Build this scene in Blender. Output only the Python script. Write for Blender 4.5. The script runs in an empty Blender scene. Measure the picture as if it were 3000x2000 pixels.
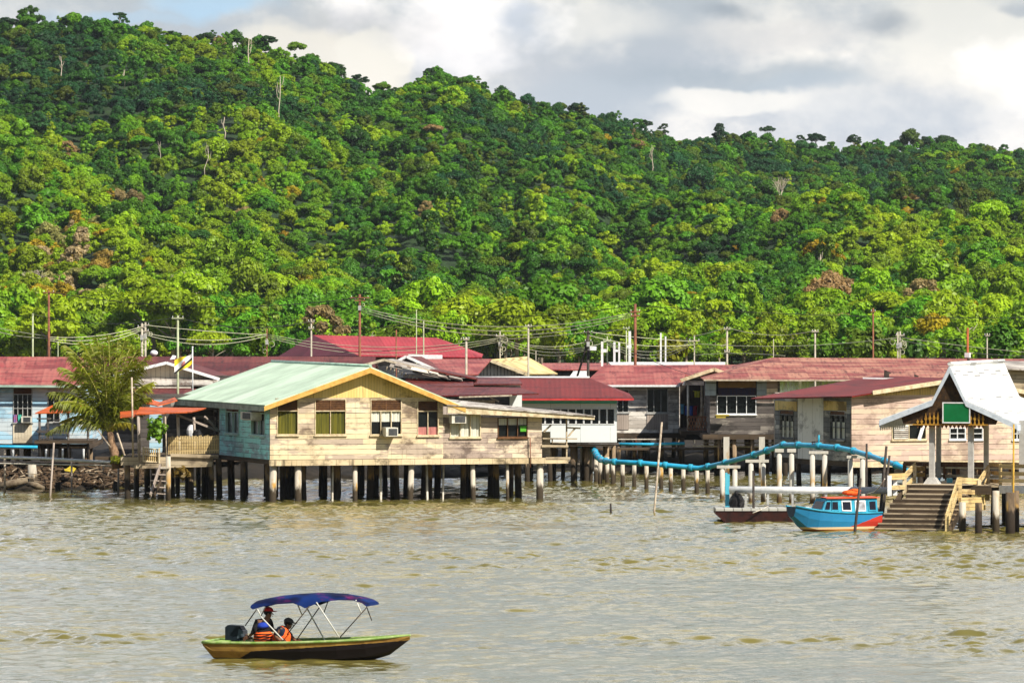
import bpy, math, random
import numpy as np
from mathutils import Vector
random.seed(7)
rng = np.random.default_rng(11)
SC = bpy.context.scene
COL = SC.collection
R = math.radians
PI = math.pi

# ------------------------------------------------------------------ camera
H = 8.375                    # eye height above the water
F = 20000.0                  # focal length in photo pixels (3000 wide)
HY = 800.0                   # photo row of the horizon
cam_d = bpy.data.cameras.new('camera')
cam = bpy.data.objects.new('camera', cam_d)
COL.objects.link(cam)
cam.location = (0, 0, H)
cam.rotation_euler = (R(90), 0, 0)
cam_d.sensor_width = 36.0
cam_d.lens = 36.0 * F / 3000.0
cam_d.shift_y = (HY - 1000.0) / 3000.0
cam_d.clip_start = 1.0
cam_d.clip_end = 20000.0
SC.camera = cam

# ------------------------------------------------------------------ light
SUN_EL, SUN_AZ = R(43), R(-43)         # azimuth measured to the left of «straight behind the camera»
to_sun = Vector((-math.sin(SUN_AZ) * math.cos(SUN_EL), -math.cos(SUN_AZ) * math.cos(SUN_EL), math.sin(SUN_EL)))
sun_d = bpy.data.lights.new('sun', 'SUN')
sun_d.energy = 5.0
sun_d.angle = R(0.5)
sun_d.color = (1.0, 0.93, 0.80)
sun = bpy.data.objects.new('sun', sun_d)
COL.objects.link(sun)
sun.rotation_euler = to_sun.to_track_quat('Z', 'Y').to_euler()
sun.location = (-60, -60, 90)

SC.view_settings.view_transform = 'Standard'
SC.view_settings.look = 'None'
SC.view_settings.exposure = 0.52
SC.view_settings.gamma = 1.0
SC.cycles.max_bounces = 6
SC.cycles.diffuse_bounces = 3
SC.cycles.glossy_bounces = 3
SC.cycles.transparent_max_bounces = 8
SC.cycles.caustics_reflective = False
SC.cycles.caustics_refractive = False
SC.cycles.sample_clamp_indirect = 4.0

# ------------------------------------------------------------------ node helpers
class NT:
    def __init__(s, tree): s.t = tree; s.n = tree.nodes; s.l = tree.links
    def node(s, typ, **kw):
        n = s.n.new(typ)
        for k, v in kw.items(): setattr(n, k, v)
        return n
    def put(s, sock, val):
        if isinstance(val, bpy.types.NodeSocket): s.l.new(val, sock)
        elif isinstance(val, (tuple, list)) and len(val) == 3 and sock.type == 'RGBA': sock.default_value = (*val, 1)
        else: sock.default_value = val
    def math(s, op, a, b=0.0, c=0.0, clamp=False):
        n = s.node('ShaderNodeMath', operation=op, use_clamp=clamp)
        for i, x in enumerate((a, b, c)): s.put(n.inputs[i], x)
        return n.outputs[0]
    def mix(s, f, a, b, mode='MIX'):
        n = s.node('ShaderNodeMix', data_type='RGBA', blend_type=mode)
        s.put(n.inputs[0], f); s.put(n.inputs[6], a); s.put(n.inputs[7], b)
        return n.outputs[2]
    def noise(s, vec, scale, detail=4.0, rough=0.6, dist=0.0):
        n = s.node('ShaderNodeTexNoise')
        if vec is not None: s.put(n.inputs['Vector'], vec)
        n.inputs['Scale'].default_value = scale; n.inputs['Detail'].default_value = detail
        n.inputs['Roughness'].default_value = rough; n.inputs['Distortion'].default_value = dist
        return n.outputs[0]
    def ramp(s, x, a, b, lo=0.0, hi=1.0, smooth=True):
        n = s.node('ShaderNodeMapRange', interpolation_type='SMOOTHSTEP' if smooth else 'LINEAR')
        for i, v in enumerate((x, a, b, lo, hi)): s.put(n.inputs[i], v)
        return n.outputs[0]
    def scale(s, vec, sc, off=None):
        n = s.node('ShaderNodeMapping'); s.put(n.inputs['Vector'], vec)
        n.inputs['Scale'].default_value = sc
        if off is not None: s.put(n.inputs['Location'], off)
        return n.outputs[0]
    def sep(s, v):
        n = s.node('ShaderNodeSeparateXYZ'); s.put(n.inputs[0], v); return n.outputs
    def comb(s, x, y, z=0.0):
        n = s.node('ShaderNodeCombineXYZ')
        for i, v in enumerate((x, y, z)): s.put(n.inputs[i], v)
        return n.outputs[0]

# ------------------------------------------------------------------ sky
world = bpy.data.worlds.new('World'); SC.world = world; world.use_nodes = True
world.node_tree.nodes.clear()
W = NT(world.node_tree)
out = W.node('ShaderNodeOutputWorld')
sky = W.node('ShaderNodeTexSky', sky_type='NISHITA', sun_disc=False)
sky.sun_elevation = SUN_EL
sky.sun_rotation = R(180) + SUN_AZ
sky.altitude = 0; sky.air_density = 1.0; sky.dust_density = 1.2; sky.ozone_density = 1.5
bg_sky = W.node('ShaderNodeBackground'); W.put(bg_sky.inputs[0], sky.outputs[0]); bg_sky.inputs[1].default_value = 0.06
tc = W.node('ShaderNodeTexCoord')
d = tc.outputs['Generated']
warp1 = W.noise(W.scale(d, (26, 26, 34)), 1.0, 5, 0.62)
warp2 = W.noise(W.scale(d, (26, 26, 34), (7.3, 2.1, 5.5)), 1.0, 5, 0.62)
dx, dy_, dz = W.sep(d)
# direction in thousands of photo pixels from the horizon point straight ahead
ax = W.math('MULTIPLY', dx, 20.0); ez = W.math('MULTIPLY', dz, 20.0)
axw = W.math('ADD', ax, W.math('MULTIPLY', W.math('SUBTRACT', warp1, 0.5), 0.42))
ezw = W.math('ADD', ez, W.math('MULTIPLY', W.math('SUBTRACT', warp2, 0.5), 0.30))
def blob(cx, cy, rx, ry, soft0=0.35, soft1=1.15):
    x = W.math('DIVIDE', W.math('SUBTRACT', axw, (cx - 1500) / 1000), rx / 1000)
    y = W.math('DIVIDE', W.math('SUBTRACT', ezw, (800 - cy) / 1000), ry / 1000)
    r = W.math('SQRT', W.math('ADD', W.math('MULTIPLY', x, x), W.math('MULTIPLY', y, y)))
    return W.math('MULTIPLY', W.ramp(r, soft0, soft1, 1.0, 0.0), W.math('GREATER_THAN', dy_, 0.0))
big = W.noise(W.scale(d, (5.5, 5.5, 9.0)), 1.0, 6, 0.6)
fine = W.noise(W.scale(d, (30, 30, 44), (1.1, 0, 3)), 1.0, 6, 0.6)
cover = W.ramp(W.math('ADD', big, W.math('MULTIPLY', W.math('SUBTRACT', fine, 0.5), 0.35)), 0.36, 0.60)
low = W.ramp(dz, 0.0, 0.10, 1.0, 0.0)
cover = W.math('MULTIPLY', cover, W.math('MULTIPLY', W.ramp(dy_, -0.25, 0.45), W.ramp(dz, 0.45, 0.80, 1.0, 0.0)))   # the clouds stand over the hill; overhead and behind is clear
cover = W.math('MAXIMUM', cover, W.math('MULTIPLY', W.math('MULTIPLY', low, 0.96), W.ramp(dy_, -0.2, 0.4)))
shade = W.ramp(W.math('ADD', fine, W.math('MULTIPLY', W.math('SUBTRACT', warp1, 0.5), 0.35)), 0.38, 0.62)
ccol = W.mix(shade, (0.50, 0.55, 0.64), (1.02, 0.98, 0.94))
for (cx, cy, rx, ry, col, k, *sf) in (
    (1350, 230, 420, 150, (0.62, 0.64, 0.70), 0.55), (2200, 235, 520, 60, (0.36, 0.44, 0.54), 0.85),
    (1560, 70, 130, 80, (0.38, 0.46, 0.58), 0.85, .3, 1.15), (1750, 300, 350, 80, (0.50, 0.57, 0.66), 0.7),
    (2600, 330, 500, 90, (0.55, 0.61, 0.70), 0.6), (1010, 60, 190, 80, (0.52, 0.53, 0.58), 0.8),
    (870, 190, 320, 150, (1.0, 0.93, 0.83), 1.0, .72, 1.0), (1080, 150, 130, 90, (1.0, 0.95, 0.87), 0.95, .7, 1.0),
    (1250, 90, 170, 80, (0.80, 0.78, 0.79), 0.8), (1780, 90, 200, 70, (0.92, 0.90, 0.88), 0.8),
    (2140, 305, 280, 52, (1.0, 0.97, 0.93), 0.95, .6, 1.0), (2820, 110, 330, 180, (1.04, 1.0, 0.93), 0.95, .5, 1.05), (2250, 110, 300, 60, (0.84, 0.81, 0.81), 0.8), (2960, 230, 160, 100, (1.0, 0.97, 0.91), 0.9),
    (2130, 45, 120, 34, (0.30, 0.35, 0.45), 0.95, .1, 1.3), (2590, 85, 95, 42, (0.30, 0.35, 0.45), 0.95, .1, 1.3), (2350, 250, 240, 34, (0.48, 0.56, 0.66), 0.75), (2980, 10, 70, 30, (0.42, 0.47, 0.57), 0.9)):
    ccol = W.mix(W.math('MULTIPLY', blob(cx, cy, rx, ry, *(sf or (.35, 1.15))), k * .82), ccol, col)
ccol = W.mix(W.math('MAXIMUM', W.math('MULTIPLY', blob(620, 0, 200, 55), 0.9), W.math('MULTIPLY', blob(400, 40, 280, 26), 0.5)), ccol, (0.46, 0.72, 1.0))     # blue sky between the clouds
bg_c = W.node('ShaderNodeBackground'); W.put(bg_c.inputs[0], ccol); W.put(bg_c.inputs[1], W.ramp(dz, 0.045, 0.13, 0.86, 1.45))   # unseen clouds higher up brightened so the water reflects whiter
mx = W.node('ShaderNodeMixShader'); W.put(mx.inputs[0], cover)
W.l.new(bg_sky.outputs[0], mx.inputs[1]); W.l.new(bg_c.outputs[0], mx.inputs[2])
W.l.new(mx.outputs[0], out.inputs[0])

# ------------------------------------------------------------------ projection helpers (photo pixel + distance -> world point)
def P(px, py, Y): return Vector(((px - 1500) / F * Y, Y, H - (py - HY) / F * Y))
def Yw(py, z=0.0): return (H - z) * F / (py - HY)        # distance at which height z shows in that photo row
def X(px, Y): return (px - 1500) / F * Y
def Z(py, Y): return H - (py - HY) / F * Y

class Frame:
    """A wall's frame: u runs along the wall, v goes into the building, w is up."""
    def __init__(s, O, ang):
        s.O = Vector(O); c, n = math.cos(ang), math.sin(ang); s.ang = ang
        s.u = Vector((c, n, 0)); s.v = Vector((-n, c, 0)); s.w = Vector((0, 0, 1))
    def pt(s, u, v, w): return s.O + s.u * u + s.v * v + s.w * w
    def px(s, px, py, v=0.0):
        dr = Vector(((px - 1500) / F, 1, -(py - HY) / F)); C = Vector((0, 0, H))
        t = ((s.O + s.v * v) - C).dot(s.v) / dr.dot(s.v)
        p = C + dr * t - s.O
        return p.dot(s.u), p.z
    def side(s, v_back):
        """frame of the wall that runs from the back to this frame's left front corner (seen from its left)"""
        return Frame(s.pt(0, v_back, 0), s.ang - PI / 2)

# ------------------------------------------------------------------ mesh builder
class MB:
    def __init__(s): s.v = []; s.f = []; s.sm = []
    def add(s, pts, faces, smooth=False):
        b = len(s.v); s.v += [Vector(p) for p in pts]
        for f in faces: s.f.append([b + i for i in f]); s.sm.append(smooth)
        return s
    def hexa(s, p):
        return s.add(p, [(0, 3, 2, 1), (4, 5, 6, 7), (0, 1, 5, 4), (1, 2, 6, 5), (2, 3, 7, 6), (3, 0, 4, 7)])
    def box(s, x0, x1, y0, y1, z0, z1):
        return s.hexa([(x0, y0, z0), (x1, y0, z0), (x1, y1, z0), (x0, y1, z0), (x0, y0, z1), (x1, y0, z1), (x1, y1, z1), (x0, y1, z1)])
    def obox(s, fr, u0, u1, v0, v1, w0, w1):
        q = fr.pt
        return s.hexa([q(u0, v0, w0), q(u1, v0, w0), q(u1, v1, w0), q(u0, v1, w0), q(u0, v0, w1), q(u1, v0, w1), q(u1, v1, w1), q(u0, v1, w1)])
    def slab(s, pts, t, up=True):
        """a polygon with thickness t, grown against its upward normal"""
        pts = [Vector(p) for p in pts]
        n = (pts[1] - pts[0]).cross(pts[2] - pts[0]).normalized()
        if up and n.z < 0 or (not up and n.y > 0): pts.reverse(); n = -n
        k = len(pts); lo = [p - n * t for p in pts]
        return s.add(pts + lo, [tuple(range(k)), tuple(reversed(range(k, 2 * k)))] + [(i, i + k, (i + 1) % k + k, (i + 1) % k) for i in range(k)])
    def prism(s, pts, off):
        """a polygon swept by the vector off"""
        pts = [Vector(p) for p in pts]; off = Vector(off)
        n = (pts[1] - pts[0]).cross(pts[2] - pts[0])
        if n.dot(off) > 0: pts.reverse()
        k = len(pts); lo = [p + off for p in pts]
        return s.add(pts + lo, [tuple(range(k)), tuple(reversed(range(k, 2 * k)))] + [(i, i + k, (i + 1) % k + k, (i + 1) % k) for i in range(k)])
    def tube(s, p, q, r0, r1=None, n=8):
        return s.path([p, q], [r0, r0 if r1 is None else r1], n)
    def path(s, pts, r, n=8):
        pts = [Vector(p) for p in pts]; m = len(pts)
        rs = r if isinstance(r, (list, tuple)) else [r] * m
        V = []; prev = None
        for i, p in enumerate(pts):
            a = pts[min(i + 1, m - 1)] - pts[max(i - 1, 0)]
            a = a.normalized() if a.length > 1e-9 else Vector((0, 0, 1))
            if prev is None:
                h = Vector((0, 0, 1)) if abs(a.z) < 0.9 else Vector((1, 0, 0))
                e = a.cross(h).normalized()
            else: e = (prev - a * prev.dot(a)).normalized()
            prev = e; g = a.cross(e)
            for k in range(n):
                th = 2 * PI * k / n
                V.append(p + (e * math.cos(th) + g * math.sin(th)) * rs[i])
        Fc = [(i * n + k, i * n + (k + 1) % n, (i + 1) * n + (k + 1) % n, (i + 1) * n + k) for i in range(m - 1) for k in range(n)]
        b = len(s.v)
        s.add(V, Fc, True)
        s.f.append([b + k for k in reversed(range(n))]); s.sm.append(False)
        s.f.append([b + (m - 1) * n + k for k in range(n)]); s.sm.append(False)
        return s
    def bar(s, p, q, w, h):
        """a plank of width w (horizontal) and height h between two points"""
        p, q = Vector(p), Vector(q); a = (q - p).normalized()
        e = a.cross(Vector((0, 0, 1)))
        e = e.normalized() if e.length > 1e-6 else Vector((1, 0, 0))
        g = e.cross(a).normalized(); e = e * w / 2; g = g * h / 2
        return s.hexa([p - e - g, p + e - g, q + e - g, q - e - g, p - e + g, p + e + g, q + e + g, q - e + g])
    def ball(s, c, rx, ry, rz, nu=12, nv=8, jit=0.0):
        c = Vector(c); V = [c + Vector((0, 0, -rz))]
        for j in range(1, nv):
            ph = -PI / 2 + PI * j / nv
            for i in range(nu):
                th = 2 * PI * i / nu; k = 1 + random.uniform(-jit, jit)
                V.append(c + Vector((rx * math.cos(ph) * math.cos(th) * k, ry * math.cos(ph) * math.sin(th) * k, rz * math.sin(ph) * k)))
        V.append(c + Vector((0, 0, rz)))
        Fc = [(0, 1 + (i + 1) % nu, 1 + i) for i in range(nu)]
        for j in range(nv - 2):
            for i in range(nu):
                a = 1 + j * nu + i; b = 1 + j * nu + (i + 1) % nu
                Fc.append((a, b, b + nu, a + nu))
        t = len(V) - 1; o = 1 + (nv - 2) * nu
        Fc += [(o + i, o + (i + 1) % nu, t) for i in range(nu)]
        return s.add(V, Fc, jit == 0)
    def grid(s, rows, smooth=True):
        n = len(rows[0]); V = [p for r in rows for p in r]
        return s.add(V, [(i * n + k, i * n + k + 1, (i + 1) * n + k + 1, (i + 1) * n + k) for i in range(len(rows) - 1) for k in range(n - 1)], smooth)
    def mesh(s, name, loc):
        me = bpy.data.meshes.new(name)
        me.from_pydata([tuple(p - loc) for p in s.v], [], s.f)
        me.polygons.foreach_set('use_smooth', s.sm)
        uv = me.uv_layers.new(name='UVMap').data
        up = Vector((0, 0, 1)); vs = me.vertices
        for p in me.polygons:
            n = p.normal
            t = Vector((1, 0, 0)) if abs(n.z) > 0.999 else up.cross(n).normalized()
            b = n.cross(t)
            for li in p.loop_indices:
                co = vs[me.loops[li].vertex_index].co
                uv[li].uv = (co.dot(t), co.dot(b))
        me.update()
        return me
    def build(s, name, mat, parent=None, loc=None):
        base = Vector(loc) if loc is not None else (parent.get('_o') and Vector(parent['_o']) if parent is not None else Vector((0, 0, 0)))
        if parent is not None: base = Vector(WORLD[parent.name])
        o = bpy.data.objects.new(name, s.mesh(name, base)); COL.objects.link(o)
        if mat is not None: o.data.materials.append(mat)
        if parent is not None: o.parent = parent
        else: o.location = base
        WORLD[o.name] = base.copy()
        return o
WORLD = {}

def tag(o, label=None, cat=None, group=None, kind=None):
    if label: o['label'] = label
    if cat: o['category'] = cat
    if group: o['group'] = group
    if kind: o['kind'] = kind
    return o
def thing(name, label, cat, loc, group=None):
    o = bpy.data.objects.new(name, None); COL.objects.link(o)
    o.location = loc; o.empty_display_size = 0.3
    WORLD[o.name] = Vector(loc)
    return tag(o, label, cat, group)
def one(name, mb, mat, loc, label, cat, group=None): return tag(mb.build(name, mat, None, loc), label, cat, group)
def dup(o, loc=None, scale=None, rot=None, label=None, group=None, parent=None):
    c = o.copy(); COL.objects.link(c)
    if loc is not None: c.location = loc
    if scale is not None: c.scale = scale
    if rot is not None: c.rotation_euler = rot
    if label: c['label'] = label
    if group: c['group'] = group
    if parent is not None: c.parent = parent
    WORLD[c.name] = Vector(c.location)
    for ch in [x for x in o.children]:
        e = ch.copy(); COL.objects.link(e); e.parent = c
        for g in [x for x in ch.children]:
            h = g.copy(); COL.objects.link(h); h.parent = e
    return c

# ------------------------------------------------------------------ materials
MATS = {}
def newmat(name):
    m = bpy.data.materials.new(name); m.use_nodes = True; m.node_tree.nodes.clear()
    t = NT(m.node_tree); o = t.node('ShaderNodeOutputMaterial'); b = t.node('ShaderNodeBsdfPrincipled')
    t.l.new(b.outputs[0], o.inputs[0]); MATS[name] = m
    return m, t, b
def uvrand(t):
    u = t.node('ShaderNodeUVMap').outputs[0]; r = t.node('ShaderNodeObjectInfo').outputs['Random']
    k = t.math('MULTIPLY', r, 37.0)
    n = t.node('ShaderNodeVectorMath', operation='ADD'); t.put(n.inputs[0], u); t.put(n.inputs[1], t.comb(k, k, k))
    return u, n.outputs[0]
def bump(t, b, h, strength=0.4, dist=0.02):
    n = t.node('ShaderNodeBump'); n.inputs['Strength'].default_value = strength; n.inputs['Distance'].default_value = dist
    t.put(n.inputs['Height'], h); t.l.new(n.outputs[0], b.inputs['Normal'])

def planks(name, c1, c2, dirt, period=0.17, vertical=False, dirt_amt=0.5, bare=None, bare_amt=0.3, rough=0.85, gap=0.10, streak=0.5):
    """weathered boards: a tone per board, dark joints, grey bare patches, grime that runs down"""
    m, t, b = newmat(name)
    u, ur = uvrand(t); x, y, _ = t.sep(u)
    a, l = (x, y) if vertical else (y, x)
    q = t.math('DIVIDE', a, period); cell = t.math('FLOOR', q); fr = t.math('FRACT', q)
    seg = t.math('FLOOR', t.math('ADD', t.math('DIVIDE', l, 2.4), t.math('MULTIPLY', t.math('FRACT', t.math('MULTIPLY', cell, 0.377)), 3.0)))
    wn = t.node('ShaderNodeTexWhiteNoise', noise_dimensions='3D'); t.put(wn.inputs['Vector'], t.comb(cell, seg, 0.5))
    tone = wn.outputs[0]
    grain = t.noise(t.scale(ur, (1.5, 22, 1) if not vertical else (22, 1.5, 1)), 1.0, 5, 0.65)
    col = t.mix(t.math('ADD', t.math('MULTIPLY', tone, 0.6), t.math('MULTIPLY', grain, 0.45), clamp=True), c1, c2)
    if bare is not None:
        bn = t.noise(t.scale(ur, (0.8, 2.6, 1)), 1.0, 6, 0.66)
        bm = t.ramp(t.math('ADD', bn, t.math('MULTIPLY', t.math('SUBTRACT', tone, 0.5), 0.28)), 0.62 - 0.3 * bare_amt, 0.72 - 0.3 * bare_amt)
        col = t.mix(bm, col, bare)
    pn = t.noise(t.scale(ur, (0.42, 0.34, 1), (13, 2, 0)), 1.0, 3, 0.55)
    col = t.mix(t.math('MULTIPLY', t.ramp(pn, 0.48, 0.62), 0.55 * dirt_amt), col, tuple(0.55 * a_ + 0.45 * b_ * 1.6 for a_, b_ in zip(c1, dirt)))
    dn = t.noise(t.scale(ur, (1.1, 1.5, 1), (3, 8, 0)), 1.0, 7, 0.7)
    dm = t.math('MULTIPLY', t.ramp(t.math('ADD', dn, t.math('MULTIPLY', t.math('SUBTRACT', pn, 0.5), 0.45)), 0.50, 0.66), dirt_amt)
    sn = t.noise(t.scale(ur, (7.0, 0.55, 1), (5, 1, 0)), 1.0, 4, 0.6)
    sm = t.math('MULTIPLY', t.ramp(sn, 0.56, 0.74), streak * dirt_amt)
    col = t.mix(t.math('MAXIMUM', dm, sm), col, dirt)
    g = t.math('MULTIPLY', t.math('LESS_THAN', fr, gap), t.ramp(t.noise(ur, 2.3, 2), 0.35, 0.6, 0.35, 1.0))
    col = t.mix(t.math('MULTIPLY', g, 0.8), col, tuple(0.25 * k for k in dirt))
    t.put(b.inputs['Base Color'], col); b.inputs['Roughness'].default_value = rough; b.inputs['Specular IOR Level'].default_value = 0.2
    bump(t, b, t.math('SUBTRACT', t.math('MULTIPLY', grain, 0.4), g), 0.6, 0.015)
    return m
def roofing(name, c1, c2, rust, rust_amt=0.35, pitch=0.20, fade=None, fade_amt=0.3, rough=0.55, sheet=1.9):
    """corrugated sheets: ribs down the slope, a tone per sheet, overlaps, rust that runs down"""
    m, t, b = newmat(name)
    u, ur = uvrand(t); x, y, _ = t.sep(u)
    rib = t.math('SINE', t.math('MULTIPLY', x, 2 * PI / pitch))
    sx = t.math('FLOOR', t.math('DIVIDE', x, 0.82)); sy = t.math('FLOOR', t.math('DIVIDE', t.math('ADD', y, t.math('ADD', t.math('MULTIPLY', t.math('FRACT', t.math('MULTIPLY', sx, 0.618)), 0.25), sheet * 0.5 if sheet > 20 else 0.0)), sheet))
    wn = t.node('ShaderNodeTexWhiteNoise', noise_dimensions='3D'); t.put(wn.inputs['Vector'], t.comb(sx, sy, 1.5))
    blot = t.noise(ur, 0.8, 5, 0.65)
    col = t.mix(t.math('ADD', t.math('MULTIPLY', wn.outputs[0], 0.75), t.math('MULTIPLY', t.ramp(blot, .35, .65), 0.5), clamp=True), tuple(.72 * k for k in c1), tuple(1.12 * k for k in c2))
    if fade is not None:
        fm = t.ramp(t.math('ADD', t.noise(t.scale(ur, (0.5, 1.6, 1), (4, 4, 0)), 1.0, 6, 0.7), t.math('MULTIPLY', wn.outputs[0], 0.16)), 0.66 - 0.22 * fade_amt, 0.80 - 0.2 * fade_amt)
        col = t.mix(t.math('MULTIPLY', fm, 0.8), col, fade)
    rm = t.ramp(t.noise(t.scale(ur, (5.0, 0.8, 1), (1, 7, 0)), 1.0, 6, 0.68), 0.66 - 0.22 * rust_amt, 0.80 - 0.2 * rust_amt)
    col = t.mix(t.math('MULTIPLY', rm, 0.85), col, rust)
    lap = t.math('LESS_THAN', t.math('FRACT', t.math('DIVIDE', t.math('ADD', y, t.math('ADD', t.math('MULTIPLY', t.math('FRACT', t.math('MULTIPLY', sx, 0.618)), 0.25), sheet * 0.5 if sheet > 20 else 0.0)), sheet)), 0.05)
    col = t.mix(t.math('MULTIPLY', lap, 0.7), col, tuple(0.4 * k for k in rust))
    t.put(b.inputs['Base Color'], col); b.inputs['Roughness'].default_value = rough
    b.inputs['Specular IOR Level'].default_value = 0.15
    bump(t, b, rib, 0.22 if rust_amt > .16 else 0.12, 0.018)
    return m
def plain(name, c, c2=None, rough=0.6, scale=3.0, metal=0.0, stretch=(1, 1, 1), amt=1.0, b_amt=0.0, spec=0.22):
    m, t, b = newmat(name)
    tcn = t.node('ShaderNodeTexCoord'); r = t.node('ShaderNodeObjectInfo').outputs['Random']
    v = t.scale(tcn.outputs['Object'], stretch, t.comb(t.math('MULTIPLY', r, 50.0), 0.0, t.math('MULTIPLY', r, 31.0)))
    n = t.noise(v, scale, 6, 0.65)
    c2 = c2 or tuple(0.7 * k for k in c)
    t.put(b.inputs['Base Color'], t.mix(t.ramp(n, 0.38, 0.66, 0, amt), c, c2))
    b.inputs['Roughness'].default_value = rough; b.inputs['Metallic'].default_value = metal
    b.inputs['Specular IOR Level'].default_value = spec
    if b_amt: bump(t, b, n, b_amt, 0.02)
    return m
def post_mat(name, c, c2, wet, tide=0.55, rough=0.85):
    """piles with a dark wet band and a ragged weed line left by the tide"""
    m, t, b = newmat(name)
    geo = t.node('ShaderNodeNewGeometry').outputs['Position']; x, y, z = t.sep(geo)
    n = t.noise(t.scale(geo, (9, 9, 2.2)), 1.0, 5, 0.65)
    col = t.mix(t.ramp(n, 0.35, 0.65), c, c2)
    rust = t.noise(t.scale(geo, (2.5, 2.5, 1.1), (3, 1, 2)), 1.0, 3)
    col = t.mix(t.math('MULTIPLY', t.ramp(rust, 0.52, 0.62), t.ramp(z, 1.5, 0.5)), col, (0.42, 0.24, 0.05))
    wl = t.math('ADD', z, t.math('MULTIPLY', t.math('SUBTRACT', n, 0.5), 0.7))
    col = t.mix(t.ramp(wl, tide + 0.10, tide - 0.16), col, wet)
    t.put(b.inputs['Base Color'], col); b.inputs['Roughness'].default_value = rough
    b.inputs['Specular IOR Level'].default_value = 0.25
    bump(t, b, n, 0.5, 0.02)
    return m
def glassy(name, c, rough=0.08):
    m, t, b = newmat(name); t.put(b.inputs['Base Color'], c); b.inputs['Roughness'].default_value = rough
    b.inputs['Specular IOR Level'].default_value = 0.25
    return m

M_cream = planks('cream boards', (0.64, 0.51, 0.31), (0.80, 0.69, 0.49), (0.15, 0.105, 0.075), 0.19, dirt_amt=0.85, bare=(0.46, 0.37, 0.29), bare_amt=0.46)
M_cream2 = planks('pale boards', (0.68, 0.55, 0.40), (0.78, 0.66, 0.51), (0.13, 0.095, 0.08), 0.19, dirt_amt=0.9, bare=(0.38, 0.30, 0.26), bare_amt=0.55)
M_creamv = planks('cream upright boards', (0.66, 0.48, 0.15), (0.76, 0.58, 0.25), (0.10, 0.06, 0.03), 0.11, True, dirt_amt=0.75, gap=0.07, streak=1.0)
M_turq = planks('turquoise boards', (0.34, 0.80, 0.80), (0.46, 0.86, 0.88), (0.12, 0.18, 0.22), 0.19, dirt_amt=0.55, bare=(0.36, 0.52, 0.58), bare_amt=0.5)
M_blue = planks('sky blue boards', (0.34, 0.58, 0.76), (0.48, 0.68, 0.80), (0.15, 0.20, 0.26), 0.17, dirt_amt=0.45, bare=(0.55, 0.62, 0.66), bare_amt=0.5)
M_grey = planks('weathered grey boards', (0.38, 0.34, 0.30), (0.60, 0.55, 0.50), (0.08, 0.06, 0.055), 0.18, dirt_amt=0.75, bare=(0.76, 0.72, 0.66), bare_amt=0.45)
M_greyv = planks('grey upright boards', (0.33, 0.27, 0.23), (0.46, 0.39, 0.34), (0.10, 0.08, 0.07), 0.10, True, dirt_amt=0.5)
M_dark = planks('dark weathered boards', (0.06, 0.052, 0.05), (0.16, 0.14, 0.13), (0.02, 0.018, 0.016), 0.17, dirt_amt=0.6, bare=(0.30, 0.27, 0.24), bare_amt=0.2)
M_pink = planks('pinkish cream boards', (0.60, 0.47, 0.35), (0.72, 0.59, 0.45), (0.22, 0.15, 0.12), 0.20, dirt_amt=0.6, bare=(0.54, 0.40, 0.34), bare_amt=0.5)
M_greywall = planks('pale grey wall sheets', (0.70, 0.70, 0.70), (0.82, 0.82, 0.80), (0.14, 0.14, 0.15), 0.9, True, dirt_amt=0.6, gap=0.02, streak=1.0)
M_darkside = planks('dark grey boards', (0.11, 0.115, 0.12), (0.30, 0.30, 0.30), (0.03, 0.03, 0.03), 0.18, dirt_amt=0.6, bare=(.5,.48,.44), bare_amt=.25)
M_white = planks('white painted sheets', (0.66, 0.70, 0.71), (0.74, 0.78, 0.78), (0.55, 0.58, 0.57), 1.2, True, dirt_amt=0.10, gap=0.01)
M_deck = planks('bleached deck boards', (0.40, 0.32, 0.21), (0.58, 0.48, 0.34), (0.09, 0.065, 0.045), 0.15, dirt_amt=0.7)
M_tread = planks('brown tread boards', (0.17, 0.115, 0.06), (0.28, 0.20, 0.12), (0.05, 0.035, 0.02), 0.15, dirt_amt=0.7)
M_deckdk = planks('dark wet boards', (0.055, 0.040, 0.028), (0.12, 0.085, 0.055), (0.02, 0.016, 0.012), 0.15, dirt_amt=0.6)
M_rail = planks('yellowed rail boards', (0.56, 0.40, 0.16), (0.66, 0.52, 0.28), (0.16, 0.10, 0.05), 0.12, dirt_amt=0.6)
M_mint = roofing('mint roofing', (0.47, 0.62, 0.46), (0.53, 0.67, 0.51), (0.42, 0.54, 0.42), 0.12, pitch=0.24, sheet=40)
M_red = roofing('deep red roofing', (0.1332, 0.0084, 0.0077), (0.1656, 0.0126, 0.0099), (0.0792, 0.0084, 0.0066), 0.5, sheet=2.6)
M_red2 = roofing('maroon roofing', (0.0828, 0.0084, 0.0110), (0.1224, 0.0154, 0.0165), (0.0360, 0.0070, 0.0066), 0.65, fade=(0.1584, 0.0385, 0.0303), fade_amt=0.75)
M_pinkr = roofing('faded pink roofing', (0.2376, 0.0289, 0.0310), (0.3041, 0.0496, 0.0467), (0.1331, 0.0182, 0.0179), 0.6, fade=(0.3802, 0.1239, 0.0963), fade_amt=0.7)
M_coral = roofing('coral red roofing', (0.3060, 0.0180, 0.0280), (0.3570, 0.0288, 0.0400), (0.2125, 0.0180, 0.0200), 0.2, sheet=40)
M_patch = roofing('patched faded red roofing', (0.2153, 0.0347, 0.0303), (0.2815, 0.0578, 0.0472), (0.0911, 0.0154, 0.0121), 0.65, fade=(0.4306, 0.2079, 0.1331), fade_amt=0.8)
M_orange = roofing('orange roofing', (0.46, 0.075, 0.012), (0.55, 0.11, 0.022), (0.22, 0.045, 0.012), 0.4)
M_tan = roofing('tan roofing', (0.60, 0.44, 0.18), (0.68, 0.52, 0.25), (0.40, 0.26, 0.10), 0.3)
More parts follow.
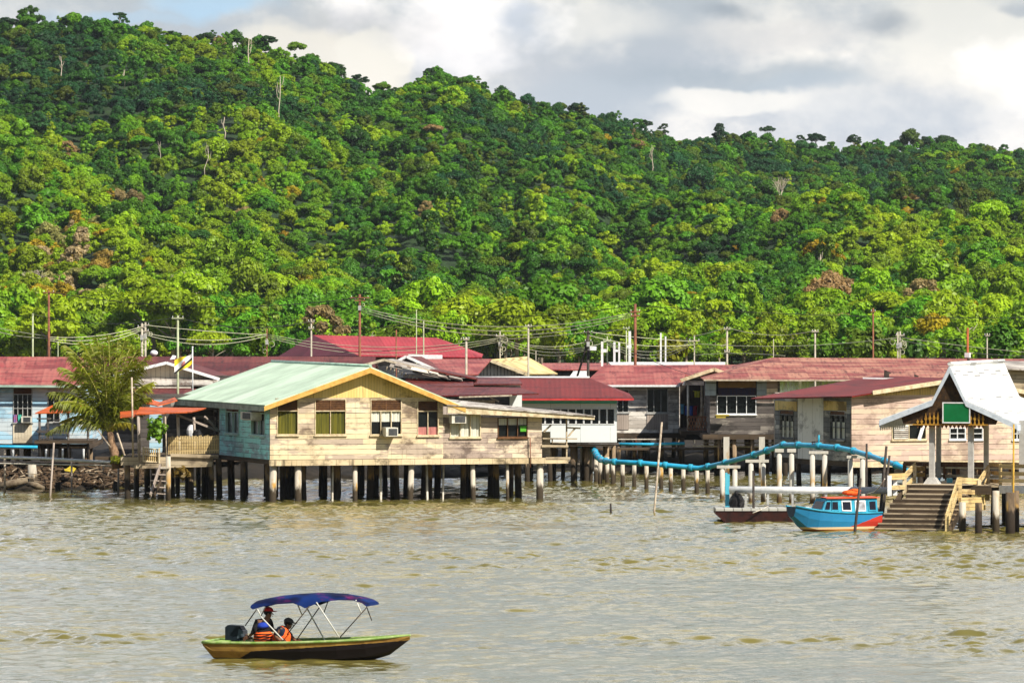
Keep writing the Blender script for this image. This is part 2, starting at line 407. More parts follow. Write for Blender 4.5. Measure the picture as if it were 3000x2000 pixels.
M_whiter = roofing('white roofing', (0.60, 0.61, 0.61), (0.66, 0.66, 0.65), (0.30, 0.30, 0.30), 0.30, pitch=0.30, sheet=1.0)
M_scrap = roofing('rusty scrap roofing', (0.20, 0.17, 0.15), (0.36, 0.32, 0.28), (0.10, 0.05, 0.03), 0.6, fade=(0.62, 0.58, 0.52), fade_amt=0.6)
M_fascia = plain('cream fascia', (0.66, 0.56, 0.38), (0.42, 0.33, 0.20), 0.8, 5)
M_fasciao = plain('ochre fascia', (0.62, 0.38, 0.10), (0.48, 0.26, 0.06), 0.8, 5)
M_trimw = plain('white trim', (0.78, 0.79, 0.80), (0.62, 0.63, 0.64), 0.6, 6)
M_barge = plain('pale blue grey bargeboard', (0.60, 0.66, 0.74), (0.46, 0.52, 0.60), 0.6, 5)
M_brownf = plain('brown louvre wood', (0.16, 0.075, 0.030), (0.09, 0.04, 0.018), 0.75, 6)
M_glass = glassy('dark window glass', (0.006, 0.008, 0.008), 0.25)
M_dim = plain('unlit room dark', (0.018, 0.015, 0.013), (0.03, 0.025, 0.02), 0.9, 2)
M_curtg = plain('olive curtain', (0.13, 0.12, 0.015), (0.035, 0.04, 0.008), 0.95, 1.0, stretch=(9, 9, 0.4))
M_curtw = plain('white curtain', (0.66, 0.66, 0.58), (0.46, 0.46, 0.38), 0.95, 1.0, stretch=(9, 9, 0.4))
M_curtp = plain('pink curtain', (0.50, 0.20, 0.18), (0.32, 0.12, 0.11), 0.95, 1.0, stretch=(8, 8, 0.6))
M_acw = plain('off white casing', (0.68, 0.66, 0.58), (0.50, 0.47, 0.40), 0.6, 6)
M_acg = plain('grey grille', (0.06, 0.065, 0.07), (0.10, 0.10, 0.10), 0.6, 9)
M_pile = post_mat('tide marked concrete pile', (0.40, 0.36, 0.30), (0.52, 0.47, 0.39), (0.045, 0.033, 0.020))
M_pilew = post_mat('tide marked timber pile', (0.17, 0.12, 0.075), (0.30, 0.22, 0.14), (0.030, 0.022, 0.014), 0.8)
M_piledk = post_mat('shade toned wet pile', (0.09, 0.062, 0.038), (0.17, 0.12, 0.075), (0.026, 0.018, 0.012), 0.8)  # darker pile copy; its tone stands in for shade under the floors
M_conc = post_mat('pale concrete post', (0.4480, 0.4266, 0.3800), (0.5280, 0.5056, 0.4560), (0.1280, 0.0790, 0.0380), 0.30)
M_pipe = plain('bright blue pipe', (0.02, 0.34, 0.60), (0.05, 0.42, 0.66), 0.4, 4)
M_collar = plain('teal pipe collar', (0.03, 0.34, 0.48), (0.02, 0.20, 0.34), 0.5, 6)
M_rust = plain('rusty brown pole', (0.26, 0.10, 0.055), (0.15, 0.06, 0.04), 0.8, 4)
M_polew = plain('pale pole', (0.4464, 0.4060, 0.3300), (0.3312, 0.2940, 0.2244), 0.7, 4)
M_poleg = plain('lichen green pole', (0.42, 0.46, 0.30), (0.30, 0.32, 0.20), 0.8, 4)
M_polek = plain('dark pole', (0.035, 0.028, 0.025), (0.07, 0.055, 0.045), 0.7, 5)
M_wire = plain('weathered pale cable', (0.66, 0.66, 0.46), (0.5, 0.5, 0.34), 0.5, 5)
M_wirek = plain('black cable', (0.012, 0.012, 0.012), None, 0.5, 5)
M_stick = plain('bleached stick', (0.52, 0.44, 0.34), (0.26, 0.20, 0.15), 0.85, 5)
M_grey1 = plain('mid grey paint', (0.42, 0.42, 0.41), (0.30, 0.30, 0.29), 0.6, 5)
M_ltpipe = plain('off white pipe', (0.70, 0.66, 0.58), (0.50, 0.45, 0.38), 0.5, 5)
# ================================================================== SETTING: water, mud, hill
def np_mesh(name, V, Q, smooth=True):
    me = bpy.data.meshes.new(name)
    V = np.asarray(V, np.float32); Q = np.asarray(Q, np.int32); k = Q.shape[1]
    me.vertices.add(len(V)); me.vertices.foreach_set('co', V.ravel())
    me.loops.add(Q.size); me.loops.foreach_set('vertex_index', Q.ravel())
    me.polygons.add(len(Q)); me.polygons.foreach_set('loop_start', np.arange(0, Q.size, k, dtype=np.int32))
    me.polygons.foreach_set('use_smooth', np.full(len(Q), smooth))
    me.update(calc_edges=True)
    return me
def grid_quads(nr, nc):
    i = np.arange(nr - 1)[:, None] * nc + np.arange(nc - 1)[None, :]
    return np.stack([i, i + 1, i + nc + 1, i + nc], -1).reshape(-1, 4)
def vnoise(x, y, seed=0):
    """smooth value noise on arrays, -1..1"""
    xi = np.floor(x).astype(np.int64); yi = np.floor(y).astype(np.int64)
    fx = x - xi; fy = y - yi; fx = fx * fx * (3 - 2 * fx); fy = fy * fy * (3 - 2 * fy)
    def h(a, b):
        n = (a * 374761393 + b * 668265263 + seed * 974711) & 0x7fffffff
        n = ((n ^ (n >> 13)) * 1274126177) & 0x7fffffff
        return ((n ^ (n >> 16)) & 0xffff) / 32767.5 - 1
    return (h(xi, yi) * (1 - fx) + h(xi + 1, yi) * fx) * (1 - fy) + (h(xi, yi + 1) * (1 - fx) + h(xi + 1, yi + 1) * fx) * fy

def make_water():
    ys = [128.0]
    while ys[-1] < 300: ys.append(ys[-1] + (0.085 if ys[-1] < 205 else 0.13 if ys[-1] < 250 else 0.3))
    ys = np.array([-400, -200, -80, 0, 60, 90, 110, 120, 125] + ys + [303, 310, 320, 340, 370, 420, 500, 700])
    xd = np.arange(-24, 24.01, 0.085)
    xs = np.concatenate([[-900, -500, -250, -120, -70, -45, -34, -28, -25.5], xd, [25.5, 28, 34, 45, 70, 120, 250, 500, 900]])
    Xg, Yg = np.meshgrid(xs, ys)
    Zg = np.zeros_like(Xg)
    gust = 0.78 + 0.34 * vnoise(Xg / 17, Yg / 9.0, 3) + 0.22 * vnoise(Xg / 6, Yg / 3.2, 5)
    lane = vnoise(Xg / 60, Yg / 12.0, 8)                     # long slick lanes along the river
    gust *= np.clip(1.0 - 0.75 * np.clip((lane - 0.05) * 2.2, 0, 1), 0.50, 1.2)
    gust *= np.clip(1.0 + 0.40 * vnoise(Xg / 1.3, Yg / 3.0, 31) + 0.30 * vnoise(Xg / 3.5, Yg / 6.5, 33), 0.25, 1.6)
    r = np.random.default_rng(4)
    for L, steep, n in ((2.4, 0.026, 14), (1.3, 0.074, 20), (0.75, 0.108, 20), (0.44, 0.085, 14)):
        for _ in range(n):
            l = L * r.uniform(0.75, 1.35); th = r.normal(0.30, 0.85) + PI / 2
            k = 2 * PI / l; a = steep * l / 6.28 / math.sqrt(n) * 1.9
            ph = k * (Xg * math.cos(th) + Yg * math.sin(th)) + r.uniform(0, 6.28)
            s = np.sin(ph)
            Zg += a * (s + 0.28 * np.cos(2 * ph)) * (gust if L < 2 else 0.5 + 0.5 * gust)
    edge = (np.clip((24.0 - np.abs(Xg)) / 1.5, 0, 1) * np.clip((Yg - 128) / 4, 0, 1) * np.clip((303 - Yg) / 6, 0, 1))
    Zg *= edge
    V = np.stack([Xg, Yg, Zg], -1).reshape(-1, 3)
    me = np_mesh('river_water', V, grid_quads(len(ys), len(xs)))
    o = bpy.data.objects.new('river_water', me); COL.objects.link(o)
    m, t, b = newmat('silty river water')
    geo = t.node('ShaderNodeNewGeometry').outputs['Position']
    n1 = t.noise(t.scale(geo, (0.05, 0.16, 1)), 1.0, 4, 0.6)
    t.put(b.inputs['Base Color'], t.mix(t.ramp(n1, 0.35, 0.65), (0.175, 0.148, 0.036), (0.120, 0.108, 0.032)))
    b.inputs['Roughness'].default_value = 0.05; b.inputs['IOR'].default_value = 1.333
    n2 = t.noise(t.scale(geo, (4.5, 7.5, 4.5)), 1.0, 3, 0.6)
    bump(t, b, n2, 0.16, 0.05)
    me.materials.append(m)
    return tag(o, 'rippled silty brown river water with silver glints', kind='structure')
make_water()

# ------------------------------------------------------------------ the hill behind the village
SKY_PX = np.array([-1600, -700, 0, 150, 340, 510, 700, 880, 1000, 1070, 1150, 1250, 1370, 1500, 1640, 1780, 1920, 1990, 2100, 2300, 2500, 2680, 2830, 3000, 3700, 4600])
SKY_PY = np.array([190, 110, 82, 66, 66, 108, 122, 170, 222, 262, 268, 232, 234, 300, 320, 352, 398, 424, 404, 418, 432, 424, 432, 446, 470, 520])
YF = 590.0
def ridge_y(px): return np.interp(px, [-600, 900, 1700, 2300, 3600], [1010, 1000, 1060, 1240, 1330])
def hill_h(Xa, Ya):
    """height of the ground at world X, Y"""
    px = 1500 + Xa / Ya * F
    sk = np.interp(px, SKY_PX, SKY_PY) + 30
    yr = ridge_y(px)
    t = (Ya - YF) / (yr - YF)
    b = np.clip((px - 1750) / 650, 0, 1); b = b * b * (3 - 2 * b)
    T = np.array([0, .15, .30, .45, .60, .80, 1.0])
    left = np.array([0.0, .10, .235, .385, .545, .775, 1.0])
    right = np.array([0.0, .20, .46, .615, .60, .74, 1.0])
    g = np.interp(t, T, left) * (1 - b) + np.interp(t, T, right) * b
    ysc = 1082 + (sk - 1082) * g
    z = H + (HY - ysc) / F * Ya
    env = np.clip(t * 2.2, 0, 1) * np.clip((1.0 - t) * 2.0, 0, 1)
    sp = np.sin(2 * PI * (Xa / 52 + Ya / 190 + 0.25 * vnoise(Xa / 70, Ya / 120, 2)) + 0.6) * 4.2 + np.sin(2 * PI * (Xa / 23 - Ya / 150 + 0.3 * vnoise(Xa / 30, Ya / 60, 9))) * 1.7
    z = z + env * sp + env * 0.5 * vnoise(Xa / 7, Ya / 7, 6)
    zr = H + (HY - sk) / F * yr
    back = zr - (Ya - yr) * 0.28
    z = np.where(t > 1, back, z)
    z = np.where(t < 0, np.interp(Ya, [250, 330, 400, 560, YF], [-1.6, -1.2, -0.3, -0.05, 0.0]), z)
    return z
def make_hill():
    us = np.concatenate([[-260, -200], np.arange(-150, 150.1, 2.0), [200, 260]])
    ys = np.concatenate([[300, 360, 420, 500, 560], np.arange(590, 1400, 3.0), [1450, 1600, 2000]])
    Xg, Yg = np.meshgrid(us, ys)
    Zg = hill_h(Xg, Yg)
    V = np.stack([Xg, Yg, np.maximum(Zg, -2)], -1).reshape(-1, 3)
    me = np_mesh('hill', V, grid_quads(len(ys), len(us)))
    o = bpy.data.objects.new('hill', me); COL.objects.link(o)
    m, t, b = newmat('forest floor')
    geo = t.node('ShaderNodeNewGeometry').outputs['Position']
    n = t.noise(t.scale(geo, (0.5, 0.5, 0.5)), 1.0, 6, 0.7)
    t.put(b.inputs['Base Color'], t.mix(t.ramp(n, 0.4, 0.62), (0.008, 0.026, 0.004), (0.016, 0.050, 0.006)))
    b.inputs['Roughness'].default_value = 1.0
    me.materials.append(m)
    tag(o, 'steep hill of dark forest floor behind the village', kind='structure')
make_hill()

# ------------------------------------------------------------------ foliage
def leafmat(name, base=(0.06, 0.13, 0.02), use_tint=True, transl=0.3, var=0.35):
    m = bpy.data.materials.new(name); m.use_nodes = True; m.node_tree.nodes.clear()
    t = NT(m.node_tree); o = t.node('ShaderNodeOutputMaterial')
    if use_tint:
        a = t.node('ShaderNodeAttribute', attribute_type='INSTANCER', attribute_name='tint'); col = a.outputs['Color']
    else: col = None
    tcn = t.node('ShaderNodeTexCoord').outputs['Object']
    rnd = t.node('ShaderNodeObjectInfo').outputs['Random']
    v = t.scale(tcn, (1, 1, 1), t.comb(t.math('MULTIPLY', rnd, 90), 0, 0))
    n1 = t.noise(v, 1.1, 3, 0.6); n2 = t.noise(v, 6.0, 2, 0.6)
    k = t.math('ADD', t.ramp(n1, 0.3, 0.7, 1 - var, 1 + var), t.ramp(n2, 0.3, 0.7, -0.22, 0.22))
    kk = t.comb(k, k, t.math('MULTIPLY', k, 0.9))
    c = t.mix(1.0, col if col is not None else base, kk, 'MULTIPLY')
    d_ = t.node('ShaderNodeBsdfDiffuse'); t.put(d_.inputs[0], c)
    tr = t.node('ShaderNodeBsdfTranslucent'); t.put(tr.inputs[0], t.mix(1.0, c, (1.25, 1.15, 0.5), 'MULTIPLY'))
    gl = t.node('ShaderNodeBsdfGlossy'); gl.inputs['Roughness'].default_value = 0.45; t.put(gl.inputs[0], (0.7, 0.7, 0.7))
    m1 = t.node('ShaderNodeMixShader'); m1.inputs[0].default_value = transl
    t.l.new(d_.outputs[0], m1.inputs[1]); t.l.new(tr.outputs[0], m1.inputs[2])
    m2 = t.node('ShaderNodeMixShader'); m2.inputs[0].default_value = 0.018
    t.l.new(m1.outputs[0], m2.inputs[1]); t.l.new(gl.outputs[0], m2.inputs[2])
    t.l.new(m2.outputs[0], o.inputs[0])
    return m
M_leaf = leafmat('tinted leaves')
M_bark = plain('pale bark', (0.36, 0.31, 0.25), (0.20, 0.17, 0.13), 0.9, 5)
M_dead = plain('bleached dead wood', (0.62, 0.54, 0.44), (0.44, 0.36, 0.28), 0.9, 5)

def leaf_quads(C, Nn, size, r, aspect=1.5, jit=0.7):
    """one leaf spray (a quad) per centre, facing roughly along its normal"""
    n = len(C); Nn = Nn + r.normal(0, jit, (n, 3)) * 0.6; Nn /= np.linalg.norm(Nn, axis=1)[:, None] + 1e-9
    A = r.normal(0, 1, (n, 3)); A -= Nn * (A * Nn).sum(1)[:, None]; A /= np.linalg.norm(A, axis=1)[:, None] + 1e-9
    B = np.cross(Nn, A); s = size * r.uniform(0.6, 1.35, n)[:, None]
    A = A * s * aspect / 2; B = B * s / 2
    V = np.stack([C - A, C - B * 0.9 + A * 0.1, C + A, C + B * 0.9 - A * 0.1], 1).reshape(-1, 3)
    return V, np.arange(4 * n).reshape(n, 4)
def crown_mesh(name, seed, rad, hgt, z0, clumps, leaves, size, shape='dome', crad=(0.26, 0.42)):
    """clumps of leaf sprays spread through an uneven crown, with gaps between the clumps"""
    r = np.random.default_rng(seed); Cs = []; Ns = []
    lob = r.uniform(0, 6.28, 3)
    for i in range(clumps):
        th = r.uniform(0, 2 * PI)
        if shape == 'dome': u = r.uniform(-0.25, 1.0)
        elif shape == 'flat': u = r.uniform(0.35, 1.0)
        else: u = r.uniform(-0.9, 1.0)
        k = r.uniform(0.62, 1.0) * (1 + 0.22 * math.sin(2 * th + lob[0]) + 0.14 * math.sin(3 * th + lob[1]))
        w = math.sqrt(max(0, 1 - u * u)) * k
        c = np.array([rad * w * math.cos(th), rad * w * math.sin(th), z0 + hgt * (0.5 + 0.5 * u * r.uniform(0.8, 1.05))])
        rc = rad * r.uniform(*crad)
        m = int(leaves * r.uniform(0.6, 1.4))
        dv = r.normal(0, 1, (m, 3)); dv[:, 2] = dv[:, 2] * 0.8 + 0.35; dv /= np.linalg.norm(dv, axis=1)[:, None]
        rr = r.uniform(0.55, 1.05, m)[:, None]
        Cs.append(c + dv * rr * rc * np.array([1, 1, 0.72])); Ns.append(dv + np.array([0, 0, 0.45]))
    C = np.concatenate(Cs); N = np.concatenate(Ns)
    V, Q = leaf_quads(C, N, size, r)
    me = np_mesh(name, V, Q, False); me.materials.append(M_leaf)
    return me
def trunk_mesh(name, seed, h, r0, rad, limbs=5):
    r = random.Random(seed); mb = MB()
    mb.path([(0, 0, -0.6), (r.uniform(-.05, .05), 0, h * 0.5), (r.uniform(-.15, .15), r.uniform(-.1, .1), h)], [r0 * 1.3, r0, r0 * 0.6], 6)
    for i in range(limbs):
        th = 2 * PI * i / limbs + r.uniform(-.4, .4); z = h * r.uniform(0.55, 0.95)
        mb.path([(0, 0, z), (math.cos(th) * rad * .35, math.sin(th) * rad * .35, z + rad * .25), (math.cos(th) * rad * .7, math.sin(th) * rad * .7, z + rad * r.uniform(.35, .7))], [r0 * .55, r0 * .35, r0 * .15], 5)
    me = mb.mesh(name, Vector((0, 0, 0))); me.materials.append(M_bark)
    return me
def palm_mesh(name, seed, fronds, L, z0):
    r = np.random.default_rng(seed); Vs = []; Qs = []; b = 0
    for i in range(fronds):
        th = 2 * PI * i / fronds + r.uniform(-.3, .3); el = r.uniform(0.2, 1.25)
        dh = np.array([math.cos(th), math.sin(th), 0]); n = 9
        prev = None; pts = []
        for k in range(n + 1):
            s = k / n; e = el - 1.5 * s * s
            p = np.array([0, 0, z0]) if prev is None else prev + (dh * math.cos(e) + np.array([0, 0, math.sin(e)])) * L / n
            pts.append(p); prev = p
        side = np.array([-dh[1], dh[0], 0])
        for k in range(1, n + 1):
            s = k / n; w = L * 0.22 * math.sin(PI * min(1, 0.15 + 0.85 * s)) + 0.05
            for sg in (-1, 1):
                t = side * sg * w + np.array([0, 0, -w * 0.45]) + (pts[k] - pts[k - 1]) * 0.9
                a = pts[k - 1]; c = pts[k]
                Vs += [a, a + (c - a) * 0.75, a + (c - a) * 0.75 + t, a + t * 1.0]; Qs.append((b, b + 1, b + 2, b + 3)); b += 4
    me = np_mesh(name, np.array(Vs), np.array(Qs), False); me.materials.append(M_leaf)
    return me
CROWNS = [
    crown_mesh('crown', 1, 1.45, 3.0, 0.5, 34, 161, 0.175),
    crown_mesh('crown', 2, 1.65, 2.7, 0.6, 38, 153, 0.182),
    crown_mesh('crown', 3, 1.20, 3.4, 0.5, 32, 161, 0.160, 'ball'),
    crown_mesh('crown', 4, 1.85, 1.7, 1.9, 36, 144, 0.167, 'flat', (0.18, 0.30)),
    crown_mesh('crown', 5, 1.40, 3.1, 0.6, 22, 221, 0.175, 'dome', (0.30, 0.50)),
    crown_mesh('crown', 6, 1.05, 3.3, 0.7, 22, 144, 0.152, 'ball', (0.22, 0.40)),
    crown_mesh('crown', 7, 1.50, 2.7, 0.7, 46, 108, 0.152, 'dome', (0.16, 0.30)),
    palm_mesh('crown', 8, 11, 1.9, 2.2),
]
TRUNKS = [trunk_mesh('trunk', 10 + i, h, 0.10, rd) for i, (h, rd) in enumerate(((2.2, 1.3), (2.2, 1.4), (2.4, 1.0), (2.9, 1.5), (2.3, 1.2), (2.4, 1.0), (2.2, 1.3), (2.2, 0.3)))]
# leaf colours: bright, mid, dark, olive, yellow, tan
TINTS = {
    'bright yellow green': (0.244, 0.376, 0.012), 'fresh green': (0.110, 0.285, 0.014), 'mid green': (0.064, 0.188, 0.016),
    'dark green': (0.028, 0.097, 0.016), 'bluish green': (0.023, 0.091, 0.036), 'olive': (0.168, 0.199, 0.014),
    'golden': (0.348, 0.262, 0.010), 'tan': (0.302, 0.217, 0.100)}
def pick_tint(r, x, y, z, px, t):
    """leaf colour of a tree: sunlit and shaded zones painted into patches of kinds of tree"""
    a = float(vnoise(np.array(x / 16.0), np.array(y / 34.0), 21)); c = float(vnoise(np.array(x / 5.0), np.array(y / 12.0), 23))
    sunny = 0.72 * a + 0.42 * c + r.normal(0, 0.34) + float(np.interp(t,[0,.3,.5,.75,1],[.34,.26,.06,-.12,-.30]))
    sunny += .25*float(np.interp(px,[200,900],[1,0]))*float(np.interp(t,[.55,.85],[1,0]))  # sunlit and shaded parts of the hill painted through the leaf tint
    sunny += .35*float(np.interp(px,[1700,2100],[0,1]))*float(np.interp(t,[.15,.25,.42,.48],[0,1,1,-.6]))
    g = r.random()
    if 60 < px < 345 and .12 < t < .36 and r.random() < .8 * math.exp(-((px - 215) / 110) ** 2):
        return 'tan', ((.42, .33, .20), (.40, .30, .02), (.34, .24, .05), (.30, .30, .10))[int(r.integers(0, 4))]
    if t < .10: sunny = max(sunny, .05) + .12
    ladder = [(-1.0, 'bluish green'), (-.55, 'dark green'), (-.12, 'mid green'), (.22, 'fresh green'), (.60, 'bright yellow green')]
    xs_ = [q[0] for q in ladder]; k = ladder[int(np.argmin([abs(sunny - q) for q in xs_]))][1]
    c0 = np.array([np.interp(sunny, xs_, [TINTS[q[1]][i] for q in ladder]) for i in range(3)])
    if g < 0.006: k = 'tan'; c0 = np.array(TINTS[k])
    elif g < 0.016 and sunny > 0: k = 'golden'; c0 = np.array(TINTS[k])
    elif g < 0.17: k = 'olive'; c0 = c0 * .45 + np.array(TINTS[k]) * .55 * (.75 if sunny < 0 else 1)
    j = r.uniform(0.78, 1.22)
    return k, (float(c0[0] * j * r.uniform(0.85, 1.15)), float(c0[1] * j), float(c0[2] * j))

# ---- place every tree in world rows, then keep the ones nearest the water as single trees
def plan_trees():
    r = np.random.default_rng(77); rows = []
    y = 556.0
    while y < 1360:
        hw = 0.075 * y * 1.75 + 8
        step = 2.1 - 0.32 * (y > 640)
        for x in np.arange(-hw, hw, step):
            xx = x + r.uniform(-1.0, 1.0); yy = y + r.uniform(-3.2, 3.2)
            px = 1500 + xx / yy * F
            if yy > float(ridge_y(px)) + 22: continue
            if yy > float(ridge_y(px)) - 6 and r.random() < .2: continue
            rows.append((xx, yy))
        y += 5.0 if y < 650 else 4.6 if y < 780 else 4.1
    A = np.array(rows); Zt = hill_h(A[:, 0], A[:, 1])
    return A, Zt
A_T, Z_T = plan_trees()
order = np.argsort(A_T[:, 1])
N_SINGLE = 236
rt = np.random.default_rng(5)
# what stands in front of the tree belt, from one end of the village to the other (photo columns only choose words)
BELT = [(-900, 'behind the sky blue house'), (330, 'behind the white boarded gable'), (640, 'behind the maroon roof by the coral one'),
        (850, 'behind the coral red hip roof'), (1300, 'behind the tan gable roof'), (1660, 'behind the white columns'),
        (2080, 'behind the low pink roofs'), (2300, 'behind the patched red roof'), (2680, 'behind the white shelter roof')]
KIND = ['domed bushy', 'broad bushy', 'tall oval', 'flat topped', 'clumpy rounded', 'narrow', 'fine leaved rounded', 'palm like']
singles = []; forest = []
for n, i in enumerate(order):
    x, y = A_T[i]; z = float(Z_T[i]); px = 1500 + x / y * F
    t = (y - YF) / (float(ridge_y(px)) - YF)
    kind = int(rt.choice(8, p=[.19, .19, .12, .10, .14, .10, .12, .04]))
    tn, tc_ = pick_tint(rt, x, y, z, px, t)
    s = (rt.uniform(0.66, 1.18) * float(np.interp(t, [.15, .35, 1], [.92, .76, .70])) if t > .15 else rt.uniform(.78, 1.2)) * (1.35 if rt.random() < .08 else 1.0) * (1.12 if t < 0.06 else 1.0) * (1.0 + 0.16 * (rt.random() < 0.12))
    rot = rt.uniform(0, 6.28)
    sz = s * rt.uniform(0.85, 1.25)
    if -120 < px < 3120 and len(singles) < N_SINGLE and y < 640: singles.append((x, y, z, kind, tn, tc_, s, sz, rot, px))
    else: forest.append((x, y, z, kind, tc_, s, sz, rot))
seen_lab = {}
for (x, y, z, kind, tn, tc_, s, sz, rot, px) in singles:
    where = [w for p, w in BELT if px >= p][-1]
    row = 'front row' if y < 566 else 'second row' if y < 580 else 'back row'
    size = 'big' if s > 1.15 else 'small' if s < 0.92 else 'medium'
    lab = f'{size} {tn} {KIND[kind]} tree {where}'
    rootm = thing('tree', lab, 'tree', (x, y, z), f'trees {where}')
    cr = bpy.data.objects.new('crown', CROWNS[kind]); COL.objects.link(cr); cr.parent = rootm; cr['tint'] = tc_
    tr = bpy.data.objects.new('trunk', TRUNKS[kind]); COL.objects.link(tr); tr.parent = rootm
    rootm.scale = (s, s, sz); rootm.rotation_euler = (0, 0, rot)

# ---- the far wood on the hillside: one mass, instanced
def make_forest():
    src = bpy.data.collections.new('forest_trees')
    for k, me in enumerate(CROWNS):
        o = bpy.data.objects.new(f'forest_crown_{k}', me); src.objects.link(o)
    n = len(forest)
    me = bpy.data.meshes.new('forest')
    me.vertices.add(n); me.vertices.foreach_set('co', np.array([f[:3] for f in forest], np.float32).ravel())
    def attr(nm, typ, dat, fld):
        a = me.attributes.new(nm, typ, 'POINT'); a.data.foreach_set(fld, np.asarray(dat).ravel())
    attr('kind_id', 'INT', np.array([f[3] for f in forest], np.int32), 'value')
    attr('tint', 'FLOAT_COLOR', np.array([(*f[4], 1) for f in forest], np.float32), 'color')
    attr('size', 'FLOAT_VECTOR', np.array([(f[5], f[5], f[6]) for f in forest], np.float32), 'vector')
    attr('turn', 'FLOAT_VECTOR', np.array([(0, 0, f[7]) for f in forest], np.float32), 'vector')
    o = bpy.data.objects.new('forest', me); COL.objects.link(o)
    ng = bpy.data.node_groups.new('forest', 'GeometryNodeTree')
    ng.interface.new_socket('Geometry', in_out='INPUT', socket_type='NodeSocketGeometry')
    ng.interface.new_socket('Geometry', in_out='OUTPUT', socket_type='NodeSocketGeometry')
    nd = ng.nodes; gi = nd.new('NodeGroupInput'); go = nd.new('NodeGroupOutput')
    ip = nd.new('GeometryNodeInstanceOnPoints'); ci = nd.new('GeometryNodeCollectionInfo')
    ci.inputs['Collection'].default_value = src; ci.inputs['Separate Children'].default_value = True; ci.inputs['Reset Children'].default_value = True
    def named(nm, typ):
        q = nd.new('GeometryNodeInputNamedAttribute'); q.data_type = typ; q.inputs['Name'].default_value = nm
        return next(s_ for s_ in q.outputs if s_.enabled and s_.name == 'Attribute')
    e2r = nd.new('FunctionNodeEulerToRotation')
    L = ng.links
    L.new(gi.outputs[0], ip.inputs['Points']); L.new(ci.outputs[0], ip.inputs['Instance'])
    ip.inputs['Pick Instance'].default_value = True
    L.new(named('kind_id', 'INT'), ip.inputs['Instance Index'])
    L.new(named('turn', 'FLOAT_VECTOR'), e2r.inputs[0]); L.new(e2r.outputs[0], ip.inputs['Rotation'])
    L.new(named('size', 'FLOAT_VECTOR'), ip.inputs['Scale'])
    L.new(ip.outputs[0], go.inputs[0])
    md = o.modifiers.new('forest', 'NODES'); md.node_group = ng
    tag(o, 'dense rainforest covering the hillside as one mass', kind='stuff')
    print('FOREST', n, 'SINGLES', len(singles))
make_forest()
# ================================================================== mud bank under the village
def make_bank():
    pxs = np.linspace(-700, 3700, 120); rows = []
    front = np.interp(pxs, [-700, 0, 260, 330, 520, 640, 1300, 1500, 1640, 2300, 2600, 3700], [262, 263, 264, 267, 272, 276, 279, 283, 288, 287, 284, 284])
    for k, (dy, z) in enumerate(((0, -0.5), (0.8, 0.05), (2.0, 0.22), (4.5, 0.38), (10, 0.45), (25, 0.5), (60, 0.5), (120, 0.45))):
        row = []
        for i, p in enumerate(pxs):
            Y = front[i] + dy + 0.5 * math.sin(i * 1.7) + 0.4 * math.sin(i * 0.61 + k)
            row.append((X(p, Y), Y, z + (0.10 * math.sin(i * 2.3 + k * 1.9) + 0.06 * math.sin(i * 5.1 + k)) * (k > 0)))
        rows.append(row)
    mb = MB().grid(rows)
    o = mb.build('mud_bank', plain('wet mud', (0.011, 0.009, 0.006), (0.028, 0.021, 0.014), 0.9, 1.5, b_amt=0.8))  # mud colour darkened to stand in for shade under the houses
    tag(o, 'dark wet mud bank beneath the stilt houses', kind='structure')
make_bank()

# ================================================================== house builders
def wall(mb, fr, u0, u1, w0, w1, openings=(), v0=0.0, t=0.10):
    us = sorted({u0, u1, *[min(max(o[i], u0), u1) for o in openings for i in (0, 1)]})
    ws = sorted({w0, w1, *[min(max(o[i], w0), w1) for o in openings for i in (2, 3)]})
    for a, b in zip(ws, ws[1:]):
        run = None
        for c, d in zip(us, us[1:]):
            mu, mw = (c + d) / 2, (a + b) / 2
            hole = any(o[0] < mu < o[1] and o[2] < mw < o[3] for o in openings)
            if hole:
                if run is not None: mb.obox(fr, run, c, v0, v0 + t, a, b); run = None
            elif run is None: run = c
        if run is not None: mb.obox(fr, run, us[-1], v0, v0 + t, a, b)
    return mb
def rect(fr, x0, y0, x1, y1, v=0.0):
    """photo rectangle on a wall -> (u0, u1, w0, w1)"""
    a = fr.px(x0, y1, v); b = fr.px(x1, y0, v)
    return (a[0], b[0], a[1], b[1])
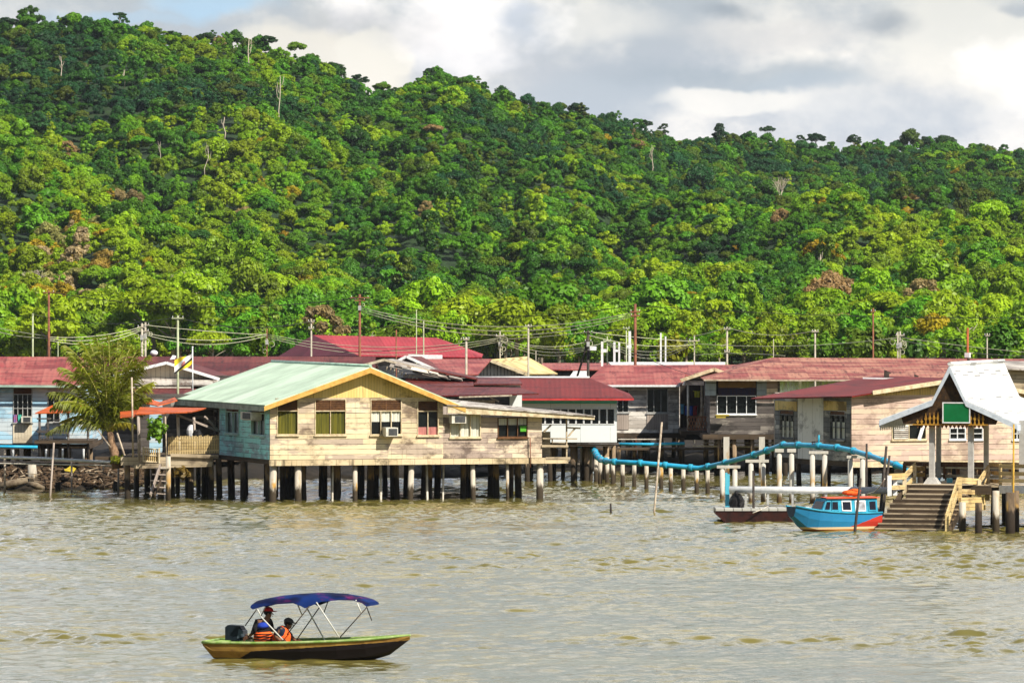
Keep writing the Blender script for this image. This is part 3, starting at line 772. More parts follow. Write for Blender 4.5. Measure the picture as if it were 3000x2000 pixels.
def window(parent, fr, r, cols=2, rows=1, fm=None, glass=None, curtain=None, cpart=(0, 1, 0, 1), louvre=0.0, v0=0.0, bar=0.034, sill=True, drop=None, label=None):
    """window in an opening r: frame and mullions, a pane sheet, optional curtain behind it and louvre above"""
    u0, u1, w0, w1 = r; fm = fm or M_fascia; mb = MB(); e = 0.004
    wl = w1 - louvre
    for a, b in ((u0 + e, u0 + bar), (u1 - bar, u1 - e)): mb.obox(fr, a, b, v0 - 0.025, v0 + 0.07, w0 + e, w1 - e)
    mb.obox(fr, u0 + bar, u1 - bar, v0 - 0.025, v0 + 0.07, w0 + e, w0 + bar); mb.obox(fr, u0 + bar, u1 - bar, v0 - 0.025, v0 + 0.07, w1 - bar, w1 - e)
    if louvre: mb.obox(fr, u0 + bar, u1 - bar, v0 - 0.022, v0 + 0.07, wl - bar / 2, wl + bar / 2)
    for i in range(1, cols):
        c = u0 + (u1 - u0) * i / cols; mb.obox(fr, c - bar * .4, c + bar * .4, v0 - 0.015, v0 + 0.06, w0 + bar, wl - bar / 2)
    for i in range(1, rows):
        c = w0 + (wl - w0) * i / rows; mb.obox(fr, u0 + bar, u1 - bar, v0 - 0.012, v0 + 0.055, c - bar * .35, c + bar * .35)
    if sill: mb.obox(fr, u0 - 0.03, u1 + 0.03, v0 - 0.07, v0 - 0.004, w0 - 0.05, w0 + 0.002)
    wn = mb.build('window', fm, parent)
    if label: wn['label'] = label
    g = MB(); g.obox(fr, u0 + bar * .5, u1 - bar * .5, v0 + 0.075, v0 + 0.085, w0 + bar * .5, wl)
    g.build('pane', glass or M_glass, wn)
    if curtain:
        c = MB(); a, b, p, q = cpart; n = 22; rows_ = []
        for w in (w0 + (wl - w0) * p, w0 + (wl - w0) * q):
            rows_.append([fr.pt(u0 + bar + (u1 - u0 - 2 * bar) * (a + (b - a) * i / n), v0 + 0.062 - 0.016 * math.sin(i * 2.1), w) for i in range(n + 1)])
        c.grid(rows_); c.build('curtain', curtain, wn)
    if louvre:
        l = MB(); k = max(3, int(louvre / 0.085))
        for i in range(k):
            w = wl + bar / 2 + (louvre - bar * 1.5) * (i + 0.5) / k
            l.hexa([fr.pt(u, v, w + dw) for dw, in ((0,), (0.012,)) for u, v in ((u0 + bar, v0 + 0.0), (u1 - bar, v0 + 0.0), (u1 - bar, v0 + 0.06), (u0 + bar, v0 + 0.06))])
            l.hexa([fr.pt(u, v0 + dv, w + dw) for u, dv, dw in ((u0 + bar, .0, -.03), (u1 - bar, .0, -.03), (u1 - bar, .05, .03), (u0 + bar, .05, .03), (u0 + bar, .0, -.018), (u1 - bar, .0, -.018), (u1 - bar, .05, .042), (u0 + bar, .05, .042))])
        l.obox(fr, u0 + bar, u1 - bar, v0 + 0.08, v0 + 0.09, wl, w1)
        if u1 - u0 > 0.9: c = (u0 + u1) / 2; l.obox(fr, c - .025, c + .025, v0 - 0.012, v0 + 0.05, wl, w1)
        l.build('louvre', M_brownf, wn)
    return wn
_stilt = {}
def stilts(parent, pts, mat, r=0.13, top=None, name='stilt', square=False):
    """piles from the mud up to the floor, each a mesh of its own under its house; pts: (X, Y, top z)"""
    base = WORLD[parent.name]
    for (x, y, z) in pts:
        rr = r * random.uniform(0.8, 1.2); dx, dy = random.uniform(-.11, .11), random.uniform(-.06, .06)
        mb = MB().tube((x + dx, y + dy, -1.6), (x, y, z), rr, rr * 0.95, 8)
        mb.build(name, mat, parent)
def floor_stilts(parent, fr, us, vs, wtop, mat, r=0.12, skip=0.0):
    pts = []
    for v in vs:
        for u in us:
            if random.random() < skip: continue
            p = fr.pt(u + random.uniform(-.25, .25), v + random.uniform(-.15, .15), wtop); pts.append((p.x, p.y, p.z))
    stilts(parent, pts, mat, r)
def aircon(label, fr, r, v0, depth=0.42, group='air conditioners in the house windows'):
    u0, u1, w0, w1 = r
    p = fr.pt((u0 + u1) / 2, v0, w0)
    t = thing('air_conditioner', label, 'air conditioner', p, group)
    MB().obox(fr, u0, u1, v0 - depth, v0 + 0.05, w0, w1).build('casing', M_acw, t)
    k = (u1 - u0)
    g = MB().obox(fr, u0 + k * .22, u1 - k * .07, v0 - depth - 0.012, v0 - depth - 0.002, w0 + (w1 - w0) * .12, w1 - (w1 - w0) * .12)
    for i in range(6):
        c = w0 + (w1 - w0) * (0.18 + 0.115 * i); g.obox(fr, u0 + k * .22, u1 - k * .07, v0 - depth - 0.02, v0 - depth - 0.013, c, c + 0.014)
    g.build('grille', M_acg, t)
    b = MB()
    for c in (u0 + k * .1, u1 - k * .1): b.bar(fr.pt(c, v0 - depth + .04, w0 - .02), fr.pt(c, v0 - 0.01, w0 - .02), .03, .03)
    b.build('bracket', M_grey1, t)
    return t

# ================================================================== the cream house with the mint roof
fr = Frame(P(791, 1364, 250), R(17)); MAIN = fr
house = thing('stilt_house', 'large cream plank house with mint green roof and turquoise side, standing over the water', 'house', fr.O)
U = lambda x, y, v=0.0: fr.px(x, y, v)
uR = U(1298, 1300)[0]; uW = U(1588, 1300)[0]; uE = U(1664, 1340)[0]
wS = U(800, 1346)[1]                                       # top of the skirting
apex = U(1085, 1073, -0.45); el = U(776, 1186, -0.45); er = U(1362, 1190, -0.45)
sl_l = (apex[1] - el[1]) / (apex[0] - el[0]); sl_r = (apex[1] - er[1]) / (er[0] - apex[0])
roof_w = lambda u: apex[1] - (sl_l * (apex[0] - u) if u < apex[0] else sl_r * (u - apex[0]))
wA = U(820, 1166)[1]
openings = {}
wins = [('olive', 811, 1168, 874, 1274, 1, M_curtg, (0, 1, 0, 1), .44), ('olive2', 922, 1168, 1014, 1274, 2, M_curtg, (0.0, 1, 0, 1), .44),
        ('white', 1085, 1168, 1177, 1274, 3, M_curtw, (0, 1, .55, 1), .44), ('pink', 1222, 1172, 1285, 1276, 2, M_curtp, (0, 1, 0, .35), .40)]
rs = [rect(fr, a, b, c, d_) for _, a, b, c, d_, *_ in wins]
uc = U(808, 1200)[0]
mbw = wall(MB(), fr, 0, uR, wS, wA, rs + [(-1, uc, roof_w(0) - 0.10, 9)])
mbw.build('wall', M_cream, house)
# skirting, set a little proud
MB().obox(fr, -0.02, uE, -0.035, 0.09, 0.0, wS - 0.015).build('skirting', planks('pale skirting boards', (0.60, 0.47, 0.28), (0.68, 0.56, 0.38), (0.14, 0.11, 0.07), 0.5, True, dirt_amt=0.9, gap=0.03, streak=1.0), house)
# gable of upright boards
pts = [fr.pt(uc, 0, roof_w(uc) - .10), fr.pt(uc, 0, wA)] if roof_w(uc) - .10 > wA else [fr.pt(uc + (wA - roof_w(uc) + .1) / sl_l, 0, wA)]
ur2 = min(uR, apex[0] + (apex[1] - .1 - wA) / sl_r)
pts = pts[-1:] + [fr.pt(ur2, 0, wA), fr.pt(ur2, 0, max(wA, roof_w(ur2) - .1)), fr.pt(apex[0], 0, apex[1] - .10)]
if (pts[1] - pts[2]).length < 1e-4: pts.pop(2)
if roof_w(uc) - .10 > wA: pts.append(fr.pt(uc, 0, roof_w(uc) - .1))
MB().prism(pts, fr.v * 0.10).build('gable', M_creamv, house)
for (nm, a, b, c, d_, cols, cur, part, lv), r_ in zip(wins, rs): window(house, fr, r_, cols, 1, M_fascia, None, cur, part, lv)
# wing on the end, under a low sloping roof
wr = [rect(fr, 1318, 1213, 1409, 1281), rect(fr, 1458, 1222, 1546, 1281)]
wt = lambda u: U(1310, 1208)[1] + (U(1588, 1228)[1] - U(1310, 1208)[1]) * (u - U(1310, 1208)[0]) / (uW - U(1310, 1208)[0])
wW = wr[0][3]
mw = wall(MB(), fr, uR, uW, wS, wr[1][3], [(wr[0][0], wr[0][1], wr[0][2], wr[1][3]), wr[1]], 0.012)
mw.obox(fr, uR, wr[0][0], 0.012, 0.11, wr[1][3], wW); mw.obox(fr, wr[0][1], uW, 0.012, 0.11, wr[1][3], wW - .12)
mw.build('wing_wall', M_cream2, house)
window(house, fr, wr[0], 3, 1, M_fascia, None, M_curtw, (0, 1, 0, 1), 0, 0.012)
window(house, fr, wr[1], 3, 1, M_brownf, None, M_curtw, (0, 1, .62, 1), 0, 0.012)
a0 = U(1312, 1188, -.45); a1 = U(1742, 1221, -.45)
MB().prism([fr.pt(a0[0], -.45, a0[1]), fr.pt(a1[0], -.45, a1[1]), fr.pt(a1[0], -.45, a1[1] - .10), fr.pt(a0[0], -.45, a0[1] - .27)], fr.v * .05).build('wing_fascia', M_fascia, house)
MB().slab([fr.pt(a0[0] - .05, -.5, a0[1] + .05), fr.pt(a1[0], -.5, a1[1] + .05), fr.pt(a1[0], 2.6, a1[1] + .12), fr.pt(a0[0] - .05, 3.6, a0[1] + .30)], .045).build('wing_roof', M_scrap, house)
# main roof
def find_v(u, w, px):
    lo, hi = 0.0, 30.0
    for _ in range(50):
        m_ = (lo + hi) / 2; p = fr.pt(u, m_, w); x = 1500 + p.x / p.y * F
        lo, hi = (m_, hi) if x > px else (lo, m_)
    return lo
vB = find_v(apex[0], apex[1], 797)
MB().slab([fr.pt(el[0], -.45, el[1]), fr.pt(apex[0], -.45, apex[1]), fr.pt(apex[0], vB, apex[1]), fr.pt(el[0], vB, el[1])], .05) \
    .slab([fr.pt(apex[0] + .001, -.45, apex[1]), fr.pt(er[0], -.45, er[1]), fr.pt(er[0], vB, er[1]), fr.pt(apex[0] + .001, vB, apex[1])], .05).build('roof', M_mint, house)
MB().path([fr.pt(apex[0], -.47, apex[1] + .02), fr.pt(apex[0], vB, apex[1] + .02)], .06, 6).build('ridge_cap', plain('mint cap', (0.5, 0.72, 0.58), None, .5), house)
m1 = MB()
m1.prism([fr.pt(el[0] - .03, -.47, el[1] - .05), fr.pt(apex[0], -.47, apex[1] - .05), fr.pt(apex[0], -.47, apex[1] - .24), fr.pt(el[0] - .03, -.47, el[1] - .22)], fr.v * .03)
m1.prism([fr.pt(apex[0] + .002, -.47, apex[1] - .05), fr.pt(er[0] + .03, -.47, er[1] - .05), fr.pt(er[0] + .03, -.47, er[1] - .22), fr.pt(apex[0] + .002, -.47, apex[1] - .24)], fr.v * .03)
m1.build('bargeboard', M_fasciao, house)
MB().obox(fr, el[0] - .03, el[0] + .0, -.4, vB, el[1] - .24, el[1] - .06).build('eave_board', plain('grey green eave board', (0.36, 0.40, 0.34), (0.22, 0.24, 0.20), .8), house)
# turquoise side wall
sL = find_v(0, 0.4, 643); sf = fr.side(sL); SIDE = sf
sr = [rect(sf, 662, 1192, 701, 1268), rect(sf, 737, 1195, 777, 1273)]
wTop = el[1] - .02 + sl_l * (-el[0])
wall(MB(), sf, 0, sL - .012, wS, min(wTop, roof_w(0) - .08), sr).build('side_wall', M_turq, house)
MB().obox(sf, 0, sL - .04, 0.005, .1, wS - .16, wS - .01).build('side_beam', M_deckdk, house)
for r_ in sr: window(house, sf, r_, 2, 1, plain('pale turquoise frame', (.45, .66, .62), None, .7), None, None, (0, 1, 0, 1), .20)
# closed back, far side and floor
bk = MB(); wall(bk, Frame(fr.pt(0, sL, 0), fr.ang), 0, uW, wS, roof_w(0) - .1); bk.obox(fr, uW - .1, uW - .002, .115, sL - .002, wS, wr[1][3])
bk.obox(fr, uR - .1, uR - .002, .115, sL - .002, wr[1][3], roof_w(uR) - .12)
bk.build('rear_wall', M_greyv, house)
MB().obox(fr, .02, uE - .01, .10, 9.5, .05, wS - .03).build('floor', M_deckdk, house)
MB().prism([fr.pt(.3, sL + .02, roof_w(0) - .1), fr.pt(2 * apex[0] - .3, sL + .02, roof_w(0) - .1), fr.pt(apex[0], sL + .02, apex[1] - .12)], fr.v * .06).build('rear_gable', M_greyv, house)
# porch at the wing's end
pm = MB(); pu = lambda x, y: U(x, y)
for (x0, y0, x1, y1, h) in ((1589, 1284, 1690, 1285, .05), (1586, 1306, 1664, 1307, .09), (1618, 1296, 1655, 1297, .04), (1598, 1342, 1670, 1342, .10)):
    a = pu(x0, y0); b = pu(x1, y1); pm.bar(fr.pt(a[0], -.02, a[1]), fr.pt(b[0], -.02, b[1]), .05, h)
for (x, y0, y1, w) in ((1661, 1229, 1340, .05), (1619, 1285, 1300, .04)):
    a = pu(x, y0); b = pu(x, y1); pm.obox(fr, a[0] - w / 2, a[0] + w / 2, .02, .07, b[1], a[1])
for (x0, y0, x1, y1) in ((1592, 1265, 1614, 1244), (1664, 1278, 1684, 1254), (1660, 1252, 1699, 1254)):
    a = pu(x0, y0); b = pu(x1, y1); pm.bar(fr.pt(a[0], -.03, a[1]), fr.pt(b[0], -.03, b[1]), .04, .06)
pm.obox(fr, uW, uE, 2.2, 2.28, wS, wS + .9)
pm.build('porch_rail', M_deck, house)
MB().path([fr.pt(*(lambda q: (q[0], -.09, q[1]))(U(1551, 1281))), fr.pt(*(lambda q: (q[0], -.09, q[1]))(U(1552, 1369)))], .022, 6).build('drain_pipe', M_rust, house)
# piles: a bright front row, then darker ones further in, shade put into their tone
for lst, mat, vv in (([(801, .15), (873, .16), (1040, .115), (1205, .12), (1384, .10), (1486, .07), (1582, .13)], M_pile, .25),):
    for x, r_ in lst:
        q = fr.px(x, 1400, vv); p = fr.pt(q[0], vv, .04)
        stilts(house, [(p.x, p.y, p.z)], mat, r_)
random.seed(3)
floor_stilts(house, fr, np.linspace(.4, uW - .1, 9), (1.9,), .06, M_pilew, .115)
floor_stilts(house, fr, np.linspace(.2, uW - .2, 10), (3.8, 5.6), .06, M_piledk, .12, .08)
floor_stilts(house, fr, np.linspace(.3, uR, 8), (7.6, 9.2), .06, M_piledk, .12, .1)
for x in (1115, 975, 1250, 1300):
    q = fr.px(x, 1400, 1.0); p = fr.pt(q[0], 1.0, .06); stilts(house, [(p.x, p.y, p.z)], M_ltpipe, .045)
# air conditioners
aircon('white air conditioner hanging below the white curtained window of the cream house', fr, rect(fr, 1120, 1251, 1155, 1277), 0.0, .5)
aircon('white air conditioner at the top corner of the pale curtained wing window', fr, rect(fr, 1316, 1215, 1358, 1239), 0.0, .35)
aircon('white air conditioner in the turquoise side wall window under the mint roof', sf, rect(sf, 731, 1207, 763, 1228), 0.0, .35)
# green cloth and chair-like clutter in the wing window are too small to tell; a green box stands on the sill
q = rect(fr, 1524, 1250, 1541, 1262)
one('green_box', MB().obox(fr, q[0], q[1], -.03, .10, q[2] - .02, q[3]).obox(fr, q[0] - .02, q[1] + .02, -.05, .12, q[3], q[3] + .03), plain('bright green plastic', (.10, .42, .03), None, .5), fr.pt((q[0] + q[1]) / 2, .05, q[2]), 'bright green box in the open wing window of the cream house', 'box')

# ================================================================== porch beside the turquoise wall
pz = Z(1338, 254)                                       # porch floor height
porch = thing('porch', 'dark timber porch under a sagging orange awning beside the turquoise wall', 'porch', P(560, 1345, 256))
pf = Frame(sf.pt(-3.6, 0, 0), sf.ang)
def W3(x, y, Y): return P(x, y, Y)
Y0 = 256
q0 = X(365, Y0); q1 = X(640, 258.5)
MB().box(q0, q1, 253.6, 262, pz - .14, pz).build('deck', M_deckdk, porch)
MB().box(q0, q1, 253.5, 253.58, pz - .30, pz + .02).bar(P(392, 1366, 253.3), P(620, 1360, 253.3), .1, .16).bar(P(500, 1333, 253.45), P(640, 1337, 253.45), .1, .12).build('edge_beam', M_deck, porch)
# orange awning in two sheets with a torn one behind
MB().slab([P(398, 1212, 252.9), P(560, 1206, 252.9), P(604, 1194, 255.4), P(410, 1192, 255.4)], .04).build('awning', M_orange, porch)
MB().slab([P(352, 1222, 253.2), P(405, 1219, 253.2), P(408, 1200, 255), P(352, 1205, 255)], .03).build('awning', M_orange, porch)
MB().slab([P(418, 1180, 258), P(462, 1188, 256), P(470, 1178, 259), P(430, 1165, 260)], .03).slab([P(462, 1188, 256), P(520, 1172, 257), P(512, 1163, 260), P(468, 1177, 259)], .03).build('torn_sheet', M_orange, porch)
for (x, y0, y1, Y, r_, m_) in ((386, 1105, 1338, 253.2, .035, M_stick), (405, 1215, 1352, 253.0, .06, M_greyv), (484, 1213, 1345, 253.0, .03, M_stick), (521, 1213, 1338, 255, .06, M_ltpipe), (568, 1222, 1336, 256, .05, M_greyv), (630, 1200, 1340, 259, .07, M_dark)):
    MB().tube(P(x + 4, y1, Y), P(x, y0, Y), r_, None, 7).build('porch_post', m_, porch)
MB().bar(P(522, 1216, 254), P(640, 1262, 256.5), .06, .08).bar(P(600, 1220, 256), P(642, 1264, 257), .06, .07).build('brace', M_greyv, porch)
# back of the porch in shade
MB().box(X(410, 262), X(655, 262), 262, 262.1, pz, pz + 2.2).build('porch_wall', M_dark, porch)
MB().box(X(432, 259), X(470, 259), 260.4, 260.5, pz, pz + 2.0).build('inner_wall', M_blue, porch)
pts = []
for x, Y in ((372, 254), (470, 253.8), (560, 254), (618, 254.4), (400, 256), (450, 257), (500, 256), (550, 257), (600, 258), (640, 257), (430, 260), (520, 260), (580, 260.5)):
    pts.append((X(x, Y), Y, pz - .13))
stilts(porch, pts, M_pilew, .11)
# picket balustrade
pk = thing('picket_fence', 'yellowed picket balustrade along the porch beside the turquoise wall', 'fence', P(570, 1326, 254.2))
A, B = P(492, 1331, 254.0), P(641, 1327, 254.4)
mbp = MB(); n = 30
for i in range(n):
    p = A.lerp(B, (i + .5) / n); h = .66 + random.uniform(-.02, .03)
    mbp.obox(Frame(p, 0), -.021, .021, -.012, .012, 0, h)
mbp.build('picket', M_rail, pk)
MB().bar(A + Vector((0, .03, .12)), B + Vector((0, .03, .12)), .03, .06).bar(A + Vector((0, .03, .52)), B + Vector((0, .03, .52)), .03, .06).build('rail', M_rail, pk)
gt = thing('slatted_gate', 'small pale slatted gate at the head of the ladder stairs', 'gate', P(444, 1354, 253.3))
A, B = P(420, 1352, 253.4), P(467, 1356, 253.4)
g1 = MB()
for i in range(9):
    p = A.lerp(B, i / 8); g1.obox(Frame(p, 0), -.018, .018, -.012, .012, .05, .50)
g1.build('slat', M_rail, gt)
g2 = MB()
for w in (.03, .27, .50): g2.bar(A + Vector((0, -.02, w)), B + Vector((0, -.02, w)), .03, .05)
for p in (A, B): g2.obox(Frame(p, 0), -.03, .03, -.03, .03, 0, .56)
g2.build('gate_frame', M_fascia, gt)
# ladder stairs to the water
st = thing('ladder_stairs', 'rickety grey ladder stairs going down from the porch to the water', 'stairs', P(460, 1450, 253))
sA0, sA1 = P(470, 1362, 253.0), P(440, 1452, 251.8); sB0, sB1 = P(490, 1362, 253.6), P(478, 1456, 252.3)
MB().bar(sA0, sA1, .05, .14).build('stringer', M_greyv, st); MB().bar(sB0, P(452, 1452, 251.6), .05, .12).build('stringer', M_deckdk, st)
for i in range(5):
    k = (i + .5) / 5; MB().bar(sA0.lerp(sA1, k) + Vector((-.1, 0, 0)), sB0.lerp(sB1, k) + Vector((.05, 0, 0)), .24, .04).build('step', M_greyv, st)
pst = one('mooring_pile', MB().tube(P(493, 1462, 251.4) - Vector((0, 0, .8)), P(493, 1336, 251.4), .10, .09, 8).obox(Frame(P(480, 1372, 251.3), 0), -.12, .22, -.1, .1, 0, .06), M_pile, P(493, 1462, 251.4), 'thick bleached pile standing by the ladder stairs of the porch', 'pile')
# clutter on the porch
one('white_sack', MB().ball(P(560, 1262, 257) + Vector((0, 0, -.02)), .18, .15, .26, 9, 7, .1), plain('white sacking', (.7, .7, .72), (.5, .5, .54), .9), P(560, 1268, 257), 'white sack piled on the porch behind the pickets', 'sack')
one('motor_cover', MB().ball(P(578, 1275, 254.8), .20, .16, .22, 9, 7, .15), plain('black cover', (.012, .012, .014), None, .6), P(578, 1275, 254.8), 'black bundle hanging over the porch pickets', 'bundle')

# ================================================================== sky blue house
bf = Frame(P(0, 1300, 272), 0.0)
bh = thing('blue_house', 'sky blue plank house with a faded red roof behind the coconut palm', 'house', bf.O)
b0 = bf.px(-420, 1300)[0]; b1 = bf.px(262, 1300)[0]; bt = bf.px(0, 1127)[1]
ow = [rect(bf, 38, 1134, 95, 1237), rect(bf, 139, 1154, 176, 1237)]
wall(MB(), bf, b0, b1, 0, bt, ow).obox(bf, b0, b0 + .1, .1, 8, 0, bt).obox(bf, b1 - .1, b1, .1, 8, 0, bt).build('wall', M_blue, bh)
window(bh, bf, ow[0], 4, 2, M_grey1, None, None, (0, 1, 0, 1), .28); window(bh, bf, ow[1], 2, 2, M_grey1)
r_ = rect(bf, 38, 1238, 94, 1297); MB().obox(bf, r_[0], r_[1], -.03, -.003, r_[2], r_[3]).build('board_panel', planks('pale panel boards', (.60, .52, .38), (.70, .62, .48), (.25, .2, .14), .12, True), bh)
e0 = bf.px(-440, 1126, -.5); e1 = bf.px(272, 1131, -.5); zr = 4.35 + .18
yr_ = 272 + 6.2; rz = Z(1045, yr_)
MB().slab([(X(-440, 271.5), 271.5, Z(1125, 271.5)), (X(262, 271.5), 271.5, Z(1129, 271.5)), (X(268, yr_), yr_, rz), (X(-430, yr_), yr_, rz + .02)], .05) \
    .slab([(X(-430, yr_), yr_, rz + .02), (X(268, yr_), yr_, rz), (X(262, 285), 285, Z(1129, 271.5)), (X(-440, 285), 285, Z(1125, 271.5))], .05).build('roof', M_pinkr, bh)
MB().bar(P(-440, 1128, 271.4), P(262, 1132, 271.4), .04, .09).build('gutter', plain('pale green gutter', (.35, .5, .42), None, .6), bh)
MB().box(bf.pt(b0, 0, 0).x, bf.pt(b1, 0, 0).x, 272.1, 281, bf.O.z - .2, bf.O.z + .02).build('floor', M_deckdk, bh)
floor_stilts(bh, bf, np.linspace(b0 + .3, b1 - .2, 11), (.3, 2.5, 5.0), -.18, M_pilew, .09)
aircon('white air conditioner under the window of the sky blue house', bf, rect(bf, 64, 1219, 93, 1237), 0.0, .35)
for i, (x0, x1, c, l) in enumerate(((40, 50, (.45, .1, .16), 'red and blue cloth hanging in the sky blue house window'), (53, 63, (.08, .5, .38), 'teal cloth hanging in the sky blue house window'))):
    r_ = rect(bf, x0, 1215, x1, 1237)
    rows = [[bf.pt(r_[0] + (r_[1] - r_[0]) * k / 6, -.05 - .02 * math.sin(k * 2), w) for k in range(7)] for w in (r_[2], (r_[2] + r_[3]) / 2, r_[3])]
    mb_ = MB().grid(rows); mb_.obox(bf, r_[0], r_[1], -.05, -.03, r_[3] - .01, r_[3] + .015)
    one('cloth', mb_, plain(f'cloth {i}', c, (.1, .15, .4) if i == 0 else None, .95, 9), bf.pt(r_[0], -.05, r_[2]), l, 'cloth')
# its side porch behind the palm
sp = thing('side_porch', 'small porch with an orange awning and dark rails behind the coconut palm', 'porch', P(160, 1290, 269))
MB().slab([P(103, 1209, 268.2), P(262, 1204, 268.2), P(262, 1178, 271.3), P(160, 1183, 271.3)], .04).build('awning', M_orange, sp)
MB().box(X(105, 269), X(275, 269), 268.2, 271.8, Z(1290, 268.2) - .12, Z(1290, 268.2)).build('deck', M_deckdk, sp)
MB().bar(P(108, 1264, 268.3), P(200, 1268, 268.3), .06, .08).bar(P(108, 1226, 268.3), P(150, 1226, 268.3), .04, .05).build('rail', M_dark, sp)
for x, y0 in ((116, 1208), (140, 1206), (200, 1206), (258, 1206)): MB().tube(P(x, 1345, 268.4), P(x, y0, 268.4), .05, None, 7).build('porch_post', M_dark, sp)
pm = MB()
for i in range(9): pm.obox(Frame(P(118 + i * 4.4, 1288, 268.35), 0), -.012, .012, -.01, .01, 0, .42)
pm.build('baluster', M_dark, sp)
pm = MB(); [pm.bar(P(155, 1230 + 9 * i, 270.5), P(178, 1229 + 9 * i, 270.5), .03, .05) for i in range(4)]
pm.build('shutter', M_trimw, sp)

# ================================================================== generic rear houses: roof sheets from their corners, walls under the eaves
def rear_house(name, label, roofs, mat, walls=(), wallmat=None, base_z=1.25, trims=(), ridge=None, loc=None, cat='house', extra_floor=True, trim_mat=None):
    p0 = Vector(roofs[0][0]); t = thing(name, label, cat, (p0.x, p0.y, base_z))
    mats = mat if isinstance(mat, list) else [mat] * len(roofs)
    for pts, m_ in zip(roofs, mats): MB().slab(pts, .05).build('roof', m_, t)
    for (x0, x1, y0, y1, z0, z1) in walls: MB().box(x0, x1, y0, y1, z0, z1).build('wall', wallmat or M_grey, t)
    for (a, b, h) in trims: MB().bar(a, b, .05, h).build('bargeboard', trim_mat or M_trimw, t)
    if ridge: MB().path(ridge, .04, 6).build('ridge_cap', M_trimw, t)
    return t
def hipgable(x0, x1, ye, yr, Ye, Yr, xe0=None, xe1=None):
    """front slope from eave row ye at distance Ye up to ridge row yr at Yr, and the matching back slope"""
    A, B, C, D = P(x0, ye, Ye), P(x1, ye, Ye), P(xe1 if xe1 is not None else x1, yr, Yr), P(xe0 if xe0 is not None else x0, yr, Yr)
    k = 2 * (Yr - Ye)
    A2, B2 = A + Vector((0, k, 0)), B + Vector((0, k, 0))
    return [[A, B, C, D], [D, C, B2, A2]], A, B, C, D, A2, B2
def boxwall(x0, x1, Y0, Y1, z0, z1): return (X(x0, Y0), X(x1, Y0), Y0, Y1, z0, z1)

# long maroon roof
rf, A, B, C, D, A2, B2 = hipgable(270, 1100, 1128, 1044, 292, 298.5)
lh = rear_house('long_house', 'long low house with a rust streaked maroon roof behind the mint roof', rf, M_red2, [boxwall(285, 1085, 292.6, 304, 1.2, Z(1131, 292))], M_grey)
# white gable house in front of it
wf = Frame(P(330, 1330, 287), 0)
wh = thing('gable_house', 'house with a cream gable, white bargeboards and maroon lean-to roofs behind the flag', 'house', wf.O)
ap = wf.px(489, 1058); l_ = wf.px(332, 1096); r_ = wf.px(645, 1106)
MB().prism([wf.pt(l_[0] + .2, 0, l_[1] - .1), wf.pt(r_[0] - .2, 0, r_[1] - .1), wf.pt(ap[0], 0, ap[1] - .05)], wf.v * .1).build('gable', planks('cream gable boards', (.62, .55, .40), (.72, .64, .48), (.3, .24, .16), .2, True, dirt_amt=.4), wh)
MB().slab([wf.pt(l_[0], -.5, l_[1]), wf.pt(ap[0], -.5, ap[1]), wf.pt(ap[0], 9, ap[1]), wf.pt(l_[0], 9, l_[1])], .05).slab([wf.pt(ap[0], -.5, ap[1]), wf.pt(r_[0], -.5, r_[1]), wf.pt(r_[0], 9, r_[1]), wf.pt(ap[0], 9, ap[1])], .05).build('roof', M_red2, wh)
MB().bar(wf.pt(l_[0], -.52, l_[1] - .06), wf.pt(ap[0], -.52, ap[1] - .06), .03, .12).bar(wf.pt(ap[0], -.52, ap[1] - .06), wf.pt(r_[0], -.52, r_[1] - .06), .03, .12).build('bargeboard', M_trimw, wh)
MB().slab([P(345, 1124, 285.2), P(640, 1128, 285.2), P(640, 1108, 287), P(350, 1106, 287)], .05).build('lean_to_roof', M_scrap, wh)
MB().bar(P(370, 1134, 285), P(560, 1135, 285), .05, .05).build('gutter', M_ltpipe, wh)
MB().slab([P(375, 1170, 281.8), P(560, 1168, 281.8), P(575, 1138, 285), P(365, 1138, 285)], .05).build('lean_to_roof', M_red2, wh)
MB().obox(wf, .0, r_[0] + .8, .1, .2, 0, l_[1] - .05).obox(wf, -.1, 0, .1, 9, 0, l_[1] - .1).obox(wf, r_[0] + .8, r_[0] + .9, .1, 9, 0, l_[1] - .1).build('wall', M_dark, wh)  # dark boards stand in for the shaded porch interior
MB().obox(wf, -.5, r_[0] + 1, -4, 9, -.2, 0).build('floor', M_deckdk, wh)
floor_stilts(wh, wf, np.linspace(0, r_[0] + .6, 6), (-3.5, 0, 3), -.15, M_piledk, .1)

# coral hip roof
hp = [P(1052, 1042, 340), P(1412, 1046, 340), P(1280, 989, 346.5), P(917, 981, 346.5)]
hl = [P(815, 1044, 340 + 7), P(1052, 1042, 340), P(917, 981, 346.5)]
hb = [P(1412, 1046, 340), P(1412, 1046, 340) + Vector((0, 13, 0)), P(1280, 989, 346.5)]
ch = rear_house('hip_roof_house', 'house with a big bright coral red hip roof, tallest roof of the village', [hp, hl, hb, [P(917, 981, 346.5), P(1280, 989, 346.5), P(1412, 1046, 340) + Vector((0, 13, 0)), P(815, 1044, 347) + Vector((0, 6, 0))]], [M_coral, roofing('shade toned coral hip sheets', (.09, .018, .03), (.12, .025, .04), (.06, .015, .02), .3, sheet=40), M_coral, M_coral], [boxwall(1050, 1400, 341, 352, 1.0, Z(1046, 340))], M_grey)  # left hip: shaded side of the coral roof painted purple brown

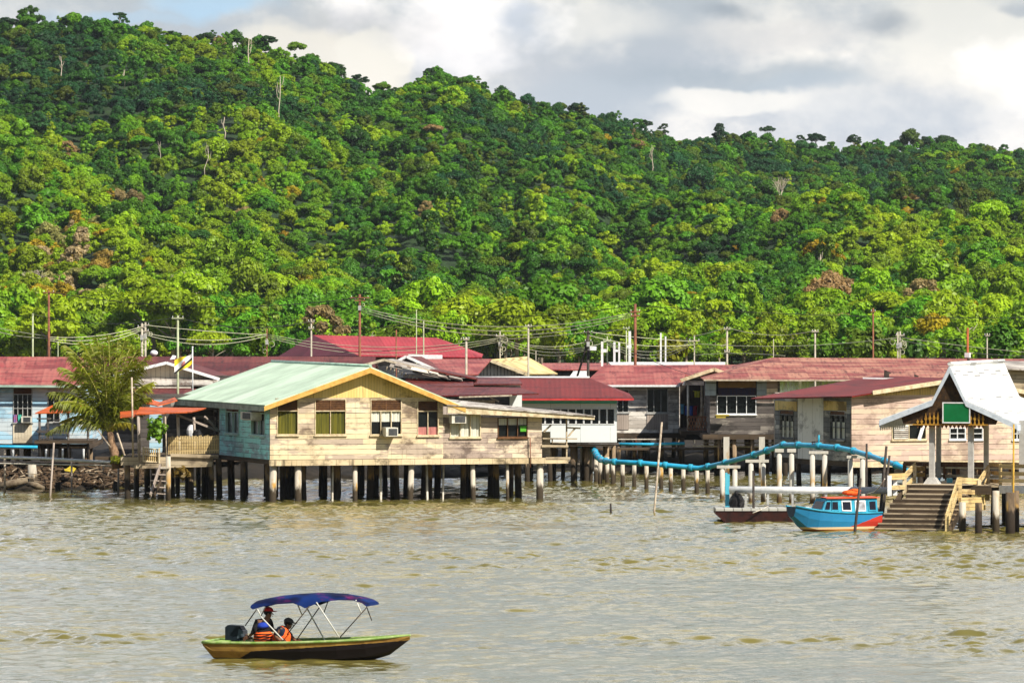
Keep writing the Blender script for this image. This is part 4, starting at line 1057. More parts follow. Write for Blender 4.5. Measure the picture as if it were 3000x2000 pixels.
# house with the torn scrap roof behind the mint gable
sh = rear_house('scrap_roof_house', 'half ruined house with a torn grey scrap metal roof behind the mint gable', [[P(1060, 1072, 266), P(1129, 1052, 266), P(1150, 1050, 274), P(1075, 1068, 274)], [P(1129, 1053, 265.6), P(1300, 1094, 265.6), P(1330, 1090, 274), P(1150, 1050, 274)], [P(1260, 1082, 265.2), P(1398, 1109, 265.2), P(1400, 1104, 272), P(1290, 1080, 272)]], [M_scrap, M_scrap, M_red2], [boxwall(1100, 1390, 268, 274, 1.2, Z(1112, 268))], M_dark, trims=[(P(1060, 1071, 265.5), P(1129, 1053, 265.5), .10), (P(1129, 1055, 265.4), P(1300, 1096, 265.4), .08)], trim_mat=M_stick)
random.seed(12)
for i in range(16):
    k = random.random(); a = P(1135 + 190 * k, 1066 + 42 * k + random.uniform(-4, 8), 265.0 - .1 * i / 16); L = random.uniform(.25, .9)
    MB().slab([a, a + Vector((L, 0, -L * .22)), a + Vector((L * .9, .5, -L * .2 + .1)), a + Vector((0.05, .5, .1))], .015).build('loose_sheet', random.choice([M_scrap, M_scrap, M_ltpipe, M_dark]), sh)
mb_ = MB()
for i in range(11): mb_.bar(P(1135 + 11 * i, 1073 + 4 * i, 265.7), P(1131 + 11 * i, 1087 + 3.2 * i, 265.7), .05, .04)
mb_.build('rafter', M_stick, sh)
# dark red broken lean-to beneath it
dr = rear_house('lean_to', 'dark red broken lean-to roof between the mint roof and the low white house', [[P(1180, 1132, 262.5), P(1388, 1130, 262.5), P(1386, 1114, 266), P(1190, 1108, 266)], [P(1205, 1160, 259.5), P(1578, 1152, 259.5), P(1520, 1134, 262.2), P(1205, 1132, 262.2)], [P(1388, 1124, 264), P(1530, 1124, 264), P(1520, 1108, 269), P(1390, 1106, 269)]], M_red2, [boxwall(1210, 1525, 264.6, 268, 1.4, Z(1126, 264.6))], M_dark, cat='lean-to')
MB().box(X(1493, 262), X(1529, 262), 262, 266, 1.4, Z(1152, 262)).build('white_wall', M_white, dr)
MB().box(X(1358, 262.4), X(1450, 262.4), 262.4, 262.5, Z(1192, 262.4), Z(1172, 262.4)).build('panel', M_cream2, dr)
MB().bar(P(1345, 1163, 259.3), P(1500, 1158, 259.3), .05, .06).bar(P(1362, 1175, 260), P(1450, 1176, 260), .05, .05).bar(P(1436, 1164, 259.8), P(1462, 1176, 259.8), .05, .06).build('edge_board', M_stick, dr)

# white and turquoise house with the long window row
ef = Frame(P(1525, 1295, 274), 0)
eh = thing('white_house', 'low white house with a turquoise band, a long window row and a deep red roof', 'house', ef.O)
eu = ef.px(1807, 1295)[0]; et = ef.px(1525, 1170)[1]; e2 = ef.px(1525, 1181)[1]
ro = rect(ef, 1529, 1196, 1801, 1243)
wall(MB(), ef, 0, eu, 0, e2 - .01, [ro]).obox(ef, eu - .1, eu - .001, .1, 9, 0, et).obox(ef, 0, .1, .1, 9, 0, et).obox(ef, 0, eu, 9, 9.1, 0, et).build('wall', M_white, eh)
MB().obox(ef, -.01, eu + .01, -.01, .09, e2, et).build('band', plain('turquoise paint', (.10, .52, .46), (.16, .58, .52), .6, 4), eh)
nw = 12
for i in range(nw):
    a = ro[0] + (ro[1] - ro[0]) * i / nw; b = ro[0] + (ro[1] - ro[0]) * (i + 1) / nw
    window(eh, ef, (a, b, ro[2], ro[3]), 1, 1, M_trimw, sill=False, bar=.03)
ez0 = ef.px(1525, 1296)[1]
A, B = P(1390, 1166, 273.4), P(1857, 1166, 273.4); C, D = P(1727, 1107, 279), P(1385, 1107, 279)
MB().slab([A, B, C, D], .06).build('roof', M_red, eh)
MB().slab([B, B + Vector((0, 11, 0)), C], .06).build('roof', M_red, eh)
MB().slab([D, C, B + Vector((0, 11, 0)), A + Vector((0, 11, 0))], .06).build('roof', M_red, eh)
MB().bar(P(1388, 1170, 273.35), P(1857, 1170, 273.35), .05, .07).build('gutter', plain('red gutter', (.55, .06, .06), None, .5), eh)
MB().path([D + Vector((0, 0, .03)), C + Vector((0, 0, .03))], .045, 6).build('ridge_cap', M_trimw, eh)
MB().obox(ef, 0, eu - .1, .1, 9, -.16, .02).build('floor', M_deckdk, eh)
MB().path([P(1690, 1300, 273.8), P(1815, 1300, 273.8)], .04, 6).build('edge_pipe', M_dark, eh)
floor_stilts(eh, ef, np.linspace(.4, eu - .3, 5), (.6, 3, 6), -.15, M_pilew, .11)

# tan gable house and pink roof next to it
th = thing('tan_roof_house', 'house with a tan sheet roof and pale gable boards in the middle of the village', 'house', P(1436, 1100, 318))
tf = Frame(P(1325, 1180, 318), 0); ap = tf.px(1436, 1052); l_ = tf.px(1325, 1093); r_ = tf.px(1547, 1094)
ap2 = P(1545, 1044, 326)
MB().prism([tf.pt(l_[0] + .3, 0, l_[1] - .1), tf.pt(r_[0] - .3, 0, r_[1] - .1), tf.pt(ap[0], 0, ap[1] - .05)], tf.v * .1).build('gable', planks('white and black gable slats', (.60, .56, .46), (.68, .64, .54), (.08, .07, .06), .16, True, gap=.25, dirt_amt=.4), th)
MB().slab([tf.pt(ap[0], -.5, ap[1]), tf.pt(r_[0], -.5, r_[1]), P(1634, 1094, 326), ap2], .05).build('roof', M_tan, th)
MB().slab([tf.pt(l_[0], -.5, l_[1]), tf.pt(ap[0], -.5, ap[1]), ap2, ap2 + Vector((-2.4, .5, -.75))], .05).build('roof', M_tan, th)
MB().bar(tf.pt(l_[0], -.52, l_[1] - .05), tf.pt(ap[0], -.52, ap[1] - .05), .04, .14).bar(tf.pt(ap[0], -.52, ap[1] - .05), tf.pt(r_[0], -.52, r_[1] - .05), .04, .14).build('bargeboard', M_fascia, th)
MB().obox(tf, .3, r_[0] - .2, .1, 8, 0, r_[1] - .12).build('wall', M_grey, th)
MB().box(X(1560, 324), X(1625, 324), 324, 330, 1, Z(1096, 324)).build('wall', M_dark, th)
rear_house('pink_roof_house', 'house with a faded pink roof and white ridge sheet between coral and tan roofs', [[P(1232, 1094, 306), P(1400, 1096, 306), P(1440, 1051, 314), P(1232, 1051, 314)], [P(1158, 1060, 305), P(1190, 1043, 305), P(1235, 1046, 312), P(1200, 1062, 312)], [P(1190, 1043, 305), P(1272, 1080, 305), P(1300, 1078, 312), P(1235, 1044, 312)]], [M_pinkr, M_scrap, M_red2], [boxwall(1180, 1400, 307, 313, 1.2, Z(1098, 306))], M_grey, trims=[(P(1158, 1061, 304.9), P(1190, 1044, 304.9), .12), (P(1190, 1044, 304.9), P(1274, 1082, 304.9), .12), (P(1196, 1044, 314.4), P(1296, 1046, 314.4), .2)])
rear_house('far_maroon_house', 'small far house with a dull maroon roof beside the leaning black pole', [[P(1575, 1082, 335), P(1800, 1082, 335), P(1800, 1063, 341), P(1590, 1063, 341)]], M_pinkr, [boxwall(1585, 1790, 335.5, 341, 1.0, Z(1083, 335))], M_dark)
rear_house('white_wall_shed', 'little shed with whitewashed wall and pale roof under the black pole', [[P(1668, 1104, 316), P(1722, 1104, 316), P(1722, 1086, 319), P(1680, 1086, 319)]], M_whiter, [boxwall(1672, 1720, 316.4, 319, 1.0, Z(1105, 316))], M_white, cat='shed')
rear_house('white_roof_shed', 'long shed with a thin white roof edge behind the pink roofs', [[P(1790, 1068, 326), P(2125, 1068, 326), P(2125, 1060, 331), P(1782, 1060, 331)]], M_whiter, [boxwall(1800, 2110, 326.5, 331, 1, Z(1069, 326))], M_grey, cat='shed')
# white columns of an unfinished building
uc_ = thing('unfinished_building', 'bare white concrete columns and beams of an unfinished building before the hill', 'building', P(1800, 1062, 338))
for x, y0, r_ in ((1764, 1000, .09), (1800, 1002, .09), (1814, 1002, .07), (1845, 970, .10), (1936, 975, .07), (1950, 985, .06)):
    r_ *= .62; MB().box(X(x, 338) - r_, X(x, 338) + r_, 338 - r_, 338 + r_, 0, Z(y0, 338)).build('column', M_trimw, uc_)
MB().bar(P(1764, 1027, 338), P(1778, 1027, 338), .12, .16).bar(P(1800, 1027, 338), P(1814, 1027, 338), .12, .12).bar(P(1835, 1015, 338), P(1850, 1015, 338), .12, .14).build('beam', M_trimw, uc_)

# weathered grey house with the pink hip roof
gf = Frame(P(1806, 1268, 291), 0)
gh = thing('grey_house', 'weathered grey plank house with a faded pink hip roof and boarded panels under its windows', 'house', gf.O)
gu = gf.px(1990, 1268)[0]; gtp = gf.px(1806, 1130)[1]
g_o = [rect(gf, 1808, 1142, 1842, 1208), rect(gf, 1895, 1138, 1957, 1209)]
wall(MB(), gf, 0, gu, 0, gtp, g_o).obox(gf, 0, .1, .1, 8, 0, gtp).obox(gf, gu - .1, gu, .1, 8, 0, gtp).build('wall', M_grey, gh)
window(gh, gf, g_o[0], 2, 1, M_grey1); window(gh, gf, g_o[1], 3, 1, M_grey1)
for a, b in ((1808, 1842), (1895, 1957)):
    r_ = rect(gf, a, 1211, b, 1258); MB().obox(gf, r_[0], r_[1], -.03, -.003, r_[2], r_[3]).build('board_panel', M_greyv, gh)
A, B = P(1776, 1127, 290.3), P(1998, 1127, 290.3); C, D = P(2018, 1069, 297), P(1770, 1069, 297)
MB().slab([P(1725, 1110, 293), A, D], .05).build('roof', M_pinkr, gh)
MB().slab([A, B, C, D], .05).build('roof', M_pinkr, gh); MB().slab([D, C, B + Vector((0, 13, 0)), A + Vector((0, 13, 0))], .05).build('roof', M_pinkr, gh)
MB().bar(P(1780, 1130, 290.2), P(1992, 1130, 290.2), .05, .08).build('fascia', M_trimw, gh)
MB().obox(gf, -.3, gu + .3, -.2, 9, -.2, 0).build('floor', M_deckdk, gh)
floor_stilts(gh, gf, np.linspace(0, gu, 5), (.2, 3, 6), -.18, M_pilew, .1)
# pink strip roof running on
rear_house('long_pink_house', 'house with a long faded pink roof running behind the little cream gable', [[P(2005, 1100, 300), P(2230, 1100, 300), P(2290, 1068, 306), P(2010, 1068, 306)]], M_pinkr, [boxwall(2010, 2220, 300.5, 306, 1.2, Z(1101, 300))], M_grey)
# open porch with lattice rail and laundry
op = thing('open_porch', 'open porch with lattice rail, washing and a small cream gable by the dark house', 'porch', P(2045, 1262, 288))
MB().box(X(1992, 288), X(2085, 288), 286.5, 294, Z(1262, 286.5) - .15, Z(1262, 286.5)).build('deck', M_deckdk, op)
lat = MB(); A, B = P(2014, 1258, 286.6), P(2080, 1258, 286.6)
for k in range(8):
    a = A.lerp(B, k / 8); b = A.lerp(B, (k + 1.6) / 8 if k < 7 else 1)
    lat.bar(a, b + Vector((0, 0, .52)), .03, .035); lat.bar(a + Vector((0, .035, .52)), b + Vector((0, .035, 0)), .03, .035)
lat.build('lattice', plain('reddish brown rail wood', (.34, .15, .08), (.24, .10, .05), .8), op)
MB().bar(A + Vector((0, -.02, .54)), B + Vector((0, -.02, .54)), .06, .06).bar(A + Vector((0, -.02, .0)), B + Vector((0, -.02, 0)), .06, .06).build('rail', plain('brown rail wood', (.30, .13, .07), (.20, .09, .05), .8), op)
for x, m_ in ((2016, M_ltpipe), (2056, M_stick), (2081, M_trimw)): MB().tube(P(x, 1262, 286.7), P(x, 1128, 286.7), .05, None, 7).build('porch_post', m_, op)
MB().slab([P(1992, 1108, 286), P(2085, 1110, 286), P(2092, 1112, 291), P(1996, 1112, 291)], .05).build('canopy', M_dark, op)
ap, l_, r_ = P(2093, 1078, 285.8), P(1994, 1111, 285.8), P(2127, 1090, 285.8)
MB().slab([l_, ap, ap + Vector((.9, 5, 0)), l_ + Vector((.9, 5, 0))], .05).slab([ap, r_, r_ + Vector((.9, 5, 0)), ap + Vector((.9, 5, 0))], .05).build('roof', M_pinkr, op)
MB().prism([l_ + Vector((.35, .3, -.02)), P(2120, 1102, 286.1), ap + Vector((0, .3, -.1))], (0, .08, 0)).build('gable', M_fascia, op)
MB().bar(l_ + Vector((0, -.03, -.05)), ap + Vector((0, -.03, -.05)), .04, .14).bar(ap + Vector((0, -.03, -.05)), r_ + Vector((0, -.03, -.05)), .04, .14).build('bargeboard', M_fascia, op)
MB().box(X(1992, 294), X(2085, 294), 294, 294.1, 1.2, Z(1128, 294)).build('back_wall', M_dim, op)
for i, (x0, x1, y0, y1, c, nm) in enumerate(((1994, 2003, 1185, 1212, (.10, .34, .50), 'pale blue'), (2006, 2030, 1190, 1216, (.04, .10, .42), 'deep blue'), (2030, 2042, 1190, 1216, (.42, .03, .05), 'red'), (2034, 2050, 1146, 1164, (.62, .62, .05), 'yellow'), (2062, 2076, 1192, 1216, (.35, .34, .34), 'grey'))):
    a, b = P(x0, y0, 288.4 + .1 * i), P(x1, y0, 288.4 + .1 * i); dz_ = (y1 - y0) / F * 288
    rows = [[a.lerp(b, k / 8) + Vector((0, .03 * math.sin(k * 1.7), -dz_ * s_)) for k in range(9)] for s_ in (0, .5, 1)]
    mb_ = MB().grid(rows); mb_.path([a + Vector((-.05, 0, .01)), b + Vector((.05, 0, .01))], .012, 5)
    one('laundry', mb_, plain(f'laundry {nm}', c, None, .95, 6), a, f'{nm} cloth drying in the open porch behind the lattice rail', 'laundry')

# dark weathered house with the long patched roof
kf = Frame(P(2080, 1272, 282), 0)
kh = thing('dark_house', 'dark weathered house with a wide white framed window and a long patched faded red roof', 'house', kf.O)
ku = kf.px(2285, 1272)[0]; kt = kf.px(2080, 1112)[1]
ko = rect(kf, 2100, 1158, 2216, 1213); kl = kf.px(2080, 1136)[1]
wall(MB(), kf, 0, ku, 0, ko[3], [ko]).obox(kf, ku - .1, ku, .1, 9, 0, kt).obox(kf, 0, .1, .1, 9, 0, kt).obox(kf, 0, ku, 9, 9.1, 0, kt).build('wall', M_dark, kh)
MB().obox(kf, .34, ku - 1.0, -.02, .08, ko[3] + .01, kl).build('pelmet', plain('blue black pelmet', (.012, .014, .05), (.03, .015, .02), .7, 8, stretch=(3, 1, .3)), kh)
MB().obox(kf, .34, ku - 1.0, -.01, .08, kl + .01, kt).build('upper_panel', plain('brown ochre boards', (.20, .12, .035), (.12, .07, .025), .8), kh)
for a, b in ((2066, 2098), (2217, 2246)):
    r_ = rect(kf, a, 1112, b, 1158); MB().obox(kf, r_[0], r_[1], -.05, .09, r_[2], r_[3]).build('wall_panel', planks('blue grey panel', (.26, .32, .36), (.36, .42, .46), (.1, .1, .11), .3, dirt_amt=.5), kh)
MB().obox(kf, ku - .95, ku - .1, -.005, .09, ko[3] - .3, kt).build('wall_panel', M_cream2, kh)
window(kh, kf, ko, 4, 1, M_trimw)
A, B = P(2060, 1110, 281.3), P(2560, 1112, 281.3); C, D = P(3010, 1051, 289), P(2264, 1047, 289)
MB().slab([A, B, P(2990, 1096, 283), C, D], .05).build('roof', M_patch, kh)
MB().slab([P(2060, 1108, 281.3) + Vector((0, 15, 0)), A, D], .05).slab([D, C, C + Vector((0, 7, -.9)), D + Vector((-2, 7, -.9))], .05).build('roof', M_patch, kh)
MB().bar(P(2062, 1113, 281.2), P(2500, 1114, 281.2), .05, .06).build('fascia', M_stick, kh)
MB().obox(kf, -.3, ku + .3, -.1, 9, -.2, 0).build('floor', M_deckdk, kh)
floor_stilts(kh, kf, np.linspace(.2, ku, 5), (.1, 3, 6), -.18, M_pilew, .1)
for x in (2128, 2232):
    q = kf.px(x, 1300, -.1); p = kf.pt(q[0], -.1, -.1); MB().box(p.x - .12, p.x + .12, p.y - .1, p.y + .1, -.6, p.z).build('stilt', M_conc, kh)
one('plank_bundle', MB().bar(P(2096, 1216, 281.6), P(2136, 1216, 281.6), .2, .05).bar(P(2098, 1222, 281.6), P(2126, 1222, 281.6), .2, .05), plain('yellow painted board', (.42, .32, .04), None, .8), P(2100, 1224, 281.6), 'yellow boards fixed below the white framed window of the dark house', 'boards')

# house on the river's edge with the deep red roof (cream front, grey side)
lf = Frame(P(2495, 1352, 259), R(22)); LF = lf
rh = thing('cream_house', 'cream and pinkish plank house with a deep red roof behind the jetty shelter', 'house', lf.O)
lU = lf.px(3080, 1350)[0]; wE = lf.px(2500, 1158)[1]
lo = [rect(lf, 2612, 1242, 2714, 1288), rect(lf, 2781, 1252, 2829, 1287), rect(lf, 2850, 1252, 2880, 1287), rect(lf, 2965, 1252, 2994, 1288)]
wall(MB(), lf, 0, lU, 0, wE, lo).build('wall', M_pink, rh)
lap = lf.px(2757, 1116, -.4); lel = lf.px(2497, 1163, -.4); sl = (lap[1] - lel[1]) / (lap[0] - lel[0])
uA = lU / 2; wAp = lel[1] + sl * (uA - lel[0])
MB().prism([lf.pt(0, 0, wE), lf.pt(lU, 0, wE), lf.pt(uA, 0, wAp - .1)], lf.v * .1).build('gable', M_creamv, rh)
lv = 7.0
MB().slab([lf.pt(lel[0] - 2.0, -.4, lel[1] - .12), lf.pt(uA, -.4, wAp), lf.pt(uA, lv, wAp), lf.pt(lel[0] - 2.0, lv, lel[1] - .12)], .05).slab([lf.pt(uA + .001, -.4, wAp), lf.pt(lU + .5, -.4, lel[1] - .1), lf.pt(lU + .5, lv, lel[1] - .1), lf.pt(uA + .001, lv, wAp)], .05)
lrw = lambda px_, py_, v: lf.pt(*(lambda q: (q[0], v, q[1]))(lf.px(px_, py_, v)))
MB().slab([lrw(2496, 1160, -.4), lf.pt(uA, -.4, wAp), lf.pt(uA, lv, wAp), lrw(2200, 1166, 5.5)], .05).slab([lf.pt(uA + .001, -.4, wAp), lf.pt(lU + .5, -.4, lel[1] - .1), lf.pt(lU + .5, lv, lel[1] - .1), lf.pt(uA + .001, lv, wAp)], .05).build('roof', M_red, rh)
MB().bar(lrw(2557, 1150, -.45), lf.pt(uA, -.45, wAp - .06), .04, .16).bar(lf.pt(uA, -.45, wAp - .06), lf.pt(lU + .5, -.45, lel[1] - .16), .04, .16).build('bargeboard', M_fascia, rh)
lL = 0.5
lo_, hi_ = 0, 20.
for _ in range(50):
    m_ = (lo_ + hi_) / 2; p = lf.pt(0, m_, .5); x = 1500 + p.x / p.y * F
    lo_, hi_ = (m_, hi_) if x > 2270 else (lo_, m_)
lL = lo_; lsf = lf.side(lL)
ls = [rect(lsf, 2285, 1201, 2326, 1283), rect(lsf, 2432, 1203, 2477, 1287)]
us_ = [lsf.px(x, 1250)[0] for x in (2270, 2337, 2412, 2493)]
for i, m_ in enumerate((M_darkside, M_greywall, M_darkside)):
    a, b = us_[i], us_[i + 1] if i < 2 else lL - .012
    wall(MB(), lsf, a + .003, b - .003, 0 if i != 1 else .0, wE - .03, ls).build('side_wall', m_, rh)
for x0, x1 in ((2272, 2336), (2414, 2480)):
    r_ = rect(lsf, x0, 1176, x1, 1201); MB().obox(lsf, r_[0], r_[1], -.02, -.004, r_[2], r_[3]).build('side_panel', M_creamv, rh)
for r_ in ls: window(rh, lsf, r_, 3, 2, M_darkside, M_glass, M_curtw, (.05, .95, .05, .72), .18)
window(rh, lf, lo[0], 2, 1, M_fascia, None, M_curtw, (0.05, .35, 0, 1)); window(rh, lf, lo[1], 2, 2, M_trimw); window(rh, lf, lo[2], 1, 2, M_trimw); window(rh, lf, lo[3], 2, 2, M_trimw)
r_ = rect(lf, 2618, 1244, 2660, 1286)
sm = MB(); [sm.obox(lf, r_[0], r_[1], -.05, -.028, r_[2] + (r_[3] - r_[2]) * i / 7 + .01, r_[2] + (r_[3] - r_[2]) * (i + 1) / 7 - .015) for i in range(7)]
sm.build('shutter', M_grey, rh)
MB().bar(lrw(2692, 1288, -.06), lrw(2706, 1242, -.06), .03, .14).build('open_shutter', M_trimw, rh)
MB().obox(lf, .02, lU, .1, lL, -.2, 0).build('floor', M_deckdk, rh)
MB().obox(lf, 0, lU, lL, lL + .1, 0, wE).obox(lf, lU - .1, lU - .002, .1, lL, 0, wE).build('rear_wall', M_greyv, rh)
MB().obox(lf, -.02, lU, -.03, .02, -.22, -.004).build('sill_beam', M_fascia, rh)
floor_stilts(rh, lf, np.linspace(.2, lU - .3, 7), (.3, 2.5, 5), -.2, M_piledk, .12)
# far corner roof at the picture's edge
rear_house('corner_house', 'brown plank house with a scrap patched roof just beyond the white shelter roof', [[P(2890, 1075, 275), P(3150, 1090, 275), P(3150, 1062, 280), P(2935, 1056, 280)]], M_scrap, [boxwall(2925, 3150, 275.4, 280, 1.3, Z(1080, 275))], M_deck)
# ================================================================== blue water pipe and its posts
PIPE = [(1630, 1306, 281), (1700, 1306, 280), (1728, 1307, 278), (1741, 1318, 274), (1749, 1336, 268), (1765, 1349, 263), (1795, 1352, 259.5), (1880, 1356, 258.8), (1960, 1363, 258.4), (2045, 1371, 258), (2078, 1366, 257.6), (2125, 1355, 256.5), (2208, 1332, 254), (2294, 1303, 251.5), (2342, 1303, 250), (2400, 1306, 249), (2456, 1311, 248), (2500, 1320, 247), (2560, 1338, 245), (2610, 1356, 243), (2656, 1373, 240.5)]
pp = [P(*p) for p in PIPE]
pipe = thing('water_pipe', 'long bright blue water pipe winding over the river on posts', 'pipe', pp[7])
MB().path(pp, .095, 10).build('tube', M_pipe, pipe)
def along(px_):
    for a, b in zip(PIPE, PIPE[1:]):
        if a[0] <= px_ <= b[0]:
            k = (px_ - a[0]) / (b[0] - a[0]); pa, pb = P(*a), P(*b); return pa.lerp(pb, k), (pb - pa).normalized()
for px_ in (1733, 1738, 1743, 1747, 1752, 1760, 1775, 1800, 1876, 1949, 2023, 2074, 2125, 2208, 2246, 2294, 2338, 2398, 2452, 2500, 2545, 2590, 2625):
    c, d_ = along(px_); h = .13 if px_ in (2338, 2398, 2294) else .09
    MB().path([c - d_ * h, c - d_ * h * .7, c + d_ * h * .7, c + d_ * h], [.11, .14, .14, .11], 10).build('collar', M_collar, pipe)
low = [(1705, 1392), (1722, 1398), (1731, 1404), (1746, 1410), (1758, 1418), (1769, 1404), (1779, 1414), (1795, 1419), (1824, 1426), (1858, 1426), (1894, 1434), (1937, 1432), (1965, 1440), (2002, 1437), (2041, 1444), (2073, 1446)]
src = None
for i, (x, y) in enumerate(low):
    Y = Yw(y); q = along(x); top = min(q[0].z - .10, 1.0) if x > 1790 else .95 + .5 * (1795 - x) / 90 - .15 * (i % 2)
    lab = 'short concrete post under the low straight run of the blue pipe' if x > 1790 else 'concrete post in the crowded curve of posts under the bend of the blue pipe'
    g = 'posts under the low run of the blue pipe' if x > 1790 else 'posts at the bend of the blue pipe'
    if src is None:
        src = tag(MB().tube((0, 0, -1), (0, 0, 1.0), .088, .084, 10).build('pipe_post', M_pile, None, Vector((0, 0, 0))), lab, 'post', g); o = src; o.location = (X(x, Y), Y, 0)
    else: o = dup(src, label=lab, group=g)
    o.location = (X(x, Y), Y, 0); o.scale = (1, 1, max(.5, top))
# tall white trestles in pairs
for i, (xa, xb, yt, yb, style, where) in enumerate(((2116, 2153, 1366, 1468, 'T', 'behind the blue mooring post'), (2200, 2236, 1349, 1474, 'T', 'behind the black pontoon pole'), (2283, 2319, 1319, 1476, 'I', 'under the peak of the blue pipe'), (2380, 2416, 1324, 1478, 'L', 'before the cream house'), (2491, 2527, 1337, 1482, 'L', 'by the dark leaning poles'))):
    Y = Yw(yb) + 1.2; zt = Z(yt, Y)
    t = thing('pipe_trestle', f'pair of white concrete columns carrying the blue pipe {where}', 'trestle', P((xa + xb) / 2, yb, Y), 'white trestles under the blue pipe')
    for x in (xa, xb):
        MB().tube((X(x, Y), Y, -1), (X(x, Y), Y, zt - .06), .10, .095, 10).build('column', M_conc, t)
        if style == 'I': MB().box(X(x, Y) - .16, X(x, Y) + .16, Y - .13, Y + .13, zt - .06, zt + .06).build('column_head', M_conc, t)
    if style != 'I':
        e = .16 if style == 'T' else .02
        MB().box(X(xa, Y) - .12 - e * .5, X(xb, Y) + .12 + e * .5, Y - .11, Y + .11, zt - .06, zt + .04).build('crosshead', M_conc, t)
# second straight pipe and boardwalk further back
bw = thing('boardwalk', 'narrow dark boardwalk with white edge boards behind the low blue pipe', 'boardwalk', P(1950, 1330, 284))
MB().box(X(1740, 284), X(2290, 284), 284, 285.4, 1.02, 1.10).build('deck', M_deckdk, bw)
MB().bar(P(2030, 1306, 283.9), P(2290, 1310, 283.9), .05, .05).bar(P(1810, 1286, 285), P(1932, 1286, 285), .04, .04).bar(P(2140, 1283, 285), P(2230, 1283, 285), .04, .04).bar(P(2055, 1297, 284.5), P(2290, 1297, 284.5), .04, .04).build('edge_board', M_ltpipe, bw)
stilts(bw, [(X(x, 284.4), 284.4 + .3 * (i % 2), 1.02) for i, x in enumerate((1752, 1790, 1858, 1876, 1940, 1995, 2065, 2128, 2190, 2250))], M_pilew, .09)
one('thin_pipe', MB().path([P(1812, 1300, 283.5), P(1905, 1301, 283.5), P(2006, 1298, 283.5)], .06, 8), M_pipe, P(1812, 1300, 283.5), 'straight blue pipe along the boardwalk under the grey house', 'pipe')
one('thin_pipe', MB().path([P(-60, 1307, 266), P(110, 1309, 266)], .06, 8), M_pipe, P(0, 1307, 266), 'blue pipe below the sky blue house floor', 'pipe')

# ================================================================== jetty with stairs
jO = P(2565, 1553, 222.4); jO.z = 0
jf = Frame(jO, R(-21)); DZ = 1.42
jt = thing('jetty', 'wooden jetty with broad stairs down to the water and yellowed handrails', 'jetty', jO)
NS = 9
for k in range(NS):
    z = DZ * (k + .55) / (NS + .3); v = k * .30; ul = 0 if k < 6 else .35; uw = 2.42
    st_ = MB().obox(jf, ul, uw, v, v + .34, z - .055, z).build('step', M_tread, jt); MB().obox(jf, ul - .01, uw + .01, v - .022, v - .001, z - .04, z + .004).build('nosing', M_deck, st_)
    MB().obox(jf, ul + .02, uw - .02, v + .26, v + .29, z - .02, z + .11).build('riser', M_deckdk, jt)
MB().hexa([jf.pt(u, v, w) for w in (-.9, -.12) for u, v in ((.05, .05), (2.4, .05), (2.4, 2.7), (.05, 2.7))]).build('stair_base', M_deckdk, jt)
for u in (.02, 2.36):
    MB().hexa([jf.pt(u, .05, -.3), jf.pt(u + .06, .05, -.3), jf.pt(u + .06, 2.75, DZ - .40), jf.pt(u, 2.75, DZ - .40), jf.pt(u, .05, .0), jf.pt(u + .06, .05, .0), jf.pt(u + .06, 2.75, DZ - .1), jf.pt(u, 2.75, DZ - .1)]).build('stringer', M_deckdk, jt)
MB().obox(jf, .1, 10.5, 2.74, 10.5, DZ - .07, DZ).build('deck', M_deck, jt)
MB().obox(jf, .15, 3.1, 2.68, 2.74, DZ - .30, DZ - .01).obox(jf, .3, 10.3, 9, 9.1, DZ - .35, DZ - .08).build('edge_beam', M_deckdk, jt)
MB().bar(P(2930, 1433, 223.6), P(3090, 1433, 221.6), .10, .26).build('white_beam', M_trimw, jt)
def rail(pts, w=.05, h=.2, m_=None, nm='handrail'):
    mb = MB()
    for a, b in zip(pts, pts[1:]): mb.bar(a, b, w, h)
    return mb.build(nm, m_ or M_rail, jt)
r1 = [P(2772, 1516, 221.4), P(2807, 1405, 223.4), P(2868, 1411, 224.2), P(2896, 1369, 226)]
rail(r1); rail([p - Vector((0, .02, .36)) for p in r1], .045, .15)
rail([P(2606, 1396, 223.8), P(2652, 1394, 224.8), P(2681, 1362, 226.6)]); rail([P(2606, 1428, 223.8), P(2652, 1426, 224.8), P(2681, 1396, 226.6)], .045, .14)
for (x, y0, y1, Y, w, m_) in ((2774, 1510, 1556, 221.4, .12, M_rail), (2812, 1402, 1500, 223.3, .13, M_rail), (2869, 1405, 1470, 224.1, .12, M_fascia), (2893, 1366, 1465, 225.8, .14, M_fascia), (2606, 1392, 1452, 223.8, .14, M_trimw), (2622, 1394, 1450, 224.4, .14, M_trimw), (2650, 1392, 1448, 224.8, .13, M_fascia), (2680, 1360, 1420, 226.5, .10, M_fascia)):
    MB().box(X(x, Y) - w / 2, X(x, Y) + w / 2, Y - .06, Y + .06, Z(y1, Y), Z(y0, Y)).build('rail_post', m_, jt)
MB().bar(P(2812, 1476, 223.0), P(2884, 1474, 224.2), .1, .42).build('landing_beam', M_rail, jt)
# right hand railing of yellow boards
for y in (1364, 1386, 1407): rail([P(2930, y, 223.8), P(3090, y + 3, 221.8)], .04, .125, None, 'rail_board')
for y in (1360, 1384, 1408): rail([P(2898, y, 226.4), P(2932, y + 2, 223.9)], .04, .12, plain('ochre rail wood', (.42, .26, .07), (.26, .15, .04), .8) if y == 1360 else MATS['ochre rail wood'], 'rail_board')
for x, Y in ((2931, 223.85), (2968, 223.4), (3040, 222.5)): MB().box(X(x, Y) - .05, X(x, Y) + .05, Y - .05, Y + .05, DZ, Z(1358, Y)).build('rail_post', M_rail, jt)
